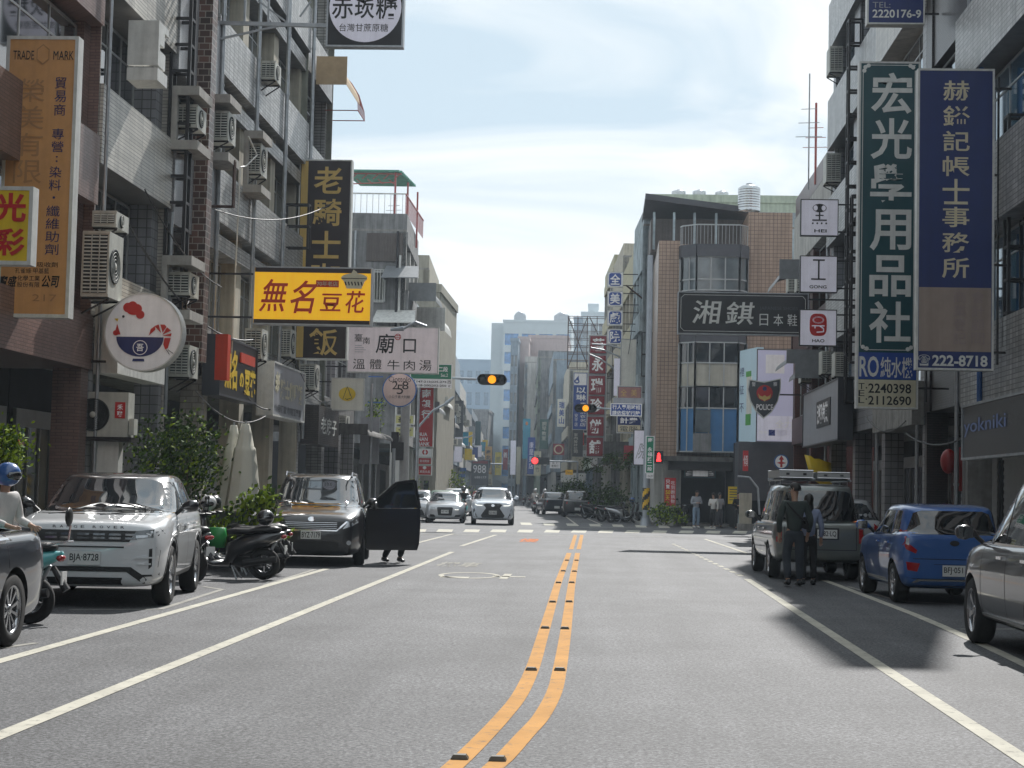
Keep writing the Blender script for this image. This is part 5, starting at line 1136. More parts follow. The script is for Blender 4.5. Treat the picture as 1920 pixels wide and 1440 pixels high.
# antennas on the right skyline
for i, (px_, py, Y, h) in enumerate(((1516, 330, 64, 4.4), (1529, 322, 66, 3.2), (738, 400, 86, 2.0))):
    p = at(px_, py, Y); r = thing('antenna', ['tall thin antenna mast above the square signs', 'red and white antenna tower right of the thin mast', 'small television antenna on the left terrace building'][i], 'antenna', (p.x, Y, p.z-(.5 if i < 2 else 1)))
    mb = MB(); mb.bar((0, 0, 0), (0, 0, h), .03 if i != 1 else .05, mr if i == 1 else M_STEEL, 6)
    for k in range(3): zz = h*(.45+.12*k); mb.bar((-.5+.1*k, 0, zz), (.5-.1*k, .1, zz+.05), .015, mr if i == 1 else M_STEEL, 4)
    mb.build('mast', r)
# ------------------------------------------------------------ cables
def cable(label, a, b, sag, r=.015):
    a = Vector(a); b = Vector(b); o = thing('cable', label, 'cable', a); P = []
    for i in range(13): t = i/12; p = a.lerp(b, t)-a; p.z -= sag*4*t*(1-t); P.append(p)
    mb = MB(); mb.tube(P, r, M_BLACKP, 5); mb.build('wire', o)
cable('black cable slung along the left facade under the units', (-9.15, 33, 7.3), (-9.15, 40, 6.2), .3); cable('black cable running over the tofu sign to the rice sign', (-9.2, 38.8, 7.9), (-8.6, 52.6, 10.4), .4)
cable('cable sagging below the flame lettered sign', (-9.2, 38, 3.6), (-9.2, 46, 3.4), .4); cable('cable hanging beside the round white sign', (-9.2, 35, 4.2), (-9.3, 38.5, 6.4), .1)
cable('cable drooping over the right hand arcade', (7.6, 43.5, 3.5), (7.6, 50, 3.9), .35); cable('cable in front of the red brick corner building', (7.7, 57, 6.2), (7.8, 66, 6.6), .5)
for i, (a, b, sg) in enumerate((((-9.2, 43, 3.9), (-9.2, 50, 4.3), .5), ((-9.15, 50, 5.2), (-9.2, 58, 4.6), .6), ((-9.2, 57, 6.8), (-9.3, 65, 5.9), .3), ((-9.25, 32, 6.6), (-9.2, 44, 5.3), .7), ((7.7, 44, 5.9), (7.6, 54, 5.4), .5), ((7.8, 34, 3.4), (7.7, 44, 3.2), .5))):
    cable('thin black cable %s' % ['below the flame lettered sign towards the grey sign', 'between the grey sign and the lamp sign', 'over the low shophouse balcony', 'from the round bowl sign to the tofu sign', 'under the white square signs', 'along the ledge over the dark shop board'][i], a, b, sg, .022)
cable('cable from the pole to the far right row', at(1190, 560, 84), (1.2, 100, 9), .6, .02); cable('cable above the far left row', (-10.2, 86, 8.6), (-11.5, 112, 8.2), .5, .02)
pipe('rusty stay rod holding the theatre letter signs', [at(1174, 535, 94), at(1211, 565, 94)], .05, M_RUST, 'stay rod', 'stay_rod')
for i, (a, b) in enumerate((((1105, 664), (1150, 690)), ((1110, 645), (1172, 655)), ((1108, 652), (1160, 668)))): pipe('curved grey street lamp arm crossing the red cake shop letters, %s' % ['lowest', 'topmost', 'middle'][i], [at(*a, 99), at((a[0]+b[0])/2, (a[1]+b[1])/2-3, 99), at(*b, 99), at(b[0]+6, b[1]+14, 99)], .05, M_STEEL, 'street lamp', 'street_lamp')

# ------------------------------------------------------------ poles, signals and road signs
L_AMB = mat('lit_amber_lens', (1, .36, .01), .3, var=0, emit=1.0); L_RED = mat('lit_red_lens', (1, .03, .03), .3, var=0, emit=3.0); L_OFF = mat('dark_lens', (.02, .022, .02), .15, var=.3)
M_POLE = mat('pale_steel_pole', (.36, .39, .43), .45, .3, .1); M_POLEC = mat('concrete_pole', (.34, .34, .34), .8, var=.15, streak=.2)
STR_Y = sm('hazard_yellow', (.75, .45, .02)); 
def signal(label, x0, x1, yc_, Y, lit, arm_to=None, k=3, root=None):
    a = at(x0, yc_, Y); b = at(x1, yc_, Y); W = b.x-a.x; r0 = W/6.1*1.0; o = thing('traffic_light', label, 'traffic light', ((a.x+b.x)/2, Y, a.z))
    mb = MB(); n = 16; hh = W/5.4
    P = [(W/2-hh+hh*math.sin(math.pi*i/n), hh*math.cos(math.pi*i/n)) for i in range(n+1)]+[(-W/2+hh-hh*math.sin(math.pi*i/n), -hh*math.cos(math.pi*i/n)) for i in range(n+1)]
    mb.poly([(x, 0, z) for x, z in P][::-1], .2, M_BLACKP); mb.build('housing', o)
    for i in range(3):
        x = (i-1)*W*.325; q = MB(); T = Matrix.Translation((x, -.0, 0)) @ Matrix.Rotation(R(90), 4, 'X')
        q.lathe([(r0*.86, .02), (r0*.6, .04), (0, .05)], (L_AMB if lit == i else L_OFF), 20, T); q.build('lens', o)
        v = MB(); m = 14
        ring = [[Vector((x+r0*rr*math.cos(math.pi*(j/m*1.3-.15)), yy, r0*rr*math.sin(math.pi*(j/m*1.3-.15)))) for j in range(m+1)] for yy, rr in ((0, 1.0), (-.22, 1.02))]
        v.loft(ring, M_BLACKP, True, False, False); v.loft([[p*1 for p in r_] for r_ in ring[::-1]], M_BLACKP, True, False, False); v.build('visor', o)
    if arm_to is not None:
        g = MB(); g.tube([Vector(p)-o.location for p in arm_to], .05, M_POLE, 8); g.build('arm', o)
    return o
PL = at(756, 900, 66).x
signal('left traffic light on a horizontal arm, its middle lamp glowing amber', 895, 950, 711, 66, 1, [at(893, 711, 66), at(850, 709, 66), (PL, 66.1, at(850, 709, 66).z-.05)])
r = thing('signal_pole', 'thick grey pole carrying the left traffic light behind the round noodle sign', 'pole', (PL, 66, 0)); mb = MB(); mb.bar((0, .15, 0), (0, .15, 7.6), .20, M_POLEC, 14, .16); mb.build('shaft', r)
q = MB(); q.box(-.35, .0, -.15, .1, 2.6, 3.3, M_DARK); q.box(-.5, -.22, -.1, .2, 2.9, 3.7, M_DARK); q.build('control_box', r)
def stripes(px_, Y, base_z, h, rr, parent_name, label, H, m):
    r = thing('striped_pole', label, 'pole', (at(px_, 900, Y).x, Y, 0)); mb = MB(); mb.bar((0, 0, 0), (0, 0, H), rr, m, 12, rr*.8); mb.bar((0, 0, 0), (0, 0, .35), rr*1.7, m, 12, rr*1.2); mb.build('shaft', r)
    q = MB(); n = 20; k = 12
    for j in range(n):
        for i in range(k):
            dark = int((j*.6+i*n*.6/k*.0+ (i if i < k/2 else k-i)*1.0)//3) % 2
            a0 = 2*math.pi*i/k; a1 = 2*math.pi*(i+1)/k; z0 = base_z+h*j/n; z1 = base_z+h*(j+1)/n; R_ = rr*1.06
            q.add([(R_*math.cos(a0), R_*math.sin(a0), z0), (R_*math.cos(a1), R_*math.sin(a1), z0), (R_*math.cos(a1), R_*math.sin(a1), z1), (R_*math.cos(a0), R_*math.sin(a0), z1)], [(0, 1, 2, 3)], M_BLACKP if dark else STR_Y)
    q.build('hazard_wrap', r); return r
PR = stripes(1212, 82, .75, 1.05, .17, '', 'tall pale steel pole with a black and yellow striped wrap at the crossing', 13.0, M_POLE)
stripes(737, 63.5, .9, .7, .08, '', 'thin steel pole with a striped wrap behind the open van door', 3.0, M_STEEL); stripes(781, 72, .4, .9, .06, '', 'slim pole with a striped wrap left of the red bank sign', 6.5, M_STEEL)
stripes(693, 60, .1, .3, .06, '', 'dark slim pole that carries the round noodle sign', 5.2, M_STEEL)
zA = at(1150, 768, 82).z; px2 = PR.location.x
signal('right traffic light glowing amber in front of the red cake shop letters', 1077, 1119, 765, 82, 1, [at(1119, 765, 82), at(1160, 768, 82), (px2-.5, 82.05, zA-.1), (px2-.15, 82.05, zA-.7), (px2, 82.05, zA-1.4)])
rd = sign('road_sign', 'blue road sign with two lines of white characters beside the right traffic light', (1145, 757, 1203, 780), 81.8, S_BLU, [('行人專用時相', 1148, 759, 1200, 768, S_WHT, {'b': .02}), ('請依燈號行駛', 1148, 770, 1200, 779, S_WHT, {'b': .02})], thick=.04, frame=S_WHT, fw=.03, cat='road sign')
sign('blank_plate', 'blank white plate fixed above the blue road sign', (1150, 746, 1208, 757), 81.9, S_GRY, [], thick=.04, cat='road sign')
sign('street_name_sign', 'green vertical street name sign on the pale pole', (1211, 818, 1226, 887), 81.6, S_GRN, [('南', 1214, 821, 1223, 829, S_WHT, {'b': .02}), ('永福路二段', 1214, 838, 1223, 884, S_WHT, {'v': 1, 'b': .02})], thick=.04, frame=S_WHT, fw=.02, cat='street sign')
sign('number_plate_board', 'little white house number board under the green vertical street sign', (1212, 888, 1225, 897), 81.6, S_WHT, [('118-200', 1213, 890, 1224, 895, S_BLK)], thick=.03, cat='street sign')
sign('street_name_sign', 'green street name sign with white arrow half hidden by the beef soup sign', (770, 683, 847, 711), 65.6, S_GRN, [('二段', 822, 687, 840, 697, S_WHT, {'b': .02}), ('Sec.2', 827, 700, 840, 706, S_WHT, {})], thick=.05, frame=S_WHT, fw=.01, cat='street sign')
sign('house_number_board', 'white board of house numbers under the green street name sign', (778, 712, 847, 727), 65.6, S_WHT, [('147-215|225-275', 781, 714, 837, 719, S_BLK, {'b': .02}), ('118-200|202-250', 781, 721, 837, 726, S_BLK, {'b': .02}), ('西', 839, 713, 846, 719, S_BLK), ('W', 840, 721, 845, 726, S_BLK)], thick=.04, cat='street sign')
o = thing('pedestrian_signal', 'small black pedestrian signal showing a red figure', 'pedestrian light', at(1235, 869, 81.9)); mb = MB(); mb.box(-.22, .22, 0, .2, 0, .6, M_BLACKP); mb.build('housing', o)
mb = MB(); mb.ball((0, -.02, .45), .06, .02, .06, L_RED, 8, 5); mb.box(-.08, .08, -.03, 0, .18, .40, L_RED); mb.box(-.11, .11, -.03, 0, .10, .18, L_RED); mb.build('red_figure', o); mb = MB(); mb.bar((-.2, .1, .1), (-.6, .1, .1), .04, M_POLE); mb.build('bracket', o)
for i, (x, y, Y) in enumerate(((1003, 864, 140), (892, 869, 222))):
    o = thing('traffic_light', ['small red signal light in front of the blue vertical sign', 'tiny red signal light above the numbers 988'][i], 'traffic light', at(x, y, Y)); k = 1+.6*i; mb = MB(); mb.box(-.3*k, 1.2*k, 0, .3, -.3*k, .3*k, M_BLACKP); mb.build('housing', o); q = MB(); q.lathe([(.26*k, .02), (.1, .06), (0, .06)], L_RED, 16, Matrix.Rotation(R(90), 4, 'X')); q.build('lens', o)
    g_ = MB(); g_.bar((1.2*k, .1, 0), (3.5*k, .1, 0), .06*k, M_POLE, 6); g_.bar((3.5*k, .1, 0), (3.5*k, .1, -o.location.z), .08*k, M_POLE, 6); g_.build('arm', o)
for i, (x, y, x2, y2, Y) in enumerate(((785, 800, 836, 757, 72), (800, 612, 757, 616, 57.5), (862, 828, 878, 820, 150), (864, 848, 884, 836, 190))):
    a = at(x, y, Y); b = at(x2, y2, Y); r = thing('street_lamp', ['curved lamp arm over the white row of the bank sign', 'short spotlight arm above the beef soup sign', 'street lamp arm on the far left row', 'second street lamp arm on the far left row'][i], 'street lamp', a); mb = MB(); mb.tube([(0, 0, 0), (b-a)*.5+Vector((0, 0, .18)), (b-a)], .045, M_POLE, 6); mb.build('arm', r)
    q = MB(); d = (b-a).normalized(); q.bar(b-a, b-a+d*.45, .09, M_POLE, 8, .05); q.build('lamp_head', r)
# fillers along the far rows: plain vertical signs, units and canopies
cols = [S_OFW, S_GRY, S_CRED, S_BLU, S_WHT, S_TEAL, S_GLD, S_LIL, S_DGRY, S_CYN, S_RED, S_YEL]
fill = []
for i in range(26):
    side = 1 if i % 2 else -1; Y = 96+i*7.2+rnd.uniform(-2, 2); x0 = -9.9 if side > 0 else 2.4; X = far_x(x0, Y)
    h = rnd.uniform(1.2, 3.2); w_ = rnd.uniform(.5, .9); z = rnd.uniform(3.6, 7.5)
    if side < 0 and 100 < Y < 130: z = 3.4; h = 1.0
    r = thing('blank_sign', '', 'shop sign', (X+side*(w_/2+.15), Y, z), RZF, 'plain hanging signs along the far street'); mb = MB(); c = cols[i % len(cols)]; mb.box(-w_/2, w_/2, 0, .2, 0, h, c); mb.build('panel', r)
    f = MB(); e = .03
    for (a, b, p, q) in ((-w_/2-e, -w_/2, -e, h+e), (w_/2, w_/2+e, -e, h+e), (-w_/2, w_/2, -e, 0), (-w_/2, w_/2, h, h+e)): f.box(a, b, -.02, .22, p, q, M_STEEL)
    f.build('frame', r); r['label'] = 'plain %s hanging sign on the far %s row, number of storeys up about %s, %s of its row' % (c.name[5:].replace('_', ' '), 'left' if side > 0 else 'right', 'one' if z < 5.2 else 'two', ['first', 'second', 'third', 'fourth', 'fifth', 'sixth', 'seventh', 'eighth', 'ninth', 'tenth', 'eleventh', 'twelfth', 'thirteenth'][i//2])
    r['label'] = 'plain %s sign, %s along the far %s row' % (c.name[5:].replace('_', ' '), ['first', 'second', 'third', 'fourth', 'fifth', 'sixth', 'seventh', 'eighth', 'ninth', 'tenth', 'eleventh', 'twelfth', 'thirteenth'][i//2], 'left' if side > 0 else 'right')
me3 = ac_mesh(.5, .9, .7)
for i in range(22):
    side = 1 if i % 2 else -1; Y = 86+i*5.5; x0 = -9.9 if side > 0 else 2.4
    if side < 0 and Y < 94: continue
    X = far_x(x0, Y); r = thing('air_conditioner', 'outdoor unit on the far %s row, %s from the crossing' % ('left' if side > 0 else 'right', ['first', 'second', 'third', 'fourth', 'fifth', 'sixth', 'seventh', 'eighth', 'ninth', 'tenth', 'eleventh'][i//2]), 'air conditioner', (X+(0 if side > 0 else -.5), Y, rnd.choice((4.9, 8.2, 5.3, 8.6))), RZF, 'outdoor units along the far street')
    for nm, me in zip(('casing', 'grille', 'fan'), me3): obj(nm, me, r)
for i, (Y, side, z) in enumerate(((97, 1, 6.5), (108, 1, 7.4), (121, 1, 6.6), (137, 1, 5.6), (115, -1, 4.0), (126, -1, 6.8), (140, -1, 6.2), (158, -1, 5.4), (160, 1, 6.0), (178, 1, 5.2))):
    canopy('small canopy on the far %s row, %s from the crossing' % ('left' if side > 0 else 'right', ['first', 'second', 'third', 'fourth', 'first', 'second', 'third', 'fourth', 'fifth', 'sixth'][i]), far_x(-9.9 if side > 0 else 2.4, Y), side, Y, Y+4, z, 1.2, .6, [M_CAN, M_WPAINT, M_CONCD, M_ALU][i % 4], 'canopies along the far street')
# ------------------------------------------------------------ cars
def paint(name, col, metal=.0, rough=.28): return mat('paint_'+name, col, rough, metal, var=.03, scale=2, coat=1, spec=.5)
P_WHT = paint('white', (.68, .70, .72)); P_BLK = paint('black', (.012, .012, .015)); P_SIL = paint('silver', (.45, .46, .48), .5); P_PWH = paint('pearl_white', (.62, .66, .72))
P_BLU = paint('blue', (.03, .12, .38), .1); P_GRN = paint('grey_green', (.16, .175, .165), .4); P_DGR = paint('dark_grey', (.030, .027, .030), .15); P_NGR = paint('navy_grey', (.022, .028, .038), .15)
P_RED = paint('red', (.3, .02, .02)); P_TEAL = paint('turquoise', (.10, .48, .50)); P_GRNC = paint('pale_green', (.35, .5, .42))
C_GLASS = mat('car_glass', (.014, .017, .02), .03, var=0, spec=.9, coat=1)
C_TYRE = mat('tyre', (.016, .016, .016), .85, var=.2, scale=20)
C_TRIM = mat('car_black_trim', (.014, .014, .015), .45, var=.1); C_LAMP = mat('headlamp', (.50, .53, .56), .08, .3, var=.3, scale=12, coat=1); C_LAMPD = mat('headlamp_dark', (.10, .11, .12), .08, .2, var=.5, scale=14, coat=1)
C_TAIL = mat('tail_lamp', (.38, .012, .015), .12, var=.2, scale=10, coat=1); C_ALLOY = mat('alloy', (.50, .51, .53), .25, .9, var=.05); C_DRL = mat('daytime_lamp', (.9, .88, .8), .2, var=0, emit=1.2)
C_AMB = mat('lit_amber', (.9, .22, .03), .2, var=0, emit=1.5); C_PLATE = mat('plate_white', (.68, .69, .68), .4, var=.03); C_SEAM = mat('seam_shadow', (.01, .01, .01), .8, var=0)

class Patcher:
    def __init__(s, meshes):
        vs = []; fs = []
        for me in meshes:
            o = len(vs); vs += [v.co.copy() for v in me.vertices]; fs += [[i+o for i in p.vertices] for p in me.polygons]
        s.b = BVHTree.FromPolygons(vs, fs)
    def hit(s, view, h, z):
        if isinstance(view, str):
            if view == 'F': o, d = Vector((h, -8, z)), Vector((0, 1, 0))
            elif view == 'B': o, d = Vector((h, 8, z)), Vector((0, -1, 0))
            elif view == '+': o, d = Vector((5, h, z)), Vector((-1, 0, 0))
            elif view == '-': o, d = Vector((-5, h, z)), Vector((1, 0, 0))
            else: o, d = Vector((h, z, 5)), Vector((0, 0, -1))
        p, n, i, t = s.b.ray_cast(o, d)
        if p is None:
            p, n, i, t = s.b.find_nearest(o+d*6 if view not in '+-' else o+d*(5-.8))
        return p, d
    def patch(s, poly, view, m, name=None, parent=None, off=.006, step=.06, mb=None, rim=.02):
        P = [Vector(p) for p in poly]; B = []
        for a, b in zip(P, P[1:]+P[:1]):
            k = max(1, int((b-a).length/step+.5)); B += [a.lerp(b, i/k) for i in range(k)]
        nb = len(B)
        xs = [p.x for p in P]; ys = [p.y for p in P]; G = []
        x = min(xs)+step/2
        while x < max(xs):
            y = min(ys)+step/2
            while y < max(ys):
                c = False; j = len(P)-1
                for i in range(len(P)):
                    if (P[i].y > y) != (P[j].y > y) and x < (P[j].x-P[i].x)*(y-P[i].y)/(P[j].y-P[i].y)+P[i].x: c = not c
                    j = i
                if c and min((Vector((x, y))-q).length for q in B) > step*.4: G.append(Vector((x, y)))
                y += step
            x += step
        vs, es, fs, ov, oe, of = delaunay_2d_cdt(B+G, [(i, (i+1) % nb) for i in range(nb)], [], 1, 1e-5)
        out = []; back = []
        for v in vs:
            p, d = s.hit(view, v.x, v.y); out.append(p-d*off); back.append(p+d*rim)
        M = mb or MB()
        n = len(out)
        # orientation: faces must look back along the ray
        F_ = []
        for f in fs:
            a, b, c = [out[i] for i in f[:3]]
            F_.append(tuple(f) if (b-a).cross(c-a).dot(d) < 0 else tuple(reversed(f)))
        M.add(out, F_, m, True)
        if rim:
            idx = [k for k in range(n) if any(o < nb for o in ov[k])]
            cnt = {}
            for f in F_:
                for i in range(len(f)):
                    a, b = f[i], f[(i+1) % len(f)]; key = (min(a, b), max(a, b)); cnt.setdefault(key, []).append((a, b))
            R_ = [e[0] for e in cnt.values() if len(e) == 1]
            M.add(out+back, [(b, a, a+n, b+n) for a, b in R_], m, False)
        if mb is None: return M.build(name, parent)
        return M
def lerpt(t, x):
    if x <= t[0][0]: return t[0][1]
    for (a, b), (c, d) in zip(t, t[1:]):
        if x <= c:
            u = (x-a)/(c-a); u = u*u*(3-2*u)*.5+u*.5
            return b+(d-b)*u
    return t[-1][1]
WH = {}
def wheel(parent, x, y, rad, wd, style=5, side=1, rimmat=None, turn=0):
    k = (round(rad, 2), style, (rimmat or C_ALLOY).name)
    if k not in WH:
        T = Matrix.Rotation(R(90), 4, 'Y'); rr = rad*.68
        ty = MB(); ty.lathe([(rr, -wd/2+.01), (rad*.9, -wd/2), (rad*.985, -wd/2+.03), (rad, -wd/2+.06), (rad, wd/2-.06), (rad*.985, wd/2-.03), (rad*.9, wd/2), (rr, wd/2-.01)], C_TYRE, 40, T)
        rm = MB(); al = rimmat or C_ALLOY
        rm.lathe([(rr+.004, -wd/2), (rr+.004, wd/2-.012), (rr-.02, wd/2-.015), (rr-.028, wd/2-.05), (rr-.03, -wd/2)], al, 40, T)
        rm.lathe([(rr-.03, wd/2-.13), (0, wd/2-.13)], C_TRIM, 24, T, False)
        n = style
        for i in range(n):
            a0 = 2*math.pi*i/n
            for q in ((-.16, .16),) if n <= 6 else ((-.09, .09),):
                def P(r, da, h): return T @ Vector((r*math.cos(a0+da), r*math.sin(a0+da), h))
                w0, w1 = q
                v = [P(rad*.12, w0*3, wd/2-.045), P(rad*.12, w1*3, wd/2-.045), P(rr-.02, w1*.9, wd/2-.025), P(rr-.02, w0*.9, wd/2-.025),
                     P(rad*.12, w0*3, wd/2-.085), P(rad*.12, w1*3, wd/2-.085), P(rr-.02, w1*.9, wd/2-.075), P(rr-.02, w0*.9, wd/2-.075)]
                rm.add(v, [(0, 3, 2, 1)[::-1], (4, 5, 6, 7)[::-1], (0, 1, 5, 4), (1, 2, 6, 5), (2, 3, 7, 6), (3, 0, 4, 7)], al)
        rm.lathe([(rad*.15, wd/2-.08), (rad*.15, wd/2-.04), (rad*.1, wd/2-.032), (0, wd/2-.03)], al, 16, T)
        WH[k] = (ty.mesh('tyre'), rm.mesh('rim'))
    a, b = WH[k]
    o = obj('wheel', a, parent, (x, y, rad), (0, 0, 0 if side > 0 else math.pi)); o.rotation_euler = (0, 0, (0 if side > 0 else math.pi)+turn)
    obj('rim', b, o); return o
def plate(parent, pt, text, w=.34, h=.16, yaw=0, mc=None):
    root = MB(); root.box(-w/2, w/2, -.012, 0, -h/2, h/2, C_PLATE); o = root.build('number_plate', parent, loc=pt, rot=(0, 0, yaw))
    if text:
        t = MB(); lay_text(t, text, Vector((-w*.45, -.015, -h*.34)), UX, VZ, w*.9, h*.68, mc or S_BLK, .01); t.build('lettering', o)
    return o
CARS = {}
def car_shell(S):
    L_, W, H = S['L'], S['W'], S['H']; hw = W/2; fo = S['fo']; wb = S['wb']; Rw = S['R']
    top = S['top']; zb = S.get('zb', .22); fa, fd = S.get('ft', (.2, .8)); ra, rd = S.get('rt', (.12, .5))
    def hwf(y):
        k = 1.0
        if y < fd: k -= fa*(1-y/fd)**2.3
        if L_-y < rd: k -= ra*(1-(L_-y)/rd)**2.3
        return hw*k
    ys = [0, .025, .08, .18, .32, .5]+[.5+(L_-.95)*i/16 for i in range(1, 16)]+[L_-.45, L_-.28, L_-.15, L_-.06, L_-.02, L_]
    rings = []
    for y in ys:
        zt = lerpt(top, y); b = zb; e = min(y, L_-y); k = hwf(y)
        sh = S.get('shoulder', .93)
        if e < .1: b = zb+.10*(1-e/.1)**2; zt -= S.get('lip', .10)*(1-e/.1)**2
        b += .05*max(0, (y-L_+.7)/.7)
        h = zt-b; cr = S.get('crown', .035) if y < fo+wb*.35 else .01
        half = [(0, b), (.72*k, b), (.90*k, b+.03*h), (.965*k, b+.14*h), (.992*k, b+.34*h), (k, b+.55*h), (.99*k, b+.74*h), (.965*k, b+.88*h), (sh*k, zt-.02*h), (.80*k, zt+cr*.5), (.45*k, zt+cr*.9), (0, zt+cr)]
        ring = [Vector((x, y-L_/2, z)) for x, z in half]+[Vector((-x, y-L_/2, z)) for x, z in half[-2:0:-1]]
        rings.append(ring[::-1])
    mb = MB(); mb.loft([r[::-1] for r in rings], S['paint'], True); base = mb.mesh('body')
    cut = MB()
    for yw in (fo, fo+wb):
        for sx in (1, -1):
            T = Matrix.Translation((sx*(hw-.13), yw-L_/2, Rw)) @ Matrix.Rotation(R(90), 4, 'Y')
            cut.lathe([(0, -.16), (Rw+.055, -.16), (Rw+.055, .4), (0, .4)], C_TRIM, 28, T, False)
    body = smooth_mesh(base, 1, cut.mesh('cut'))
    # greenhouse
    g = S['gh']; zs = g['z0']; zr = H-.05; n = 44
    wbelt = g.get('wb', hw*.93); wroof = g.get('wr', hw*.74)
    def yf(t): return g['yf0']+(g['yf1']-g['yf0'])*(t**g.get('ef', .94))
    def yr(t): return g['yr0']+(g['yr1']-g['yr0'])*(t**g.get('er', 1.3))
    def ww(t): return wbelt+(wroof-wbelt)*t**1.15
    def roofz(y, edge): 
        m = (yf(1)+yr(1))/2; hl = (yr(1)-yf(1))/2
        return -S.get('arch', .06)*((y-m)/hl)**2
    rings = []
    ex = 2/4.2
    for t, sc, dz in [(-.12, 1, 0), (0, 1, 0), (.25, 1, 0), (.5, 1, 0), (.75, 1, 0), (.9, 1, 0), (1, .985, 0), (1, .93, .028), (1, .8, .042), (1, .5, .05), (1, .2, .05)]:
        tt = max(t, 0); r = []
        for i in range(n):
            a = 2*math.pi*i/n; c = math.cos(a); s_ = math.sin(a)
            x = ww(tt)*math.copysign(abs(c)**ex, c)*sc
            m = (yf(tt)+yr(tt))/2; hl = (yr(tt)-yf(tt))/2
            y = m+hl*math.copysign(abs(s_)**ex, s_)*(sc if sc > .9 else sc)
            # windscreen bows forward in the middle
            if s_ < 0: y += .10*(abs(x)/ww(tt))**2*(1 if abs(s_) > .5 else 0)*abs(s_)
            z = zs+(zr-zs)*t+dz
            if tt > .3: z += roofz(y, 0)*min(1, (tt-.3)/.7)*.8
            r.append(Vector((x, y-L_/2, z)))
        rings.append(r)
    mb = MB(); mb.loft(rings, S.get('roofpaint', S['paint']), True); gh = smooth_mesh(mb.mesh('cabin'), 1)
    for me in (body, gh):
        me.polygons.foreach_set('use_smooth', [True]*len(me.polygons))
    return body, gh, yf, yr, ww, zs, zr, hwf
def smooth_by_angle(me, ang=35):
    bm = bmesh.new(); bm.from_mesh(me)
    for e in bm.edges: e.smooth = not (len(e.link_faces) == 2 and e.calc_face_angle(0) > R(ang))
    bm.to_mesh(me); bm.free()
def make_car(S, label, loc, rz, cat='car', group=None, name='parked_car', det=1, plates=('', ''), open_door=False):
    """front looks to local -y"""
    root = thing(name, label, cat, loc, rz, group)
    body, gh, yf, yr, ww, zs, zr, hwf = car_shell(S)
    smooth_by_angle(body); L_, W, H = S['L'], S['W'], S['H']; hw = W/2; h2 = L_/2
    obj('body', body, root); obj('cabin', gh, root)
    pt = Patcher([body, gh]); st = .07 if det else .14
    rnd_off = .004
    g = S['gh']
    T0, T1 = .06, .90
    z = lambda t: zs+(zr-zs)*t
    # windscreen and rear window in front view
    for view, nm, key, tb, tt, inset in (('F', 'windscreen', 'ws', T0-.03, .92, .075), ('B', 'rear_window', 'rw', g.get('rwb', .1), .88, g.get('rwi', .12))):
        if view == 'B' and g.get('norw'): continue
        a = ww(tb)-inset; b = ww(tt)-inset-.03
        pt.patch([(-a, z(tb)), (a, z(tb)), (b, z(tt)-.04), (b*.8, z(tt)), (-b*.8, z(tt)), (-b, z(tt)-.04)], view, C_GLASS, nm, root, off=.009, step=st*.8)
    # side windows
    za, zb_ = z(T0), z(.86); ds = g.get('doors')
    tA = lambda zz: (zz-zs)/(zr-zs)
    for v in '+-':
        if open_door and v == '+': pass
        cuts = ds
        for i in range(len(cuts)-1):
            y0, y1 = cuts[i], cuts[i+1]
            fr = lambda zz: yf(tA(zz))+.16 if i == 0 else y0+.035
            bk = lambda zz: min(y1-.035, yr(tA(zz))-.12)
            P = [(fr(za)-h2, za), (bk(za)-h2, za), (bk(zb_*.5+za*.5)-h2, (zb_+za)/2), (bk(zb_)-h2-.03, zb_), (fr(zb_)-h2+.05, zb_), (fr((za+zb_)/2)-h2, (za+zb_)/2)]
            pt.patch(P, v, C_GLASS, 'side_window', root, off=.007, step=st)
    # wheels
    Rw = S['R']
    for yw, tn in ((S['fo'], S.get('turn', 0)), (S['fo']+S['wb'], 0)):
        for sx in (1, -1): wheel(root, sx*(hw-.115), yw-h2, Rw, .215, S.get('spokes', 5), sx, S.get('rim'), tn)
    sill = S.get('zb', .22)
    if det:
        # door seams, handles, sill trim and arch trims on both flanks
        for v in '+-':
            mb = MB()
            for y in S.get('seams', []):
                pt.patch([(y-.006-h2, sill+.14), (y+.006-h2, sill+.14), (y+.006-h2, zs-.02), (y-.006-h2, zs-.02)], v, C_SEAM, mb=mb, off=.0025, step=.1, rim=0)
            if mb.v: mb.build('door_seam', root)
            for y in S.get('handles', []):
                p, d = pt.hit(v, y-h2, S.get('hz', zs-.14)); m_ = MB(); m_.box(-.1, .1, -.018, .018, -.014, .014, S.get('hm', S['paint']), Matrix.Translation(p-d*.02) @ Matrix.Rotation(R(90), 4, 'Z')); m_.build('door_handle', root)
            if S.get('cladding'):
                pt.patch([(S['fo']+Rw+.08-h2, sill+.02), (S['fo']+S['wb']-Rw-.08-h2, sill+.02), (S['fo']+S['wb']-Rw-.08-h2, sill+.14), (S['fo']+Rw+.08-h2, sill+.12)], v, C_TRIM, 'sill_trim', root, step=.1)
                for yw in (S['fo'], S['fo']+S['wb']):
                    r0, r1 = Rw+.05, Rw+.10; P = []
                    for i in range(15): a = math.pi*i/14; P.append((yw-h2+r1*math.cos(a), Rw+r1*math.sin(a)))
                    for i in range(14, -1, -1): a = math.pi*i/14; P.append((yw-h2+r0*math.cos(a), Rw+r0*math.sin(a)))
                    pt.patch(P, v, C_TRIM, 'arch_trim', root, step=.1, off=.008)
    # mirrors
    my = g['yf0']+.42-h2
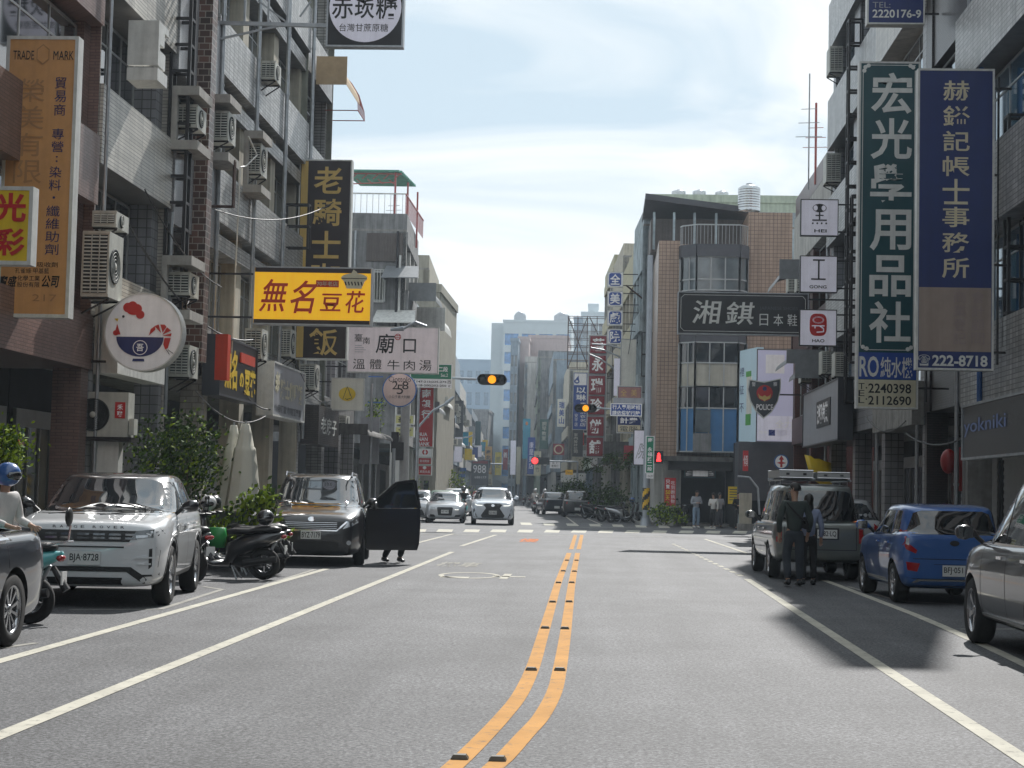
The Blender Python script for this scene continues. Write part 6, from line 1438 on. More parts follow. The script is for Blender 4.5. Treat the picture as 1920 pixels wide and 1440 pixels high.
    for sx in (1, -1):
        m_ = MB(); bx_ = sx*(hw-.02)
        m_.sweep([((bx_+sx*.0, my+.03, zs+.09), .02, .02, (0, 1, 0)), ((bx_+sx*.05, my, zs+.12), .06, .05, (0, 1, 0)), ((bx_+sx*.12, my-.01, zs+.13), .085, .085, (0, 1, 0)), ((bx_+sx*.2, my, zs+.13), .08, .075, (0, 1, 0)), ((bx_+sx*.235, my+.02, zs+.13), .03, .04, (0, 1, 0))], S.get('mirror', S['paint']), 10)
        m_.bar((bx_-sx*.06, my+.02, zs+.02), (bx_+sx*.03, my+.02, zs+.10), .025, C_TRIM)
        m_.box(min(bx_+sx*.06, bx_+sx*.21), max(bx_+sx*.06, bx_+sx*.21), my+.068, my+.078, zs+.07, zs+.19, C_GLASS)
        m_.build('wing_mirror', root)
    for d in S.get('parts', []):
        nm, view, m, polys = d[:4]; k = d[4] if len(d) > 4 else {}
        for P in polys:
            if view in '+-': P = [(a-h2, b) for a, b in P]
            pt.patch(P, view, m, nm, root, off=k.get('off', .007), step=k.get('step', st), rim=k.get('rim', .02))
            if k.get('sym'):
                if view in 'FBT': pt.patch([(-a, b) for a, b in P], view, m, nm, root, off=k.get('off', .007), step=k.get('step', st), rim=k.get('rim', .02))
                else: pt.patch(P, '-' if view == '+' else '+', m, nm, root, off=k.get('off', .007), step=k.get('step', st), rim=k.get('rim', .02))
    for view, pl, t in (('F', S.get('pf'), plates[0]), ('B', S.get('pb'), plates[1])):
        if pl:
            p, d = pt.hit(view, pl[0], pl[1]); plate(root, p-d*.03, t, pl[2] if len(pl) > 2 else .34, .16, 0 if view == 'F' else math.pi)
    if S.get('wipers'):
        m_ = MB()
        for x0, x1 in S['wipers']:
            pr = None
            for i in range(6):
                x = x0+(x1-x0)*i/5; p, d = pt.hit('F', x, z(.02+.10*i/5)); q = p-d*.02
                if pr is not None: m_.bar(pr, q, .009, C_TRIM, 4)
                pr = q
        m_.build('wiper', root)
    return root, pt
def rect(x0, x1, z0, z1): return [(x0, z0), (x1, z0), (x1, z1), (x0, z1)]
SY = {'sym': 1}
EVO = dict(L=4.37, W=1.90, H=1.65, wb=2.68, fo=.86, R=.375, paint=P_WHT, roofpaint=P_BLK, mirror=P_BLK, zb=.25, ft=(.13, .7), rt=(.1, .5), spokes=5, shoulder=.95, cladding=1,
    top=[(0, .93), (.05, .99), (.3, 1.03), (1.1, 1.12), (1.35, 1.14), (3.9, 1.16), (4.37, 1.14)], gh=dict(z0=1.10, yf0=1.12, yf1=2.0, yr0=4.25, yr1=3.85, wb=.885, wr=.70, doors=[1.3, 2.35, 3.2, 3.95]),
    seams=[1.32, 2.35, 3.3], handles=[2.15, 3.1], hz=.98, wipers=[(-.6, .0), (0.05, .62)], pf=(0, .60, .38),
    parts=[('grille', 'F', C_TRIM, [[(-.52, .80), (.52, .80), (.60, .935), (-.60, .935)]]), ('grille_mesh', 'F', C_LAMPD, [rect(-.48+i*.19, -.34+i*.19, .83+j*.045, .855+j*.045) for i in range(6) for j in range(2)], {'off': .011}),
           ('headlight', 'F', C_LAMPD, [[(.56, .835), (.80, .86), (.90, .90), (.91, .975), (.80, .955), (.60, .935)]], SY), ('headlight_strip', 'F', C_LAMP, [[(.60, .845), (.74, .86), (.74, .89), (.60, .88)], [(.78, .895), (.885, .935), (.885, .95), (.78, .91)]], {'sym': 1, 'off': .012}),
           ('bonnet_edge', 'F', C_TRIM, [rect(-.46, .46, .728, .745)]), ('side_intake', 'F', C_TRIM, [[(.76, .48), (.86, .50), (.88, .70), (.84, .74), (.76, .72)]], SY), ('intake_blade', 'F', P_WHT, [[(.60, .605), (.86, .61), (.86, .63), (.60, .62)], [(.62, .535), (.85, .53), (.85, .55), (.62, .55)]], {'sym': 1, 'off': .02}),
           ('lower_intake', 'F', C_TRIM, [[(-.70, .40), (-.55, .50), (.55, .50), (.70, .40), (.78, .31), (.70, .30), (.50, .44), (-.50, .44), (-.70, .30), (-.78, .31)], rect(-.45, .45, .28, .37)]), ('trim_strip', 'F', C_TRIM, [[(.68, .385), (.93, .40), (.93, .42), (.66, .41)]], SY)])
SIE = dict(L=5.08, W=1.985, H=1.79, wb=3.03, fo=.98, R=.35, paint=P_BLK, zb=.2, ft=(.24, .95), rt=(.12, .5), shoulder=.92, spokes=5, crown=.05,
    top=[(0, .82), (.12, .92), (.5, 1.02), (1.2, 1.12), (1.5, 1.14), (4.9, 1.14), (5.08, 1.1)], gh=dict(z0=1.10, yf0=1.05, yf1=2.1, yr0=5.0, yr1=4.6, wb=.90, wr=.73, doors=[1.5, 2.5, 3.6, 4.7]),
    seams=[1.45, 2.5, 3.65], handles=[2.3], wipers=[(-.7, -.02), (0.0, .7)], pf=(0, .60, .38), arch=.05,
    parts=[('grille', 'F', C_TRIM, [[(-.50, .70), (.50, .70), (.66, .84), (.60, .86), (-.60, .86), (-.66, .84)]]), ('grille_bar', 'F', C_ALLOY, [[(-.48+.0, .725+i*.035), (.48, .725+i*.035), (.50, .735+i*.035), (-.50, .735+i*.035)] for i in range(4)], {'off': .014}),
           ('grille_surround', 'F', M_CHROME, [[(-.49, .675), (.49, .675), (.70, .86), (.66, .87), (.48, .70), (-.48, .70), (-.66, .87), (-.70, .86)]], {'off': .012}),
           ('headlight', 'F', C_LAMP, [[(.60, .72), (.78, .78), (.93, .88), (.92, .97), (.84, .95), (.70, .86)]], SY), ('emblem', 'F', M_CHROME, [ell(0, .90, .07, .045, 16)[::-1]], {'off': .014}), ('fog_lamp', 'F', C_LAMP, [ell(.72, .46, .045, .045, 12)], SY),
           ('lower_intake', 'F', C_TRIM, [[(-.5, .30), (.5, .30), (.55, .48), (-.55, .48)]])])
LEX = dict(L=4.66, W=1.90, H=1.66, wb=2.69, fo=.95, R=.36, paint=P_PWH, zb=.22, ft=(.2, .8), shoulder=.93, spokes=5, cladding=1,
    top=[(0, .90), (.1, .98), (.6, 1.04), (1.2, 1.10), (4.4, 1.14), (4.66, 1.1)], gh=dict(z0=1.08, yf0=1.15, yf1=2.05, yr0=4.5, yr1=3.9, wb=.86, wr=.68, doors=[1.4, 2.4, 3.3, 4.0]), pf=(0, .55, .34), seams=[2.4], arch=.07,
    parts=[('grille', 'F', C_TRIM, [[(-.42, .90), (-.30, .74), (-.52, .42), (-.46, .32), (.46, .32), (.52, .42), (.30, .74), (.42, .90), (.3, .95), (-.3, .95)]]), ('headlight', 'F', C_LAMP, [[(.42, .86), (.72, .88), (.86, .98), (.84, 1.02), (.62, .96), (.42, .93)]], SY), ('daytime_lamp', 'F', C_DRL, [[(.46, .84), (.70, .85), (.80, .91), (.78, .925), (.68, .875), (.46, .865)]], {'sym': 1, 'off': .014}),
           ('side_intake', 'F', C_TRIM, [[(.66, .34), (.84, .36), (.86, .66), (.80, .74), (.76, .55)]], SY), ('lower_lip', 'F', C_TRIM, [rect(-.8, .8, .24, .30)]), ('emblem', 'F', M_CHROME, [ell(0, .86, .075, .055, 14)], {'off': .014})])
AUD = dict(L=4.4, W=1.79, H=1.42, wb=2.62, fo=.88, R=.32, paint=P_SIL, zb=.18, ft=(.2, .8), shoulder=.93, spokes=5,
    top=[(0, .72), (.1, .80), (.6, .88), (1.2, .94), (3.9, 1.0), (4.4, .97)], gh=dict(z0=.93, yf0=1.2, yf1=2.05, yr0=4.2, yr1=3.5, wb=.80, wr=.60, doors=[1.5, 2.4, 3.2, 3.7]), pf=(0, .52, .34), arch=.07,
    parts=[('grille', 'F', C_TRIM, [[(-.30, .35), (.30, .35), (.36, .68), (.32, .72), (-.32, .72), (-.36, .68)]]), ('headlight', 'F', C_LAMP, [[(.42, .62), (.74, .62), (.80, .74), (.70, .75), (.44, .70)]], SY), ('side_intake', 'F', C_TRIM, [[(.42, .28), (.74, .28), (.72, .40), (.48, .38)]], SY), ('daytime_lamp', 'F', C_DRL, [[(.44, .605), (.62, .605), (.62, .625), (.44, .625)]], {'off': .014})])
def VAR(b, **k): d = dict(b); d.update(k); return d
YAR = VAR(AUD, W=1.7, L=4.1, H=1.48, paint=P_SIL, fo=.8, wb=2.5, top=[(0, .72), (.1, .82), (.6, .92), (1.1, .98), (3.8, 1.02), (4.1, 1.0)], gh=dict(z0=.96, yf0=1.0, yf1=1.85, yr0=3.95, yr1=3.5, wb=.77, wr=.60, doors=[1.3, 2.2, 3.0, 3.5]),
    parts=[('grille', 'F', C_TRIM, [[(-.45, .25), (.45, .25), (.30, .55), (-.30, .55)]]), ('headlight', 'F', C_LAMP, [[(.38, .66), (.68, .68), (.76, .82), (.66, .82), (.42, .74)]], SY), ('side_intake', 'F', C_TRIM, [[(.55, .3), (.72, .3), (.70, .52)]], SY)])
PIC = dict(L=3.6, W=1.62, H=1.47, wb=2.40, fo=.68, R=.30, paint=P_BLU, zb=.2, ft=(.2, .7), rt=(.10, .4), shoulder=.95, spokes=8, cladding=0, lip=.03,
    top=[(0, .78), (.1, .86), (.7, .96), (1.1, 1.0), (3.3, 1.06), (3.52, 1.06), (3.6, 1.02)], gh=dict(z0=.98, yf0=.92, yf1=1.75, yr0=3.57, yr1=3.44, wb=.77, wr=.67, er=1.2, doors=[1.3, 2.1, 2.85, 3.2], rwb=.10, rwi=.10), arch=.07, pb=(0.0, .50, .36), seams=[1.15, 2.12, 2.9], handles=[1.95, 2.75], hz=.88,
    parts=[('tail_lamp', 'B', C_TAIL, [[(.64, 1.08), (.76, 1.10), (.785, .92), (.70, .80), (.56, .74), (.54, .79), (.66, .88)]], SY), ('tail_lamp_lens', 'B', C_LAMP, [[(.655, .96), (.70, .97), (.71, .88), (.665, .86)]], {'sym': 1, 'off': .012}),
           ('fog_lamp', 'B', C_TAIL, [[(.50, .60), (.70, .62), (.68, .50), (.54, .48)]], SY), ('bumper', 'B', C_TRIM, [[(-.76, .22), (.76, .22), (.78, .42), (.6, .38), (-.6, .38), (-.78, .42)]], {'step': .1}), ('skid_strip', 'B', C_ALLOY, [[(-.62, .32), (-.54, .37), (.54, .37), (.62, .32), (.56, .32), (.50, .345), (-.50, .345), (-.56, .32)]], {'off': .014}),
           ('emblem', 'B', C_TRIM, [ell(0, .90, .07, .04, 14)]), ('tailgate_seam', 'B', C_SEAM, [[(-.60, .66), (.60, .66), (.60, .67), (-.60, .67)], [(-.30, .585), (.30, .585), (.30, .592), (-.30, .592)]], {'off': .003, 'rim': 0}), ('side_strip', '+', M_ALU, [[(1.1, .30), (2.5, .30), (2.5, .34), (1.1, .34)]], SY)])
WAG = dict(L=4.4, W=1.69, H=1.78, wb=2.62, fo=.75, R=.33, paint=P_GRN, zb=.3, ft=(.1, .6), rt=(.06, .3), shoulder=.96, spokes=6, lip=.03,
    top=[(0, .85), (.1, .95), (.8, 1.02), (1.1, 1.06), (4.3, 1.08), (4.4, 1.04)], gh=dict(z0=1.03, yf0=.9, yf1=1.55, yr0=4.36, yr1=4.18, wb=.81, wr=.68, doors=[1.2, 2.05, 2.95, 4.0], rwb=.10, rwi=.08, er=1.6), arch=.03, pb=(-.12, .86, .36), seams=[1.2, 2.08, 2.98], handles=[1.9, 2.8], hz=.92,
    parts=[('tail_lamp', 'B', C_TAIL, [rect(.70, .80, .70, 1.09)], SY), ('turn_lamp', 'B', C_AMB, [rect(-.785, -.715, 1.0, 1.1)], {'off': .014}), ('bumper', 'B', P_GRN, [rect(-.82, .82, .36, .54)], {'off': .05, 'rim': .06, 'step': .1}), ('bumper_trim', 'B', C_TRIM, [rect(-.80, .80, .30, .38)], {'off': .056, 'step': .1}),
           ('tailgate_seam', 'B', C_SEAM, [rect(-.66, .66, .565, .575), rect(-.66, -.65, .575, 1.05), rect(.65, .66, .575, 1.05)], {'off': .003, 'rim': 0}), ('plate_recess', 'B', C_TRIM, [rect(-.34, .36, .76, .97)], {'off': .003}), ('wiper', 'B', C_TRIM, [[(.0, 1.12), (.25, 1.07), (.26, 1.09), (.02, 1.14)]], {'off': .02}), ('side_moulding', '+', P_GRN, [rect(1.15, 3.0, .60, .66)], {'off': .016, 'sym': 1})])
SUV = dict(L=4.6, W=1.84, H=1.80, wb=2.68, fo=.92, R=.35, paint=P_DGR, zb=.24, ft=(.22, .9), rt=(.1, .5), shoulder=.93, spokes=5,
    top=[(0, .85), (.1, .95), (.6, 1.03), (1.2, 1.10), (4.4, 1.14), (4.6, 1.1)], gh=dict(z0=1.06, yf0=.78, yf1=1.85, yr0=4.5, yr1=4.1, wb=.86, wr=.70, doors=[1.15, 2.3, 3.5, 4.1]), arch=.05, seams=[1.42, 2.5, 3.5], handles=[2.3, 3.3], hz=.96, hm=M_CHROME,
    parts=[('headlight', 'F', C_LAMP, [[(.55, .8), (.85, .84), (.86, .95), (.6, .9)]], SY), ('tail_lamp', 'B', C_TAIL, [rect(.6, .86, .85, 1.05)], SY), ('belt_strip', '+', M_CHROME, [[(1.5, 1.10), (4.0, 1.115), (4.0, 1.13), (1.5, 1.115)]], SY), ('sill_strip', '+', M_ALU, [rect(1.35, 3.1, .33, .36)], SY)])
SED = VAR(SUV, L=4.7, H=1.46, paint=P_NGR, R=.335, zb=.18, fo=.92, wb=2.75, top=[(0, .72), (.1, .82), (1.2, .95), (3.9, 1.03), (4.5, 1.04), (4.7, .98)], gh=dict(z0=.94, yf0=1.3, yf1=2.15, yr0=4.05, yr1=3.3, wb=.80, wr=.62, doors=[1.6, 2.5, 3.4, 3.7]), spokes=10,
    parts=[('tail_lamp', 'B', C_TAIL, [rect(.5, .85, .80, .95)], SY), ('headlight', 'F', C_LAMP, [rect(.5, .8, .65, .76)], SY), ('belt_strip', '+', M_CHROME, [[(1.6, .965), (3.6, .975), (3.6, .99), (1.6, .98)]], SY)], pb=(0, .75), seams=[1.4, 2.5, 3.5])
HAT = VAR(PIC, L=4.2, W=1.75, H=1.52, paint=P_SIL, R=.32, parts=[('tail_lamp', 'B', C_TAIL, [rect(.62, .82, .80, .98)], SY)], gh=dict(z0=1.0, yf0=1.1, yf1=1.9, yr0=4.12, yr1=3.7, wb=.82, wr=.66, er=1.5, doors=[1.4, 2.3, 3.1, 3.7]), wb=2.6, fo=.85, top=[(0, .78), (.1, .86), (.9, .98), (1.2, 1.02), (4.0, 1.06), (4.2, 1.0)])

def place(S, X, Y, rz, label, end='F', **k):
    """Y is where the end that faces the camera stands"""
    d = S['L']/2
    c = Vector((X, Y, 0))+Matrix.Rotation(rz, 3, 'Z') @ Vector((0, d if end == 'F' else -d, 0))
    return make_car(S, label, (c.x, c.y, 0), rz, **k)
g = 'cars parked along the near kerb'
evo, pe = place(EVO, -6.2, 20.3, R(7), 'white SUV with black roof and range rover lettering parked behind the turquoise scooter', plates=('BJA·8728', ''), group=g)
mb = MB()
for i, c in enumerate('RANGEROVER'):
    x = -.40+i*.083+(.06 if i > 4 else 0); p, d = pe.hit('F', x+.02, .975); vs, fs = glyphs(c, .02); lay_text(mb, c, p+Vector((-.02, -.012, -.016)), UX, VZ, .042, .03, C_TRIM, .01)
mb.build('lettering', evo)
sie, ps = place(SIE, -5.52, 32.3, R(6), 'black minivan with its driver door standing open', plates=('BYZ·7179', ''), group=g)
# roof rails
mb = MB()
for sx in (1, -1):
    z_ = 1.80; mb.tube([(sx*.66, -.5, 1.72), (sx*.66, -.4, z_), (sx*.66, 1.7, z_), (sx*.66, 1.85, 1.70)], .022, M_CHROME, 8)
mb.build('roof_rail', sie)
# the open front door, hinged behind the front arch
def open_door():
    o = obj('open_door', None, sie, (1.0, -1.03, 0), (0, 0, R(-70))); o['label'] = 'black door swung wide open'
    # local: door runs along +y from the hinge, outer skin towards +x
    m_ = MB(); t = .07
    low = [(0, .32), (.06, .28), (1.08, .28), (1.12, .4), (1.14, .8), (1.12, 1.12), (0, 1.10)]
    def slab(P, x0, x1, m):
        n = len(P); vs = [(x1, a, b) for a, b in P]+[(x0, a, b) for a, b in P]
        m_.add(vs, [tuple(range(n)), tuple(reversed(range(n, 2*n)))]+[(i, n+i, n+(i+1) % n, (i+1) % n) for i in range(n)], m)
    slab(low, -t, .0, P_BLK)
    fr = [(0.0, 1.10), (.62, 1.62), (1.0, 1.68), (1.12, 1.12)]
    for (a, b), (c, d) in zip(fr, fr[1:]): m_.sbar((-t/2, a, b), (-t/2, c, d), .06, P_BLK)
    m_.build('door_panel', o)
    q = MB(); P = [(.08, 1.11), (1.09, 1.13), (.98, 1.66), (.64, 1.60)]; n = 4
    q.add([(-.03, a, b) for a, b in P]+[(-.04, a, b) for a, b in P], [tuple(range(n)), tuple(reversed(range(n, 2*n)))], C_GLASS); q.build('window', o)
    l = MB(); l.box(-.10, -t, .12, 1.02, .40, 1.02, C_TRIM); l.box(-.15, -.10, .2, .95, .42, .60, C_TRIM); l.box(-.14, -.10, .4, .9, .82, .88, C_TRIM); l.build('door_lining', o)
    k = MB(); k.ball((.12, .12, 1.16), .12, .07, .09, P_BLK); k.build('wing_mirror', o)
open_door()
lx, _ = place(LEX, -4.77, 74.5, R(4), 'white SUV with a large dark spindle grille driving towards the camera', plates=('BLE·8062', ''), name='car', det=1)
gq = 'cars queueing in the far lane'
place(AUD, -7.05, 76.5, R(4), 'silver hatchback with dark grille at the head of the queue', plates=('AJZ·1673', ''), name='car', group=gq)
place(YAR, -8.75, 80, R(4), 'silver compact car half hidden by the open van door', name='car', group=gq, det=0)
place(VAR(YAR, paint=P_GRNC), -8.3, 88, R(4), 'pale grey green car just behind the silver compact', name='car', group=gq, det=0)
place(VAR(LEX, paint=P_WHT, parts=[], pf=None, H=1.6), -8.4, 98, R(4), 'white SUV in the queue seen above the silver hatchback', name='car', group=gq, det=0)
place(VAR(YAR, paint=P_RED, L=4.3), -7.9, 112, R(4), 'red car in the queue behind the white SUV', name='car', group=gq, det=0)
place(VAR(YAR, paint=P_PWH), -7.2, 124, R(4), 'pale car behind the red car at the tail of the queue', name='car', group=gq, det=0)
place(PIC, 5.12, 25.2, R(180)-R(-2), 'blue hatchback with red tail lamps seen from behind', 'B', plates=('', 'BFJ·0511'), group=g)
wg, pw = place(WAG, 3.98, 31.5, R(180)+R(1), 'old grey green station wagon with a roof rack of silver boxes', 'B', plates=('', '5682·LQ'), group=g)
rk = MB()
for y in (-.5, .4, 1.3): rk.bar((-.66, y, 1.86), (.66, y, 1.86), .018, M_STEEL)
for sx in (-.62, .62): rk.bar((sx, -.7, 1.84), (sx, 1.7, 1.84), .018, M_STEEL)
for sx in (-.62, .62):
    for y in (-.5, .4, 1.3): rk.bar((sx, y, 1.74), (sx, y, 1.88), .015, M_STEEL)
rk.build('roof_rack', wg)
def silver_box(x0, x1, y0, y1, z0, z1, label):
    c = wg.matrix_basis @ Vector(((x0+x1)/2, (y0+y1)/2, z0)); o = thing('aluminium_box', label, 'roof box', c, wg.rotation_euler.z, 'aluminium boxes on the wagon roof'); m = MB()
    a, b, h = (x1-x0)/2, (y1-y0)/2, z1-z0
    m.box(-a, a, -b, b, 0, h, M_ALU); m.build('case', o); e = MB()
    for zz in (0, h):
        for sy in (-b, b): e.bar((-a, sy, zz), (a, sy, zz), .012, M_CHROME)
    for sx in (-a*.5, a*.5): e.box(sx-.03, sx+.03, b, b+.015, h*.35, h*.65, C_TRIM); e.box(sx-.03, sx+.03, -b-.015, -b, h*.35, h*.65, C_TRIM)
    e.build('edge_trim', o)
silver_box(.05, .68, -.3, 1.55, 1.885, 2.02, 'long silver box lashed on the left of the wagon roof rack')
silver_box(-.62, -.02, .7, 1.6, 1.885, 1.99, 'shorter silver box on the right of the wagon roof rack')
place(SUV, 4.98, 19.72, R(180), 'dark grey SUV cut off by the right edge of the photo', 'F', group=g) if False else make_car(SUV, 'dark grey SUV cut off by the right edge of the photo', (4.88, 18.7+SUV['fo']-SUV['L']/2, 0), R(180), group=g)
make_car(SED, 'dark grey sedan cut off by the left edge of the photo', (-6.25, 15.4-(SED['fo']+SED['wb']-SED['L']/2), 0), 0, group=g)
place(HAT, 5.35, 38, R(180), 'silver car with a lit brake lamp between the wagon and the blue hatchback', 'B', group=g, det=0)
gg = 'dark cars parked beyond the crossing'
place(VAR(HAT, paint=P_BLK, W=1.8, H=1.62), -1.5, 104, R(180)+RZF, 'black SUV parked beyond the crossing, seen from behind', 'B', group=gg, det=0)
place(VAR(HAT, paint=P_NGR, H=1.5), -3.0, 113, R(180)+RZF+R(8), 'dark low car parked just past the black SUV', 'B', group=gg, det=0)
place(VAR(YAR, paint=P_DGR), -12.6, 205, RZF, 'dark car far down the street beside the lit signs', name='car', det=0)
# ------------------------------------------------------------ plants
def leafmat(n, c): return mat(n, c, .75, var=.45, scale=6, spec=.15)
LF_D = leafmat('leaf_dark', (.035, .06, .018)); LF_M = leafmat('leaf_mid', (.06, .11, .02)); LF_Y = leafmat('leaf_yellow_green', (.22, .30, .02)); LF_R = leafmat('leaf_reddish', (.16, .06, .03)); M_BARK = mat('bark', (.10, .075, .05), .9, var=.3, scale=10)
def plant(name, label, loc, rx, ry, h0, h1, n, leaf, mats, cat='shrub', trunks=3, seed=1, group=None, droop=0):
    r = thing(name, label, cat, loc, 0, group); g = random.Random(seed); cl = []
    for i in range(max(5, n//60)):
        a = g.uniform(0, 6.28); q = math.sqrt(g.random()); t = g.random(); b = 1-.45*abs(t-.45)*2
        cl.append(Vector((rx*q*math.cos(a)*b, ry*q*math.sin(a)*b, h0+(h1-h0)*t)))
    mb = MB()
    for i in range(n):
        c = cl[i % len(cl)]; s = min(rx, ry, (h1-h0)/2)*.42
        p = c+Vector((g.gauss(0, s), g.gauss(0, s), g.gauss(0, s*.8)))
        d = Vector((g.gauss(0, 1), g.gauss(0, 1), g.gauss(.3, .7))).normalized(); u = d.orthogonal().normalized(); w = d.cross(u)*leaf*.32; u = u*leaf*g.uniform(.7, 1.2)
        mb.add([p, p+u*.5+w, p+u, p+u*.5-w], [(0, 1, 2, 3)], g.choice(mats))
    mb.build('foliage', r, kind='stuff')
    t = MB()
    for i in range(trunks):
        c = cl[i % len(cl)]; b = Vector((g.uniform(-.1, .1), g.uniform(-.1, .1), 0)); m_ = b.lerp(c, .5)+Vector((g.uniform(-.08, .08), g.uniform(-.08, .08), .05)); t.bar(b, m_, .025, M_BARK, 6, .018); t.bar(m_, c, .018, M_BARK, 6, .008)
        for k in range(2): e = cl[(i*3+k+1) % len(cl)]; t.bar(m_, e, .012, M_BARK, 5, .005)
    t.build('trunk', r); return r
def planter(label, x, y, w, d, h, m, z=0):
    r = thing('planter', label, 'planter', (x, y, z)); mb = MB(); mb.box(-w/2, w/2, 0, d, 0, h-.04, m); mb.box(-w/2-.03, w/2+.03, -.03, d+.03, h-.04, h, m); mb.build('box', r); s = MB(); s.box(-w/2+.04, w/2-.04, .04, d-.04, h, h+.02, M_BARK); s.build('soil', r)
a = at(335, 930, 33.5)
plant('potted_tree', 'bushy potted tree with small dark leaves in front of the flame lettered sign', (a.x, 33.5, .13), 85*.01, .7, .8, 2.45, 3600, .10, [LF_D, LF_D, LF_M, LF_M, LF_M, LF_Y], 'tree', 6, 3)
a = at(478, 985, 30.3); plant('bright_shrub', 'bright yellow green shrub beside the black minivan', (a.x, 30.3, .35), .38, .3, .15, 1.0, 900, .12, [LF_Y, LF_Y, LF_M], 'shrub', 5, 5)
a = at(398, 985, 30.4); plant('bright_shrub', 'smaller green shrub behind the parked scooters', (a.x+.1, 30.3, .4), .3, .3, .1, .75, 350, .10, [LF_Y, LF_M], 'shrub', 4, 8)
a = at(415, 985, 30.9); planter('long dark grey planter box behind the parked scooters', a.x, 30.9, 1.0, .5, 1.02, S_DGRY)
a = at(480, 985, 30.1); planter('low planter under the bright shrub', a.x, 30.05, .7, .5, .42, M_CONCD)
a = at(3, 870, 20.5); plant('edge_shrub', 'light green shrub at the left edge above the blue helmet', (a.x-.15, 21, .8), .4, .4, .8, 1.35, 900, .07, [LF_Y, LF_M, LF_Y], 'shrub', 5, 9)
for i, (x, y, Y, rx, h, m, n) in enumerate(((842, 915, 112, 1.6, 2.2, [LF_M, LF_Y], 700), (1146, 935, 93, .8, 1.5, [LF_D, LF_M], 900), (1128, 925, 100, .8, 1.8, [LF_D, LF_D], 700), (1062, 920, 122, 1.0, 2.2, [LF_D, LF_M], 900), (1090, 915, 114, .8, 1.9, [LF_D, LF_M], 800), (1252, 975, 81.2, .9, .8, [LF_D, LF_M, LF_Y], 700), (765, 910, 85, .7, 1.6, [LF_M, LF_Y], 400))):
    a = at(x, y, Y); plant('street_shrub', ['green shrubs in front of the far bank', 'dark shrub behind the scooters at the crossing', 'dark shrub beside the motorcycle', 'tall dark shrub behind the parked black SUV', 'dark shrub between the black SUV and the motorcycle', 'low shrubs at the foot of the pale pole', 'small shrub beyond the minivan roof'][i], (a.x, Y, .1), rx, .8, .1, h, n, .16, m, 'shrub', 4, 20+i)
for i, (x, y, Y) in enumerate(((1140, 872, 96), (1165, 868, 93), (1178, 862, 92), (1112, 872, 108))):
    a = at(x, y, Y); plant('hanging_plant', 'trailing plant on the right row canopies, %s' % ['second from the left', 'third from the left', 'rightmost', 'leftmost'][i], (a.x, Y, a.z), .7, .4, -.3, .5, 260, .14, [LF_D, LF_M], 'plant', 2, 40+i)
plant('hanging_plant', 'creeper hanging on the left facade under the beef soup sign', (-9.2, 68, 4.6), .4, .5, -.9, .3, 240, .12, [LF_M, LF_Y], 'plant', 2, 51)
# closed umbrellas
M_CANV = mat('off_white_canvas', (.60, .58, .50), .85, var=.06)
def umbrella(label, px_, Y, h, r0):
    a = at(px_, 940, Y); o = thing('closed_umbrella', label, 'umbrella', (a.x, Y, .1), 0, 'closed patio umbrellas'); mb = MB(); n = 16; rings = []
    for t in (0, .15, .35, .55, .7, .74, .76, .9, 1):
        rr = r0*(1-.62*t) if t <= .74 else r0*(.46 if t == .76 else .3*(1.15-t)/.25+.02)
        rings.append([Vector((rr*(1+.2*math.cos(math.pi*i))*math.cos(2*math.pi*i/n), rr*(1+.2*math.cos(math.pi*i))*math.sin(2*math.pi*i/n), .75+(h-.75)*t)) for i in range(n)])
    mb.loft(rings, M_CANV, True); mb.build('canopy', o); q = MB(); q.bar((0, 0, 0), (0, 0, h+.06), .025, M_STEEL, 8); q.bar((0, 0, 0), (0, 0, .08), .28, M_CONC, 16); q.build('pole', o)
umbrella('closed off-white umbrella right behind the scooters, taller one', 456, 33.2, 2.62, .33); umbrella('closed off-white umbrella half hidden by its taller neighbour', 434, 33.6, 2.6, .27)
# small pavement things on the right corner
r = thing('stone_pillar', 'beige boundary pillar on the corner pavement', 'pillar', at(1398, 990, 76)); r.location.z = 0; mb = MB(); mb.box(-.26, .26, 0, .5, .3, 1.65, M_CREAMP); mb.box(-.34, .34, -.06, .56, 0, .3, M_CONC); mb.build('shaft', r)
r = thing('poster_board', 'yellow poster on a dark board behind the beige pillar', 'poster', at(1378, 945, 79.6)); mb = MB(); mb.box(-.32, .32, 0, .05, 0, .8, S_YEL); mb.build('panel', r); q = MB()
for i in range(5): q.box(-.26, .26 if i else .1, -.006, 0, .65-i*.12, .69-i*.12, S_DGRY)
q.build('print', r)
r = thing('gutter_pipe', 'pale bent pipe arching over the corner door', 'pipe', at(1383, 893, 78.5)); mb = MB(); P = [at(1383, 893, 78.5), at(1405, 895, 78.5), at(1421, 915, 78.5), at(1424, 965, 78.5)]; mb.tube([p-P[0] for p in P], .05, M_STEEL, 8); mb.build('pipe', r)
r = thing('hanging_cloth', 'red cloth and round red lantern hanging in the right arcade', 'red cloth', (8.2, 41.2, 1.9)); mb = MB(); mb.ball((0.0, -.1, .55), .2, .2, .3, sm('lantern_red', (.35, .015, .015)), 14, 8); mb.build('lantern', r); mb = MB()
n = 12; mb.loft([[Vector((.25+i*.05, .1+.04*math.sin(i*1.9), z)) for i in range(n)]+[Vector((.25+i*.05, .13+.04*math.sin(i*1.9), z)) for i in range(n-1, -1, -1)] for z in (-.15, .3, .9)], sm('cloth_red', (.42, .02, .02))); mb.build('cloth', r)
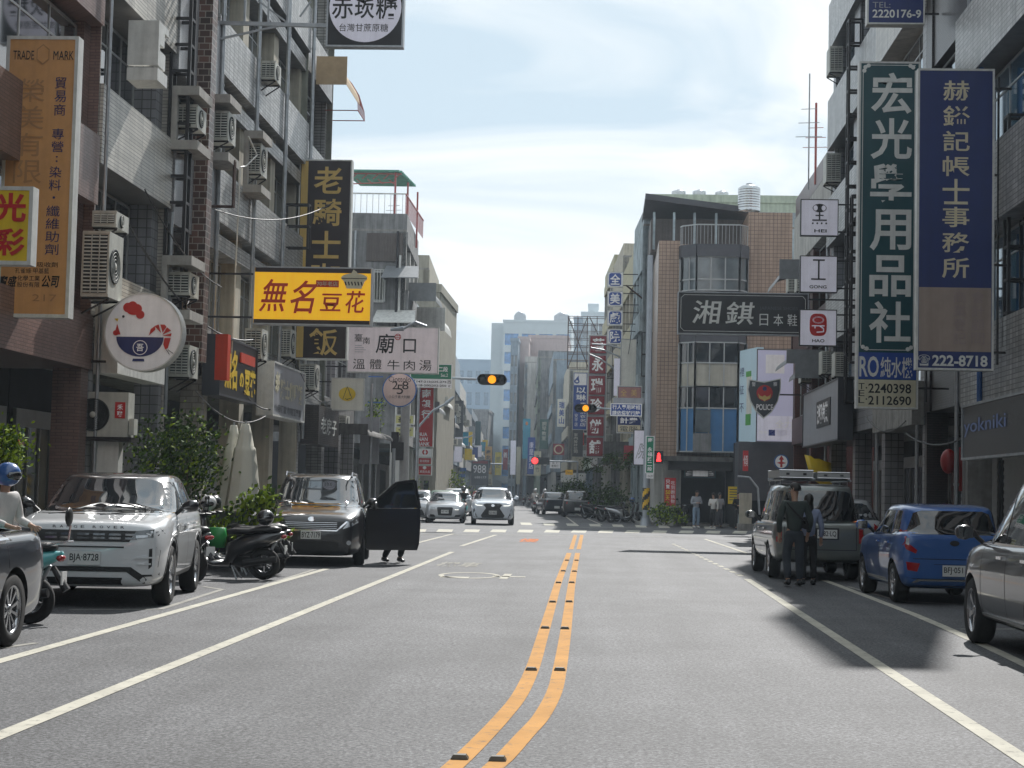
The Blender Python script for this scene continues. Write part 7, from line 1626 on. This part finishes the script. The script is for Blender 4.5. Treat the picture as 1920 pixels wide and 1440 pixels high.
r = thing('yellow_banner', 'yellow cloth banner slanting under the grey sign panel', 'banner', (7.0, 60, 3.0)); mb = MB(); mb.loft([[Vector((0+.9*t+.04*math.sin(t*9), .0, z-.25*t)), Vector((0+.9*t+.04*math.sin(t*9), .03, z-.25*t)), Vector((.25+.75*t, .03, z-.9-.2*t)), Vector((.25+.75*t, 0, z-.9-.2*t))] for t, z in ((0, 0), (.2, .02), (.4, -.03), (.6, .02), (.8, -.02), (1, 0))], S_YEL); mb.build('cloth', r)
# ------------------------------------------------------------ scooters
def scooter(label, loc, rz, body=P_BLK, side=None, seat=None, helmet=None, style=0, group=None, plate_text='', bag=None, name='scooter', rack=False):
    """front towards local -y"""
    r = thing(name, label, 'scooter', loc, rz, group); side = side or body; seat = seat or C_TRIM; big = .255
    for y, nm in ((-.64, 'front_wheel'), (.62, 'rear_wheel')):
        T = Matrix.Rotation(R(90), 4, 'Y'); w = MB(); w.lathe([(.15, -.05), (.22, -.06), (big, -.025), (big, .025), (.22, .06), (.15, .05), (.15, -.05)], C_TYRE, 24, T); o = w.build(nm, r, loc=(0, y, big))
        q = MB(); q.lathe([(.15, .035), (.13, .02), (.13, -.02), (.15, -.035)], C_ALLOY, 20, T)
        for k in range(5): a = 2*math.pi*k/5; q.bar(T @ Vector((.03*math.cos(a), .03*math.sin(a), 0)), T @ Vector((.14*math.cos(a), .14*math.sin(a), 0)), .014, C_ALLOY, 4)
        q.lathe([(.04, -.06), (.04, .06), (0, .06)], C_TRIM, 10, T); q.build('rim', o)
    b = MB()
    b.sweep([((0, -.56, .98), .05, .05), ((0, -.55, .90), .15, .07), ((0, -.52, .72), .19, .06), ((0, -.47, .5), .17, .05), ((0, -.38, .32), .15, .05), ((0, -.2, .25), .15, .05), ((0, .05, .26), .14, .06)], side, 14)   # leg shield and floor
    b.sweep([((0, .05, .28), .13, .08), ((0, .12, .48), .15, .14), ((0, .35, .58), .17, .15), ((0, .65, .66), .16, .12), ((0, .86, .72), .09, .06), ((0, .95, .75), .03, .03)], body, 14)
    b.sweep([((0, -.86, .40), .05, .03), ((0, -.78, .50), .075, .035), ((0, -.64, .545), .08, .03), ((0, -.48, .50), .075, .03), ((0, -.38, .40), .05, .02)], side, 10)
    b.build('bodywork', r)
    s = MB(); s.sweep([((0, .02, .76), .08, .04), ((0, .12, .77), .13, .055), ((0, .38, .77), .14, .05), ((0, .48, .80), .14, .055), ((0, .78, .82), .11, .05), ((0, .88, .81), .06, .03)], seat, 12); s.build('seat', r)
    m = MB(); m.sweep([((0, .10, .30), .07, .08), ((0, .35, .27), .09, .10), ((0, .58, .28), .09, .09)], C_TRIM, 10); m.bar((.13, .30, .26), (.15, .85, .34), .055, C_TRIM, 10, .05); m.bar((-.1, .62, .27), (-.1, .78, .62), .025, M_STEEL, 8)
    m.build('engine', r); m = MB(); m.bar((.07, -.64, .26), (.05, -.52, .80), .022, M_STEEL, 8); m.bar((-.07, -.64, .26), (-.05, -.52, .80), .022, M_STEEL, 8); m.build('fork', r); m = MB(); m.bar((-.05, .1, .22), (-.2, .22, .01), .014, M_STEEL, 6); m.bar((.05, .1, .22), (.2, .22, .01), .014, M_STEEL, 6); m.build('stand', r)
    h = MB(); h.sweep([((-.08, -.5, 1.0), .05, .05, (0, 1, 0)), ((0, -.52, 1.02), .07, .07, (0, 1, 0)), ((.08, -.5, 1.0), .05, .05, (0, 1, 0))], side, 10); h.tube([(-.36, -.36, 1.02), (-.2, -.46, 1.03), (.2, -.46, 1.03), (.36, -.36, 1.02)], .016, C_TRIM, 8)
    for sx in (-1, 1): h.bar((sx*.25, -.42, 1.03), (sx*.36, -.36, 1.02), .024, C_TRIM, 8)
    h.build('handlebar', r)
    for sx in (-1, 1):
        k = MB(); k.tube([(sx*.2, -.46, 1.04), (sx*.27, -.44, 1.18), (sx*.32, -.44, 1.26)], .009, C_TRIM, 6); k.ball((sx*.35, -.44, 1.29), .07, .02, .045, C_TRIM, 10, 6); k.build('mirror', r)
    l = MB(); l.ball((0, -.585, 1.0), .075, .03, .05, C_LAMP, 12, 6); l.build('headlight', r)
    t = MB(); t.ball((0, .93, .70), .09, .05, .04, C_TAIL, 12, 6); t.build('tail_light', r)
    f = MB(); f.bar((0, .85, .60), (0, 1.0, .36), .03, C_TRIM, 6, .05); f.box(-.08, .08, .96, .975, .42, .56, C_PLATE, None); f.build('number_plate', r)
    if rack: k = MB(); k.tube([(-.09, .8, .84), (-.09, 1.02, .88), (.09, 1.02, .88), (.09, .8, .84)], .012, M_CHROME, 6); k.tube([(0, 1.0, .88), (0, 1.02, 1.05)], .012, M_CHROME, 6); k.ball((0, 1.0, 1.14), .11, .03, .10, C_TRIM, 12, 8); k.build('rear_rack', r)
    if helmet:
        hp = helmet[1] if len(helmet) > 1 else (0, -.46, 1.16); c = r.matrix_basis @ Vector(hp)
        o = thing('helmet', helmet[2], 'helmet', c); q = MB(); q.ball((0, 0, 0), .14, .16, .13, helmet[0], 16, 10); q.build('shell', o); v = MB(); v.ball((0, -.05, -.01), .125, .125, .08, C_GLASS, 14, 8); v.build('visor', o)
    if bag: c = r.matrix_basis @ Vector((0, -.3, .45)); o = thing('shopping_bag', bag[1], 'bag', c); q = MB(); q.sweep([((0, 0, 0), .14, .10), ((0, 0, .2), .17, .12), ((0, 0, .34), .15, .07)], bag[0], 10); q.build('bag', o)
    return r
gs = 'scooters parked between the white SUV and the minivan'
H_GREY = paint('helmet_grey', (.30, .31, .32)); H_BLK = paint('helmet_black', (.015, .015, .018)); H_BLUE = paint('helmet_blue', (.02, .10, .32)); H_WHT = paint('helmet_white', (.6, .6, .6))
scooter('black scooter seen side-on with its tail towards the road', (-6.05, 27.4, 0), R(-90-0)+R(-0)+R(0), P_BLK, group=gs, helmet=(H_BLK, (0, .62, 1.0), 'black helmet resting on the seat tail of the nearest black scooter'))
scooter('black scooter behind the side-on one with a green bag', (-6.2, 28.7, 0), R(-80), P_DGR, group=gs, helmet=(H_WHT, (0, -.46, 1.2), 'white and black helmet hung on the second black scooter'), bag=(sm('bag_green', (.02, .30, .06)), 'green bag on the footboard of the second black scooter'))
scooter('dark scooter nearest the white SUV carrying a grey helmet', (-6.75, 26.6, 0), R(-128), P_BLK, P_DGR, group=gs, helmet=(H_GREY, (0, .1, 1.0), 'large grey helmet with visor beside the white SUV'))
scooter('black scooter deepest in the row beside the bright shrub', (-6.4, 29.6, 0), R(-95), P_BLK, group=gs, helmet=(H_BLK, (0, -.4, 1.2), 'dark helmet with visor at the deepest scooter'))
scooter('black scooter standing between the planter and the minivan bonnet', (-6.7, 30.3, 0), R(-85), P_BLK, P_NGR, group=gs)
scooter('turquoise scooter with chrome rack and backrest at the left edge', (-6.65, 17.9, 0), R(-90), P_TEAL, rack=True)
gr = 'scooters parked at the far right corner'
for i, (x, y, Y, rz, c, c2, lb, hl) in enumerate(((1168, 975, 88, 80, P_SIL, P_BLK, 'white and black scooter nearest the pale pole', (H_BLUE, (0, -.46, 1.2), 'blue helmet on the white and black scooter')), (1150, 972, 90, 95, P_BLK, P_BLK, 'black scooter with green trim beside the white one', None), (1178, 968, 91, 70, P_DGR, P_BLK, 'dark scooter behind the white one near the door', None),
    (1115, 955, 99, 60, P_BLK, P_BLK, 'black motorcycle facing away left of the scooters', None), (1130, 953, 101, 75, P_BLK, P_BLK, 'second black motorcycle beside the shrubs', None), (1275, 975, 84, 20, P_BLK, P_BLK, 'dark scooter beside the red banner', None), (1290, 970, 85.2, 40, P_DGR, P_BLK, 'dark scooter in the hot pot doorway', None))):
    a = at(x, y, Y); scooter(lb, (a.x, Y, 0 if i < 5 else .0), R(rz), c, c2, group=gr, helmet=hl)
for i, (x, Y, rz) in enumerate(((1000, 128, 185), (1012, 136, 175), (990, 170, 190), (982, 176, 180))):
    a = at(x, 940, Y); scooter('dark scooter far down the right kerb, %s' % ['nearest of four', 'second of four', 'third of four', 'farthest of four'][i], (a.x, Y, 0), R(rz), P_BLK if i % 2 else P_DGR, group='scooters far down the right kerb')

# ------------------------------------------------------------ people
SKIN = mat('skin', (.42, .25, .17), .55, var=.04); HAIR = mat('black_hair', (.015, .012, .01), .5, var=.2)
def cloth(n, c, r=.85): return mat('cloth_'+n, c, r, var=.12, scale=7, bump=.15)
def skinmesh(name, verts, edges, radii, m, root=0, levels=2):
    me = bpy.data.meshes.new(name); me.from_pydata([tuple(v) for v in verts], edges, []); o = bpy.data.objects.new('tmp', me); COL.objects.link(o)
    md = o.modifiers.new('sk', 'SKIN'); md.use_smooth_shade = True
    for i, d in enumerate(me.skin_vertices[0].data): 
        q = radii[i]; d.radius = (q, q) if not isinstance(q, tuple) else q; d.use_root = (i == root)
    sb = o.modifiers.new('s', 'SUBSURF'); sb.levels = levels; sb.render_levels = levels
    r = bpy.data.meshes.new_from_object(o.evaluated_get(bpy.context.evaluated_depsgraph_get())); bpy.data.objects.remove(o); r.materials.clear(); r.materials.append(m); r.name = name
    r.polygons.foreach_set('use_smooth', [True]*len(r.polygons)); return r
def person(label, loc, rz, J, top, trousers, shoes=None, hair='short', h=1.72, group=None, extras=None, lod=1, sleeves=1.0, bald=False):
    """faces local -y. J: joint positions (metres for a 1.72 m person)"""
    k = h/1.72; B = dict(pelvis=(0, 0, .93), chest=(0, .01, 1.28), neck=(0, .01, 1.46), head=(0, -.02, 1.60), shL=(.18, .01, 1.40), elL=(.25, .03, 1.12), haL=(.24, -.05, .88), shR=(-.18, .01, 1.40), elR=(-.25, .03, 1.12), haR=(-.24, -.05, .88),
             hpL=(.09, 0, .90), knL=(.10, -.02, .50), anL=(.10, .02, .08), hpR=(-.09, 0, .90), knR=(-.10, -.02, .50), anR=(-.10, .02, .08)); B.update(J); B.pop('look', 0)
    B = {a: Vector(b)*k for a, b in B.items()}; root = thing('person', label, 'person', loc, rz, group)
    def toe(a, s=1): return B[a]+Vector((0, -.14, -.045))*k
    # one continuous body
    names = ['pelvis', 'chest', 'neck', 'head', 'shL', 'elL', 'haL', 'shR', 'elR', 'haR', 'hpL', 'knL', 'anL', 'hpR', 'knR', 'anR']; V = [B[n] for n in names]; V.append(B['head']+Vector((0, -.0, .10))*k); V += [toe('anL'), toe('anR')]
    rad = [.085, .09, .05, .078, .05, .038, .03, .05, .038, .03, .075, .052, .04, .075, .052, .04, .055, .035, .035]; E = [(0, 1), (1, 2), (2, 3), (3, 16), (1, 4), (4, 5), (5, 6), (1, 7), (7, 8), (8, 9), (0, 10), (10, 11), (11, 12), (0, 13), (13, 14), (14, 15), (12, 17), (15, 18)]
    # fingers
    for hnd, el in ((6, 5), (9, 8)):
        d = (V[hnd]-V[el]).normalized(); sd = d.orthogonal().normalized(); pl = V[hnd]+d*.06*k; V.append(pl); pi = len(V)-1; rad.append(.026); E.append((hnd, pi))
        if lod:
            for q, l in ((-.027, .065), (-.009, .078), (.009, .074), (.027, .058)):
                V.append(pl+sd*q*k*1.2+d*.02*k); rad.append(.011); V.append(pl+sd*q*k*1.4+d*l*k+d.cross(sd)*.02*k); rad.append(.008); n = len(V); E += [(pi, n-2), (n-2, n-1)]
            V.append(V[hnd]+sd*.045*k+d*.035*k); rad.append(.011); V.append(V[hnd]+sd*.06*k+d*.07*k); rad.append(.009); n = len(V); E += [(hnd, n-2), (n-2, n-1)]
    obj('body', skinmesh('body', V, E, [q*k for q in rad], SKIN, 0, 2 if lod else 1), root)
    # face and hair
    hc = B['head']+Vector((0, 0, .045))*k; hd = J.get('look', 0)
    Rz = Matrix.Rotation(hd, 3, 'Z')
    f = MB()
    def HP(x, y, z): return hc+(Rz @ Vector((x, y, z)))*k
    f.loft([[HP(x*.5, -.085-.0, z), HP(x, -.07, z-.004), HP(0, -.05, z)] for x, z in ((.006, .015), (.016, -.02))] if False else [[HP(-.008, -.08, .02), HP(.008, -.08, .02), HP(0, -.06, .03)], [HP(-.017, -.085, -.02), HP(.017, -.085, -.02), HP(0, -.112, -.018)]], SKIN); f.build('nose', root)
    e = MB()
    for sx in (-.032, .032): e.ball(HP(sx, -.078, .022), .011, .008, .007, C_TRIM, 8, 5)
    e.build('eyes', root); mo = MB(); mo.ball(HP(0, -.082, -.052), .022, .008, .006, mat('lips', (.3, .11, .09), .5, var=0), 8, 5); mo.build('mouth', root)
    ea = MB()
    for sx in (-.082, .082): ea.ball(HP(sx, .0, 0), .012, .02, .03, SKIN, 8, 6)
    ea.build('ear', root)
    hb = MB(); n = 20; rings = []
    for j in range(9):
        a = j/8; ph = a*math.pi*(.60 if hair == 'short' else .66); rr = []
        for i in range(n):
            th = 2*math.pi*i/n; fr = max(0, -math.sin(th)); p = ph*(1-.42*fr*(a > .3)*(a-.3)/.7); rr.append(HP(.093*math.sin(p)*math.cos(th), .105*math.sin(p)*math.sin(th)+.012, .115*math.cos(p)+.008))
        rings.append(rr)
    if hair == 'long':
        for dz, q in ((-.10, 1.0), (-.22, .95), (-.32, .6)): rings.append([HP(.095*q*math.cos(2*math.pi*i/n), max(.02, .10*q*math.sin(2*math.pi*i/n))+.02, .115*math.cos(math.pi*.66)+dz) for i in range(n)])
    hb.loft(rings[::-1], HAIR, True); hb.build('hair', root)
    # top: torso and sleeves
    T_ = ['pelvis', 'chest', 'neck', 'shL', 'elL', 'shR', 'elR']; c0 = B['pelvis']+Vector((0, 0, .0)); V = [B['pelvis']-Vector((0, 0, .07))*k, B['pelvis'].lerp(B['chest'], .5), B['chest'], B['neck']-Vector((0, 0, .035))*k, B['shL'], B['elL'], B['elL'].lerp(B['haL'], .85), B['shR'], B['elR'], B['elR'].lerp(B['haR'], .85)]
    E = [(0, 1), (1, 2), (2, 3), (2, 4), (4, 5), (2, 7), (7, 8)]; rad = [.14, .135, .15, .07, .075, .058, .045, .075, .058, .045]
    E += [(5, 6), (8, 9)]
    obj('shirt', skinmesh('shirt', V, E, [tuple(x*k for x in q) if isinstance(q, tuple) else q*k for q in rad], top, 0, 2), root)
    V = [B['pelvis']+Vector((0, 0, .06))*k, B['pelvis']-Vector((0, 0, .03))*k, B['hpL']-Vector((0, 0, .06)), B['knL'], B['anL']+Vector((0, 0, .02)), B['hpR']-Vector((0, 0, .06)), B['knR'], B['anR']+Vector((0, 0, .02))]
    obj('trousers', skinmesh('trousers', V, [(0, 1), (1, 2), (2, 3), (3, 4), (1, 5), (5, 6), (6, 7)], [q*k for q in (.135, .13, .098, .078, .066, .098, .078, .066)], trousers, 0, 2), root)
    s = MB(); sh = shoes or C_TRIM
    for an in ('anL', 'anR'):
        a = B[an]; g_ = Vector((a.x, a.y, a.z)); s.sweep([((g_.x, g_.y+.08*k, g_.z-.035*k), .035, .035), ((g_.x, g_.y+.04*k, g_.z-.02*k), .048, .055), ((g_.x, g_.y-.08*k, g_.z-.035*k), .052, .042), ((g_.x, g_.y-.17*k, g_.z-.05*k), .045, .03), ((g_.x, g_.y-.2*k, g_.z-.055*k), .02, .015)], sh, 10)
    s.build('shoes', root)
    if extras: extras(root, B, k)
    return root
C_OLV = cloth('dark_green', (.030, .042, .038)); C_JEAN = cloth('dark_jeans', (.03, .038, .05)); C_LBL = cloth('light_blue_shirt', (.22, .26, .38)); C_BLK = cloth('black', (.012, .012, .013)); C_GHD = cloth('grey_hoodie', (.34, .36, .40)); C_LJN = cloth('light_jeans', (.20, .28, .38)); C_WHB = cloth('white', (.62, .60, .58)); C_PRP = cloth('purple', (.28, .16, .36))
def strap(root, B, k):
    m = MB(); m.tube([B['shL']+Vector((-.02, .13, .02)), B['chest']+Vector((0, .145, -.05)), B['pelvis']+Vector((-.15, .13, .18)), B['pelvis']+Vector((-.2, .0, .12))], .014, C_BLK, 6); m.build('bag_strap', root)
    m = MB(); m.sweep([((-.20, -.06, .98*k), .05, .10), ((-.22, -.04, 1.08*k), .06, .12), ((-.21, -.03, 1.18*k), .04, .10)], C_BLK, 10); m.build('shoulder_bag', root)
p0 = gp(1488, 1100)
person('man in a dark green sweater and jeans walking away with his head turned left', (p0.x, p0.y, 0), R(186), dict(knL=(.11, -.10, .52), anL=(.10, .02, .10), knR=(-.10, -.02, .50), anR=(-.12, -.10, .085), elL=(.27, .06, 1.12), haL=(.25, -.02, .86), elR=(-.27, .06, 1.12), haR=(-.25, -.08, .88), look=R(65)), C_OLV, C_JEAN, h=1.73, extras=strap)
def hbag(root, B, k):
    m = MB(); m.sweep([((B['haL'].x, B['haL'].y-.02, B['haL'].z-.52), .05, .14), ((B['haL'].x, B['haL'].y-.02, B['haL'].z-.3), .07, .17), ((B['haL'].x, B['haL'].y-.02, B['haL'].z-.1), .04, .10)], C_BLK, 12); m.build('hand_bag', root)
person('person in a light blue shirt with a black bag, half behind the man in green', (p0.x+.33, p0.y+.75, 0), R(176), dict(haL=(.28, -.02, .86), elL=(.29, .03, 1.1)), C_LBL, C_BLK, h=1.55, hair='long')
a = gp(1305, 988); YP = 79.5
person('person in a grey hoodie and light jeans looking down at the corner', (at(1305, 980, YP).x, YP, .0), R(20), dict(head=(0, -.09, 1.57), haL=(.05, -.27, 1.15), elL=(.25, -.02, 1.12), haR=(-.05, -.27, 1.15), elR=(-.25, -.02, 1.12)), C_GHD, C_LJN, C_WHB, lod=0)
person('woman with long dark hair in a white top and black trousers on the corner', (at(1337, 985, 80).x, 80, 0), R(-30), dict(haR=(-.02, -.25, 1.2)), C_WHB, C_BLK, C_WHB, 'long', 1.6, lod=0)
person('woman in a pale coat standing right of the long haired woman', (at(1349, 985, 80.3).x, 80.3, 0), R(25), dict(haL=(.04, -.25, 1.2)), cloth('pale_coat', (.42, .40, .42)), cloth('grey_trousers', (.08, .08, .09)), None, 'long', 1.62, lod=0)
person('man in black clothes in front of the yellow poster', (at(1384, 985, 78).x, 78, 0), R(10), dict(haL=(.03, -.22, 1.12), haR=(-.03, -.22, 1.12)), C_BLK, C_BLK, None, 'short', 1.66, lod=0)
RIDE = dict(pelvis=(0, .25, .84), chest=(0, .16, 1.2), neck=(0, .12, 1.38), head=(0, .08, 1.52), shL=(.18, .14, 1.32), shR=(-.18, .14, 1.32), elL=(.27, -.08, 1.14), elR=(-.27, -.08, 1.14), haL=(.26, -.30, 1.06), haR=(-.26, -.30, 1.06), hpL=(.09, .2, .82), hpR=(-.09, .2, .82), knL=(.14, -.22, .72), knR=(-.14, -.22, .72), anL=(.12, -.22, .32), anR=(-.12, -.22, .32))
def put_helmet(m, dz=0):
    def f(root, B, k):
        q = MB(); c = B['head']+Vector((0, 0, .05)); q.ball(c, .135, .155, .135, m, 18, 12); q.build('helmet', root); v = MB(); v.ball(c+Vector((0, -.05, -.01)), .12, .12, .08, C_GLASS, 14, 8); v.build('visor', root)
    return f
def rider(label_s, label_p, x, Y, rz, body, top, hm, py=960, sc=1):
    a = at(x, py, Y); scooter(label_s, (a.x, Y, 0), rz, body, name='scooter'); person(label_p, (a.x, Y, 0), rz, RIDE, top, C_BLK, hair='short', extras=put_helmet(hm), lod=0)
rider('turquoise scooter riding past the queue of cars', 'rider in dark jacket on the turquoise scooter in the queue lane', 868, 84, R(-4), P_TEAL, C_BLK, H_BLK)
rider('black scooter far away riding up the right lane', 'rider with a white helmet far away seen from behind', 1003, 118, R(180), P_BLK, C_WHB, H_WHT)
rider('dark scooter beside the far white helmet rider', 'rider in grey beside the far white helmet rider', 1021, 122, R(180), P_DGR, C_GHD, H_WHT)
# the rider cut by the left edge
a = at(8, 1000, 18.0)
person('rider in a white and purple jacket with a blue helmet at the left edge', (a.x-.2, 18.55, .02), R(70), dict(pelvis=(0, .1, .88), elL=(.27, .0, 1.12), haL=(.2, -.25, 1.05), elR=(-.27, .0, 1.12), haR=(-.2, -.25, 1.05)), C_WHB, C_BLK, hair='short', h=1.62, extras=lambda root, B, k: (put_helmet(H_BLUE)(root, B, k), MB().sweep([((-.15, .10, 1.02), .08, .10), ((-.12, .10, 1.2), .10, .11), ((-.10, .08, 1.34), .07, .08)], C_PRP, 12).build('jacket_panel', root)))
# the driver crouching beside the open minivan door
a = gp(735, 1052)
person('person crouching behind the open minivan door with one shoe showing', (-4.3, 35.0, 0), R(30), dict(pelvis=(0, .1, .45), chest=(0, -.05, .8), neck=(0, -.1, .96), head=(0, -.16, 1.08), shL=(.18, -.08, .92), shR=(-.18, -.08, .92), elL=(.25, -.2, .7), elR=(-.25, -.2, .7), haL=(.15, -.38, .6), haR=(-.15, -.38, .6), hpL=(.1, .05, .42), hpR=(-.1, .05, .42), knL=(.14, -.3, .48), knR=(-.14, -.28, .4), anL=(.14, -.1, .09), anR=(-.12, .1, .09)), cloth('teal_shirt', (.03, .10, .10)), C_BLK, lod=0)
# haze in the street air
mb = MB(); mb.box(-120, 120, -110, 560, -1, 48, M_CONC); me = mb.mesh('haze'); me.materials.clear()
hm = bpy.data.materials.new('haze'); hm.use_nodes = True; t = hm.node_tree; [t.nodes.remove(n) for n in list(t.nodes)]
o_ = t.nodes.new('ShaderNodeOutputMaterial'); v = t.nodes.new('ShaderNodeVolumePrincipled'); v.inputs['Density'].default_value = .00042; v.inputs['Color'].default_value = (.72, .86, 1, 1); v.inputs['Anisotropy'].default_value = .3; t.links.new(v.outputs[0], o_.inputs['Volume'])
me.materials.append(hm); obj('haze', me, kind='stuff')
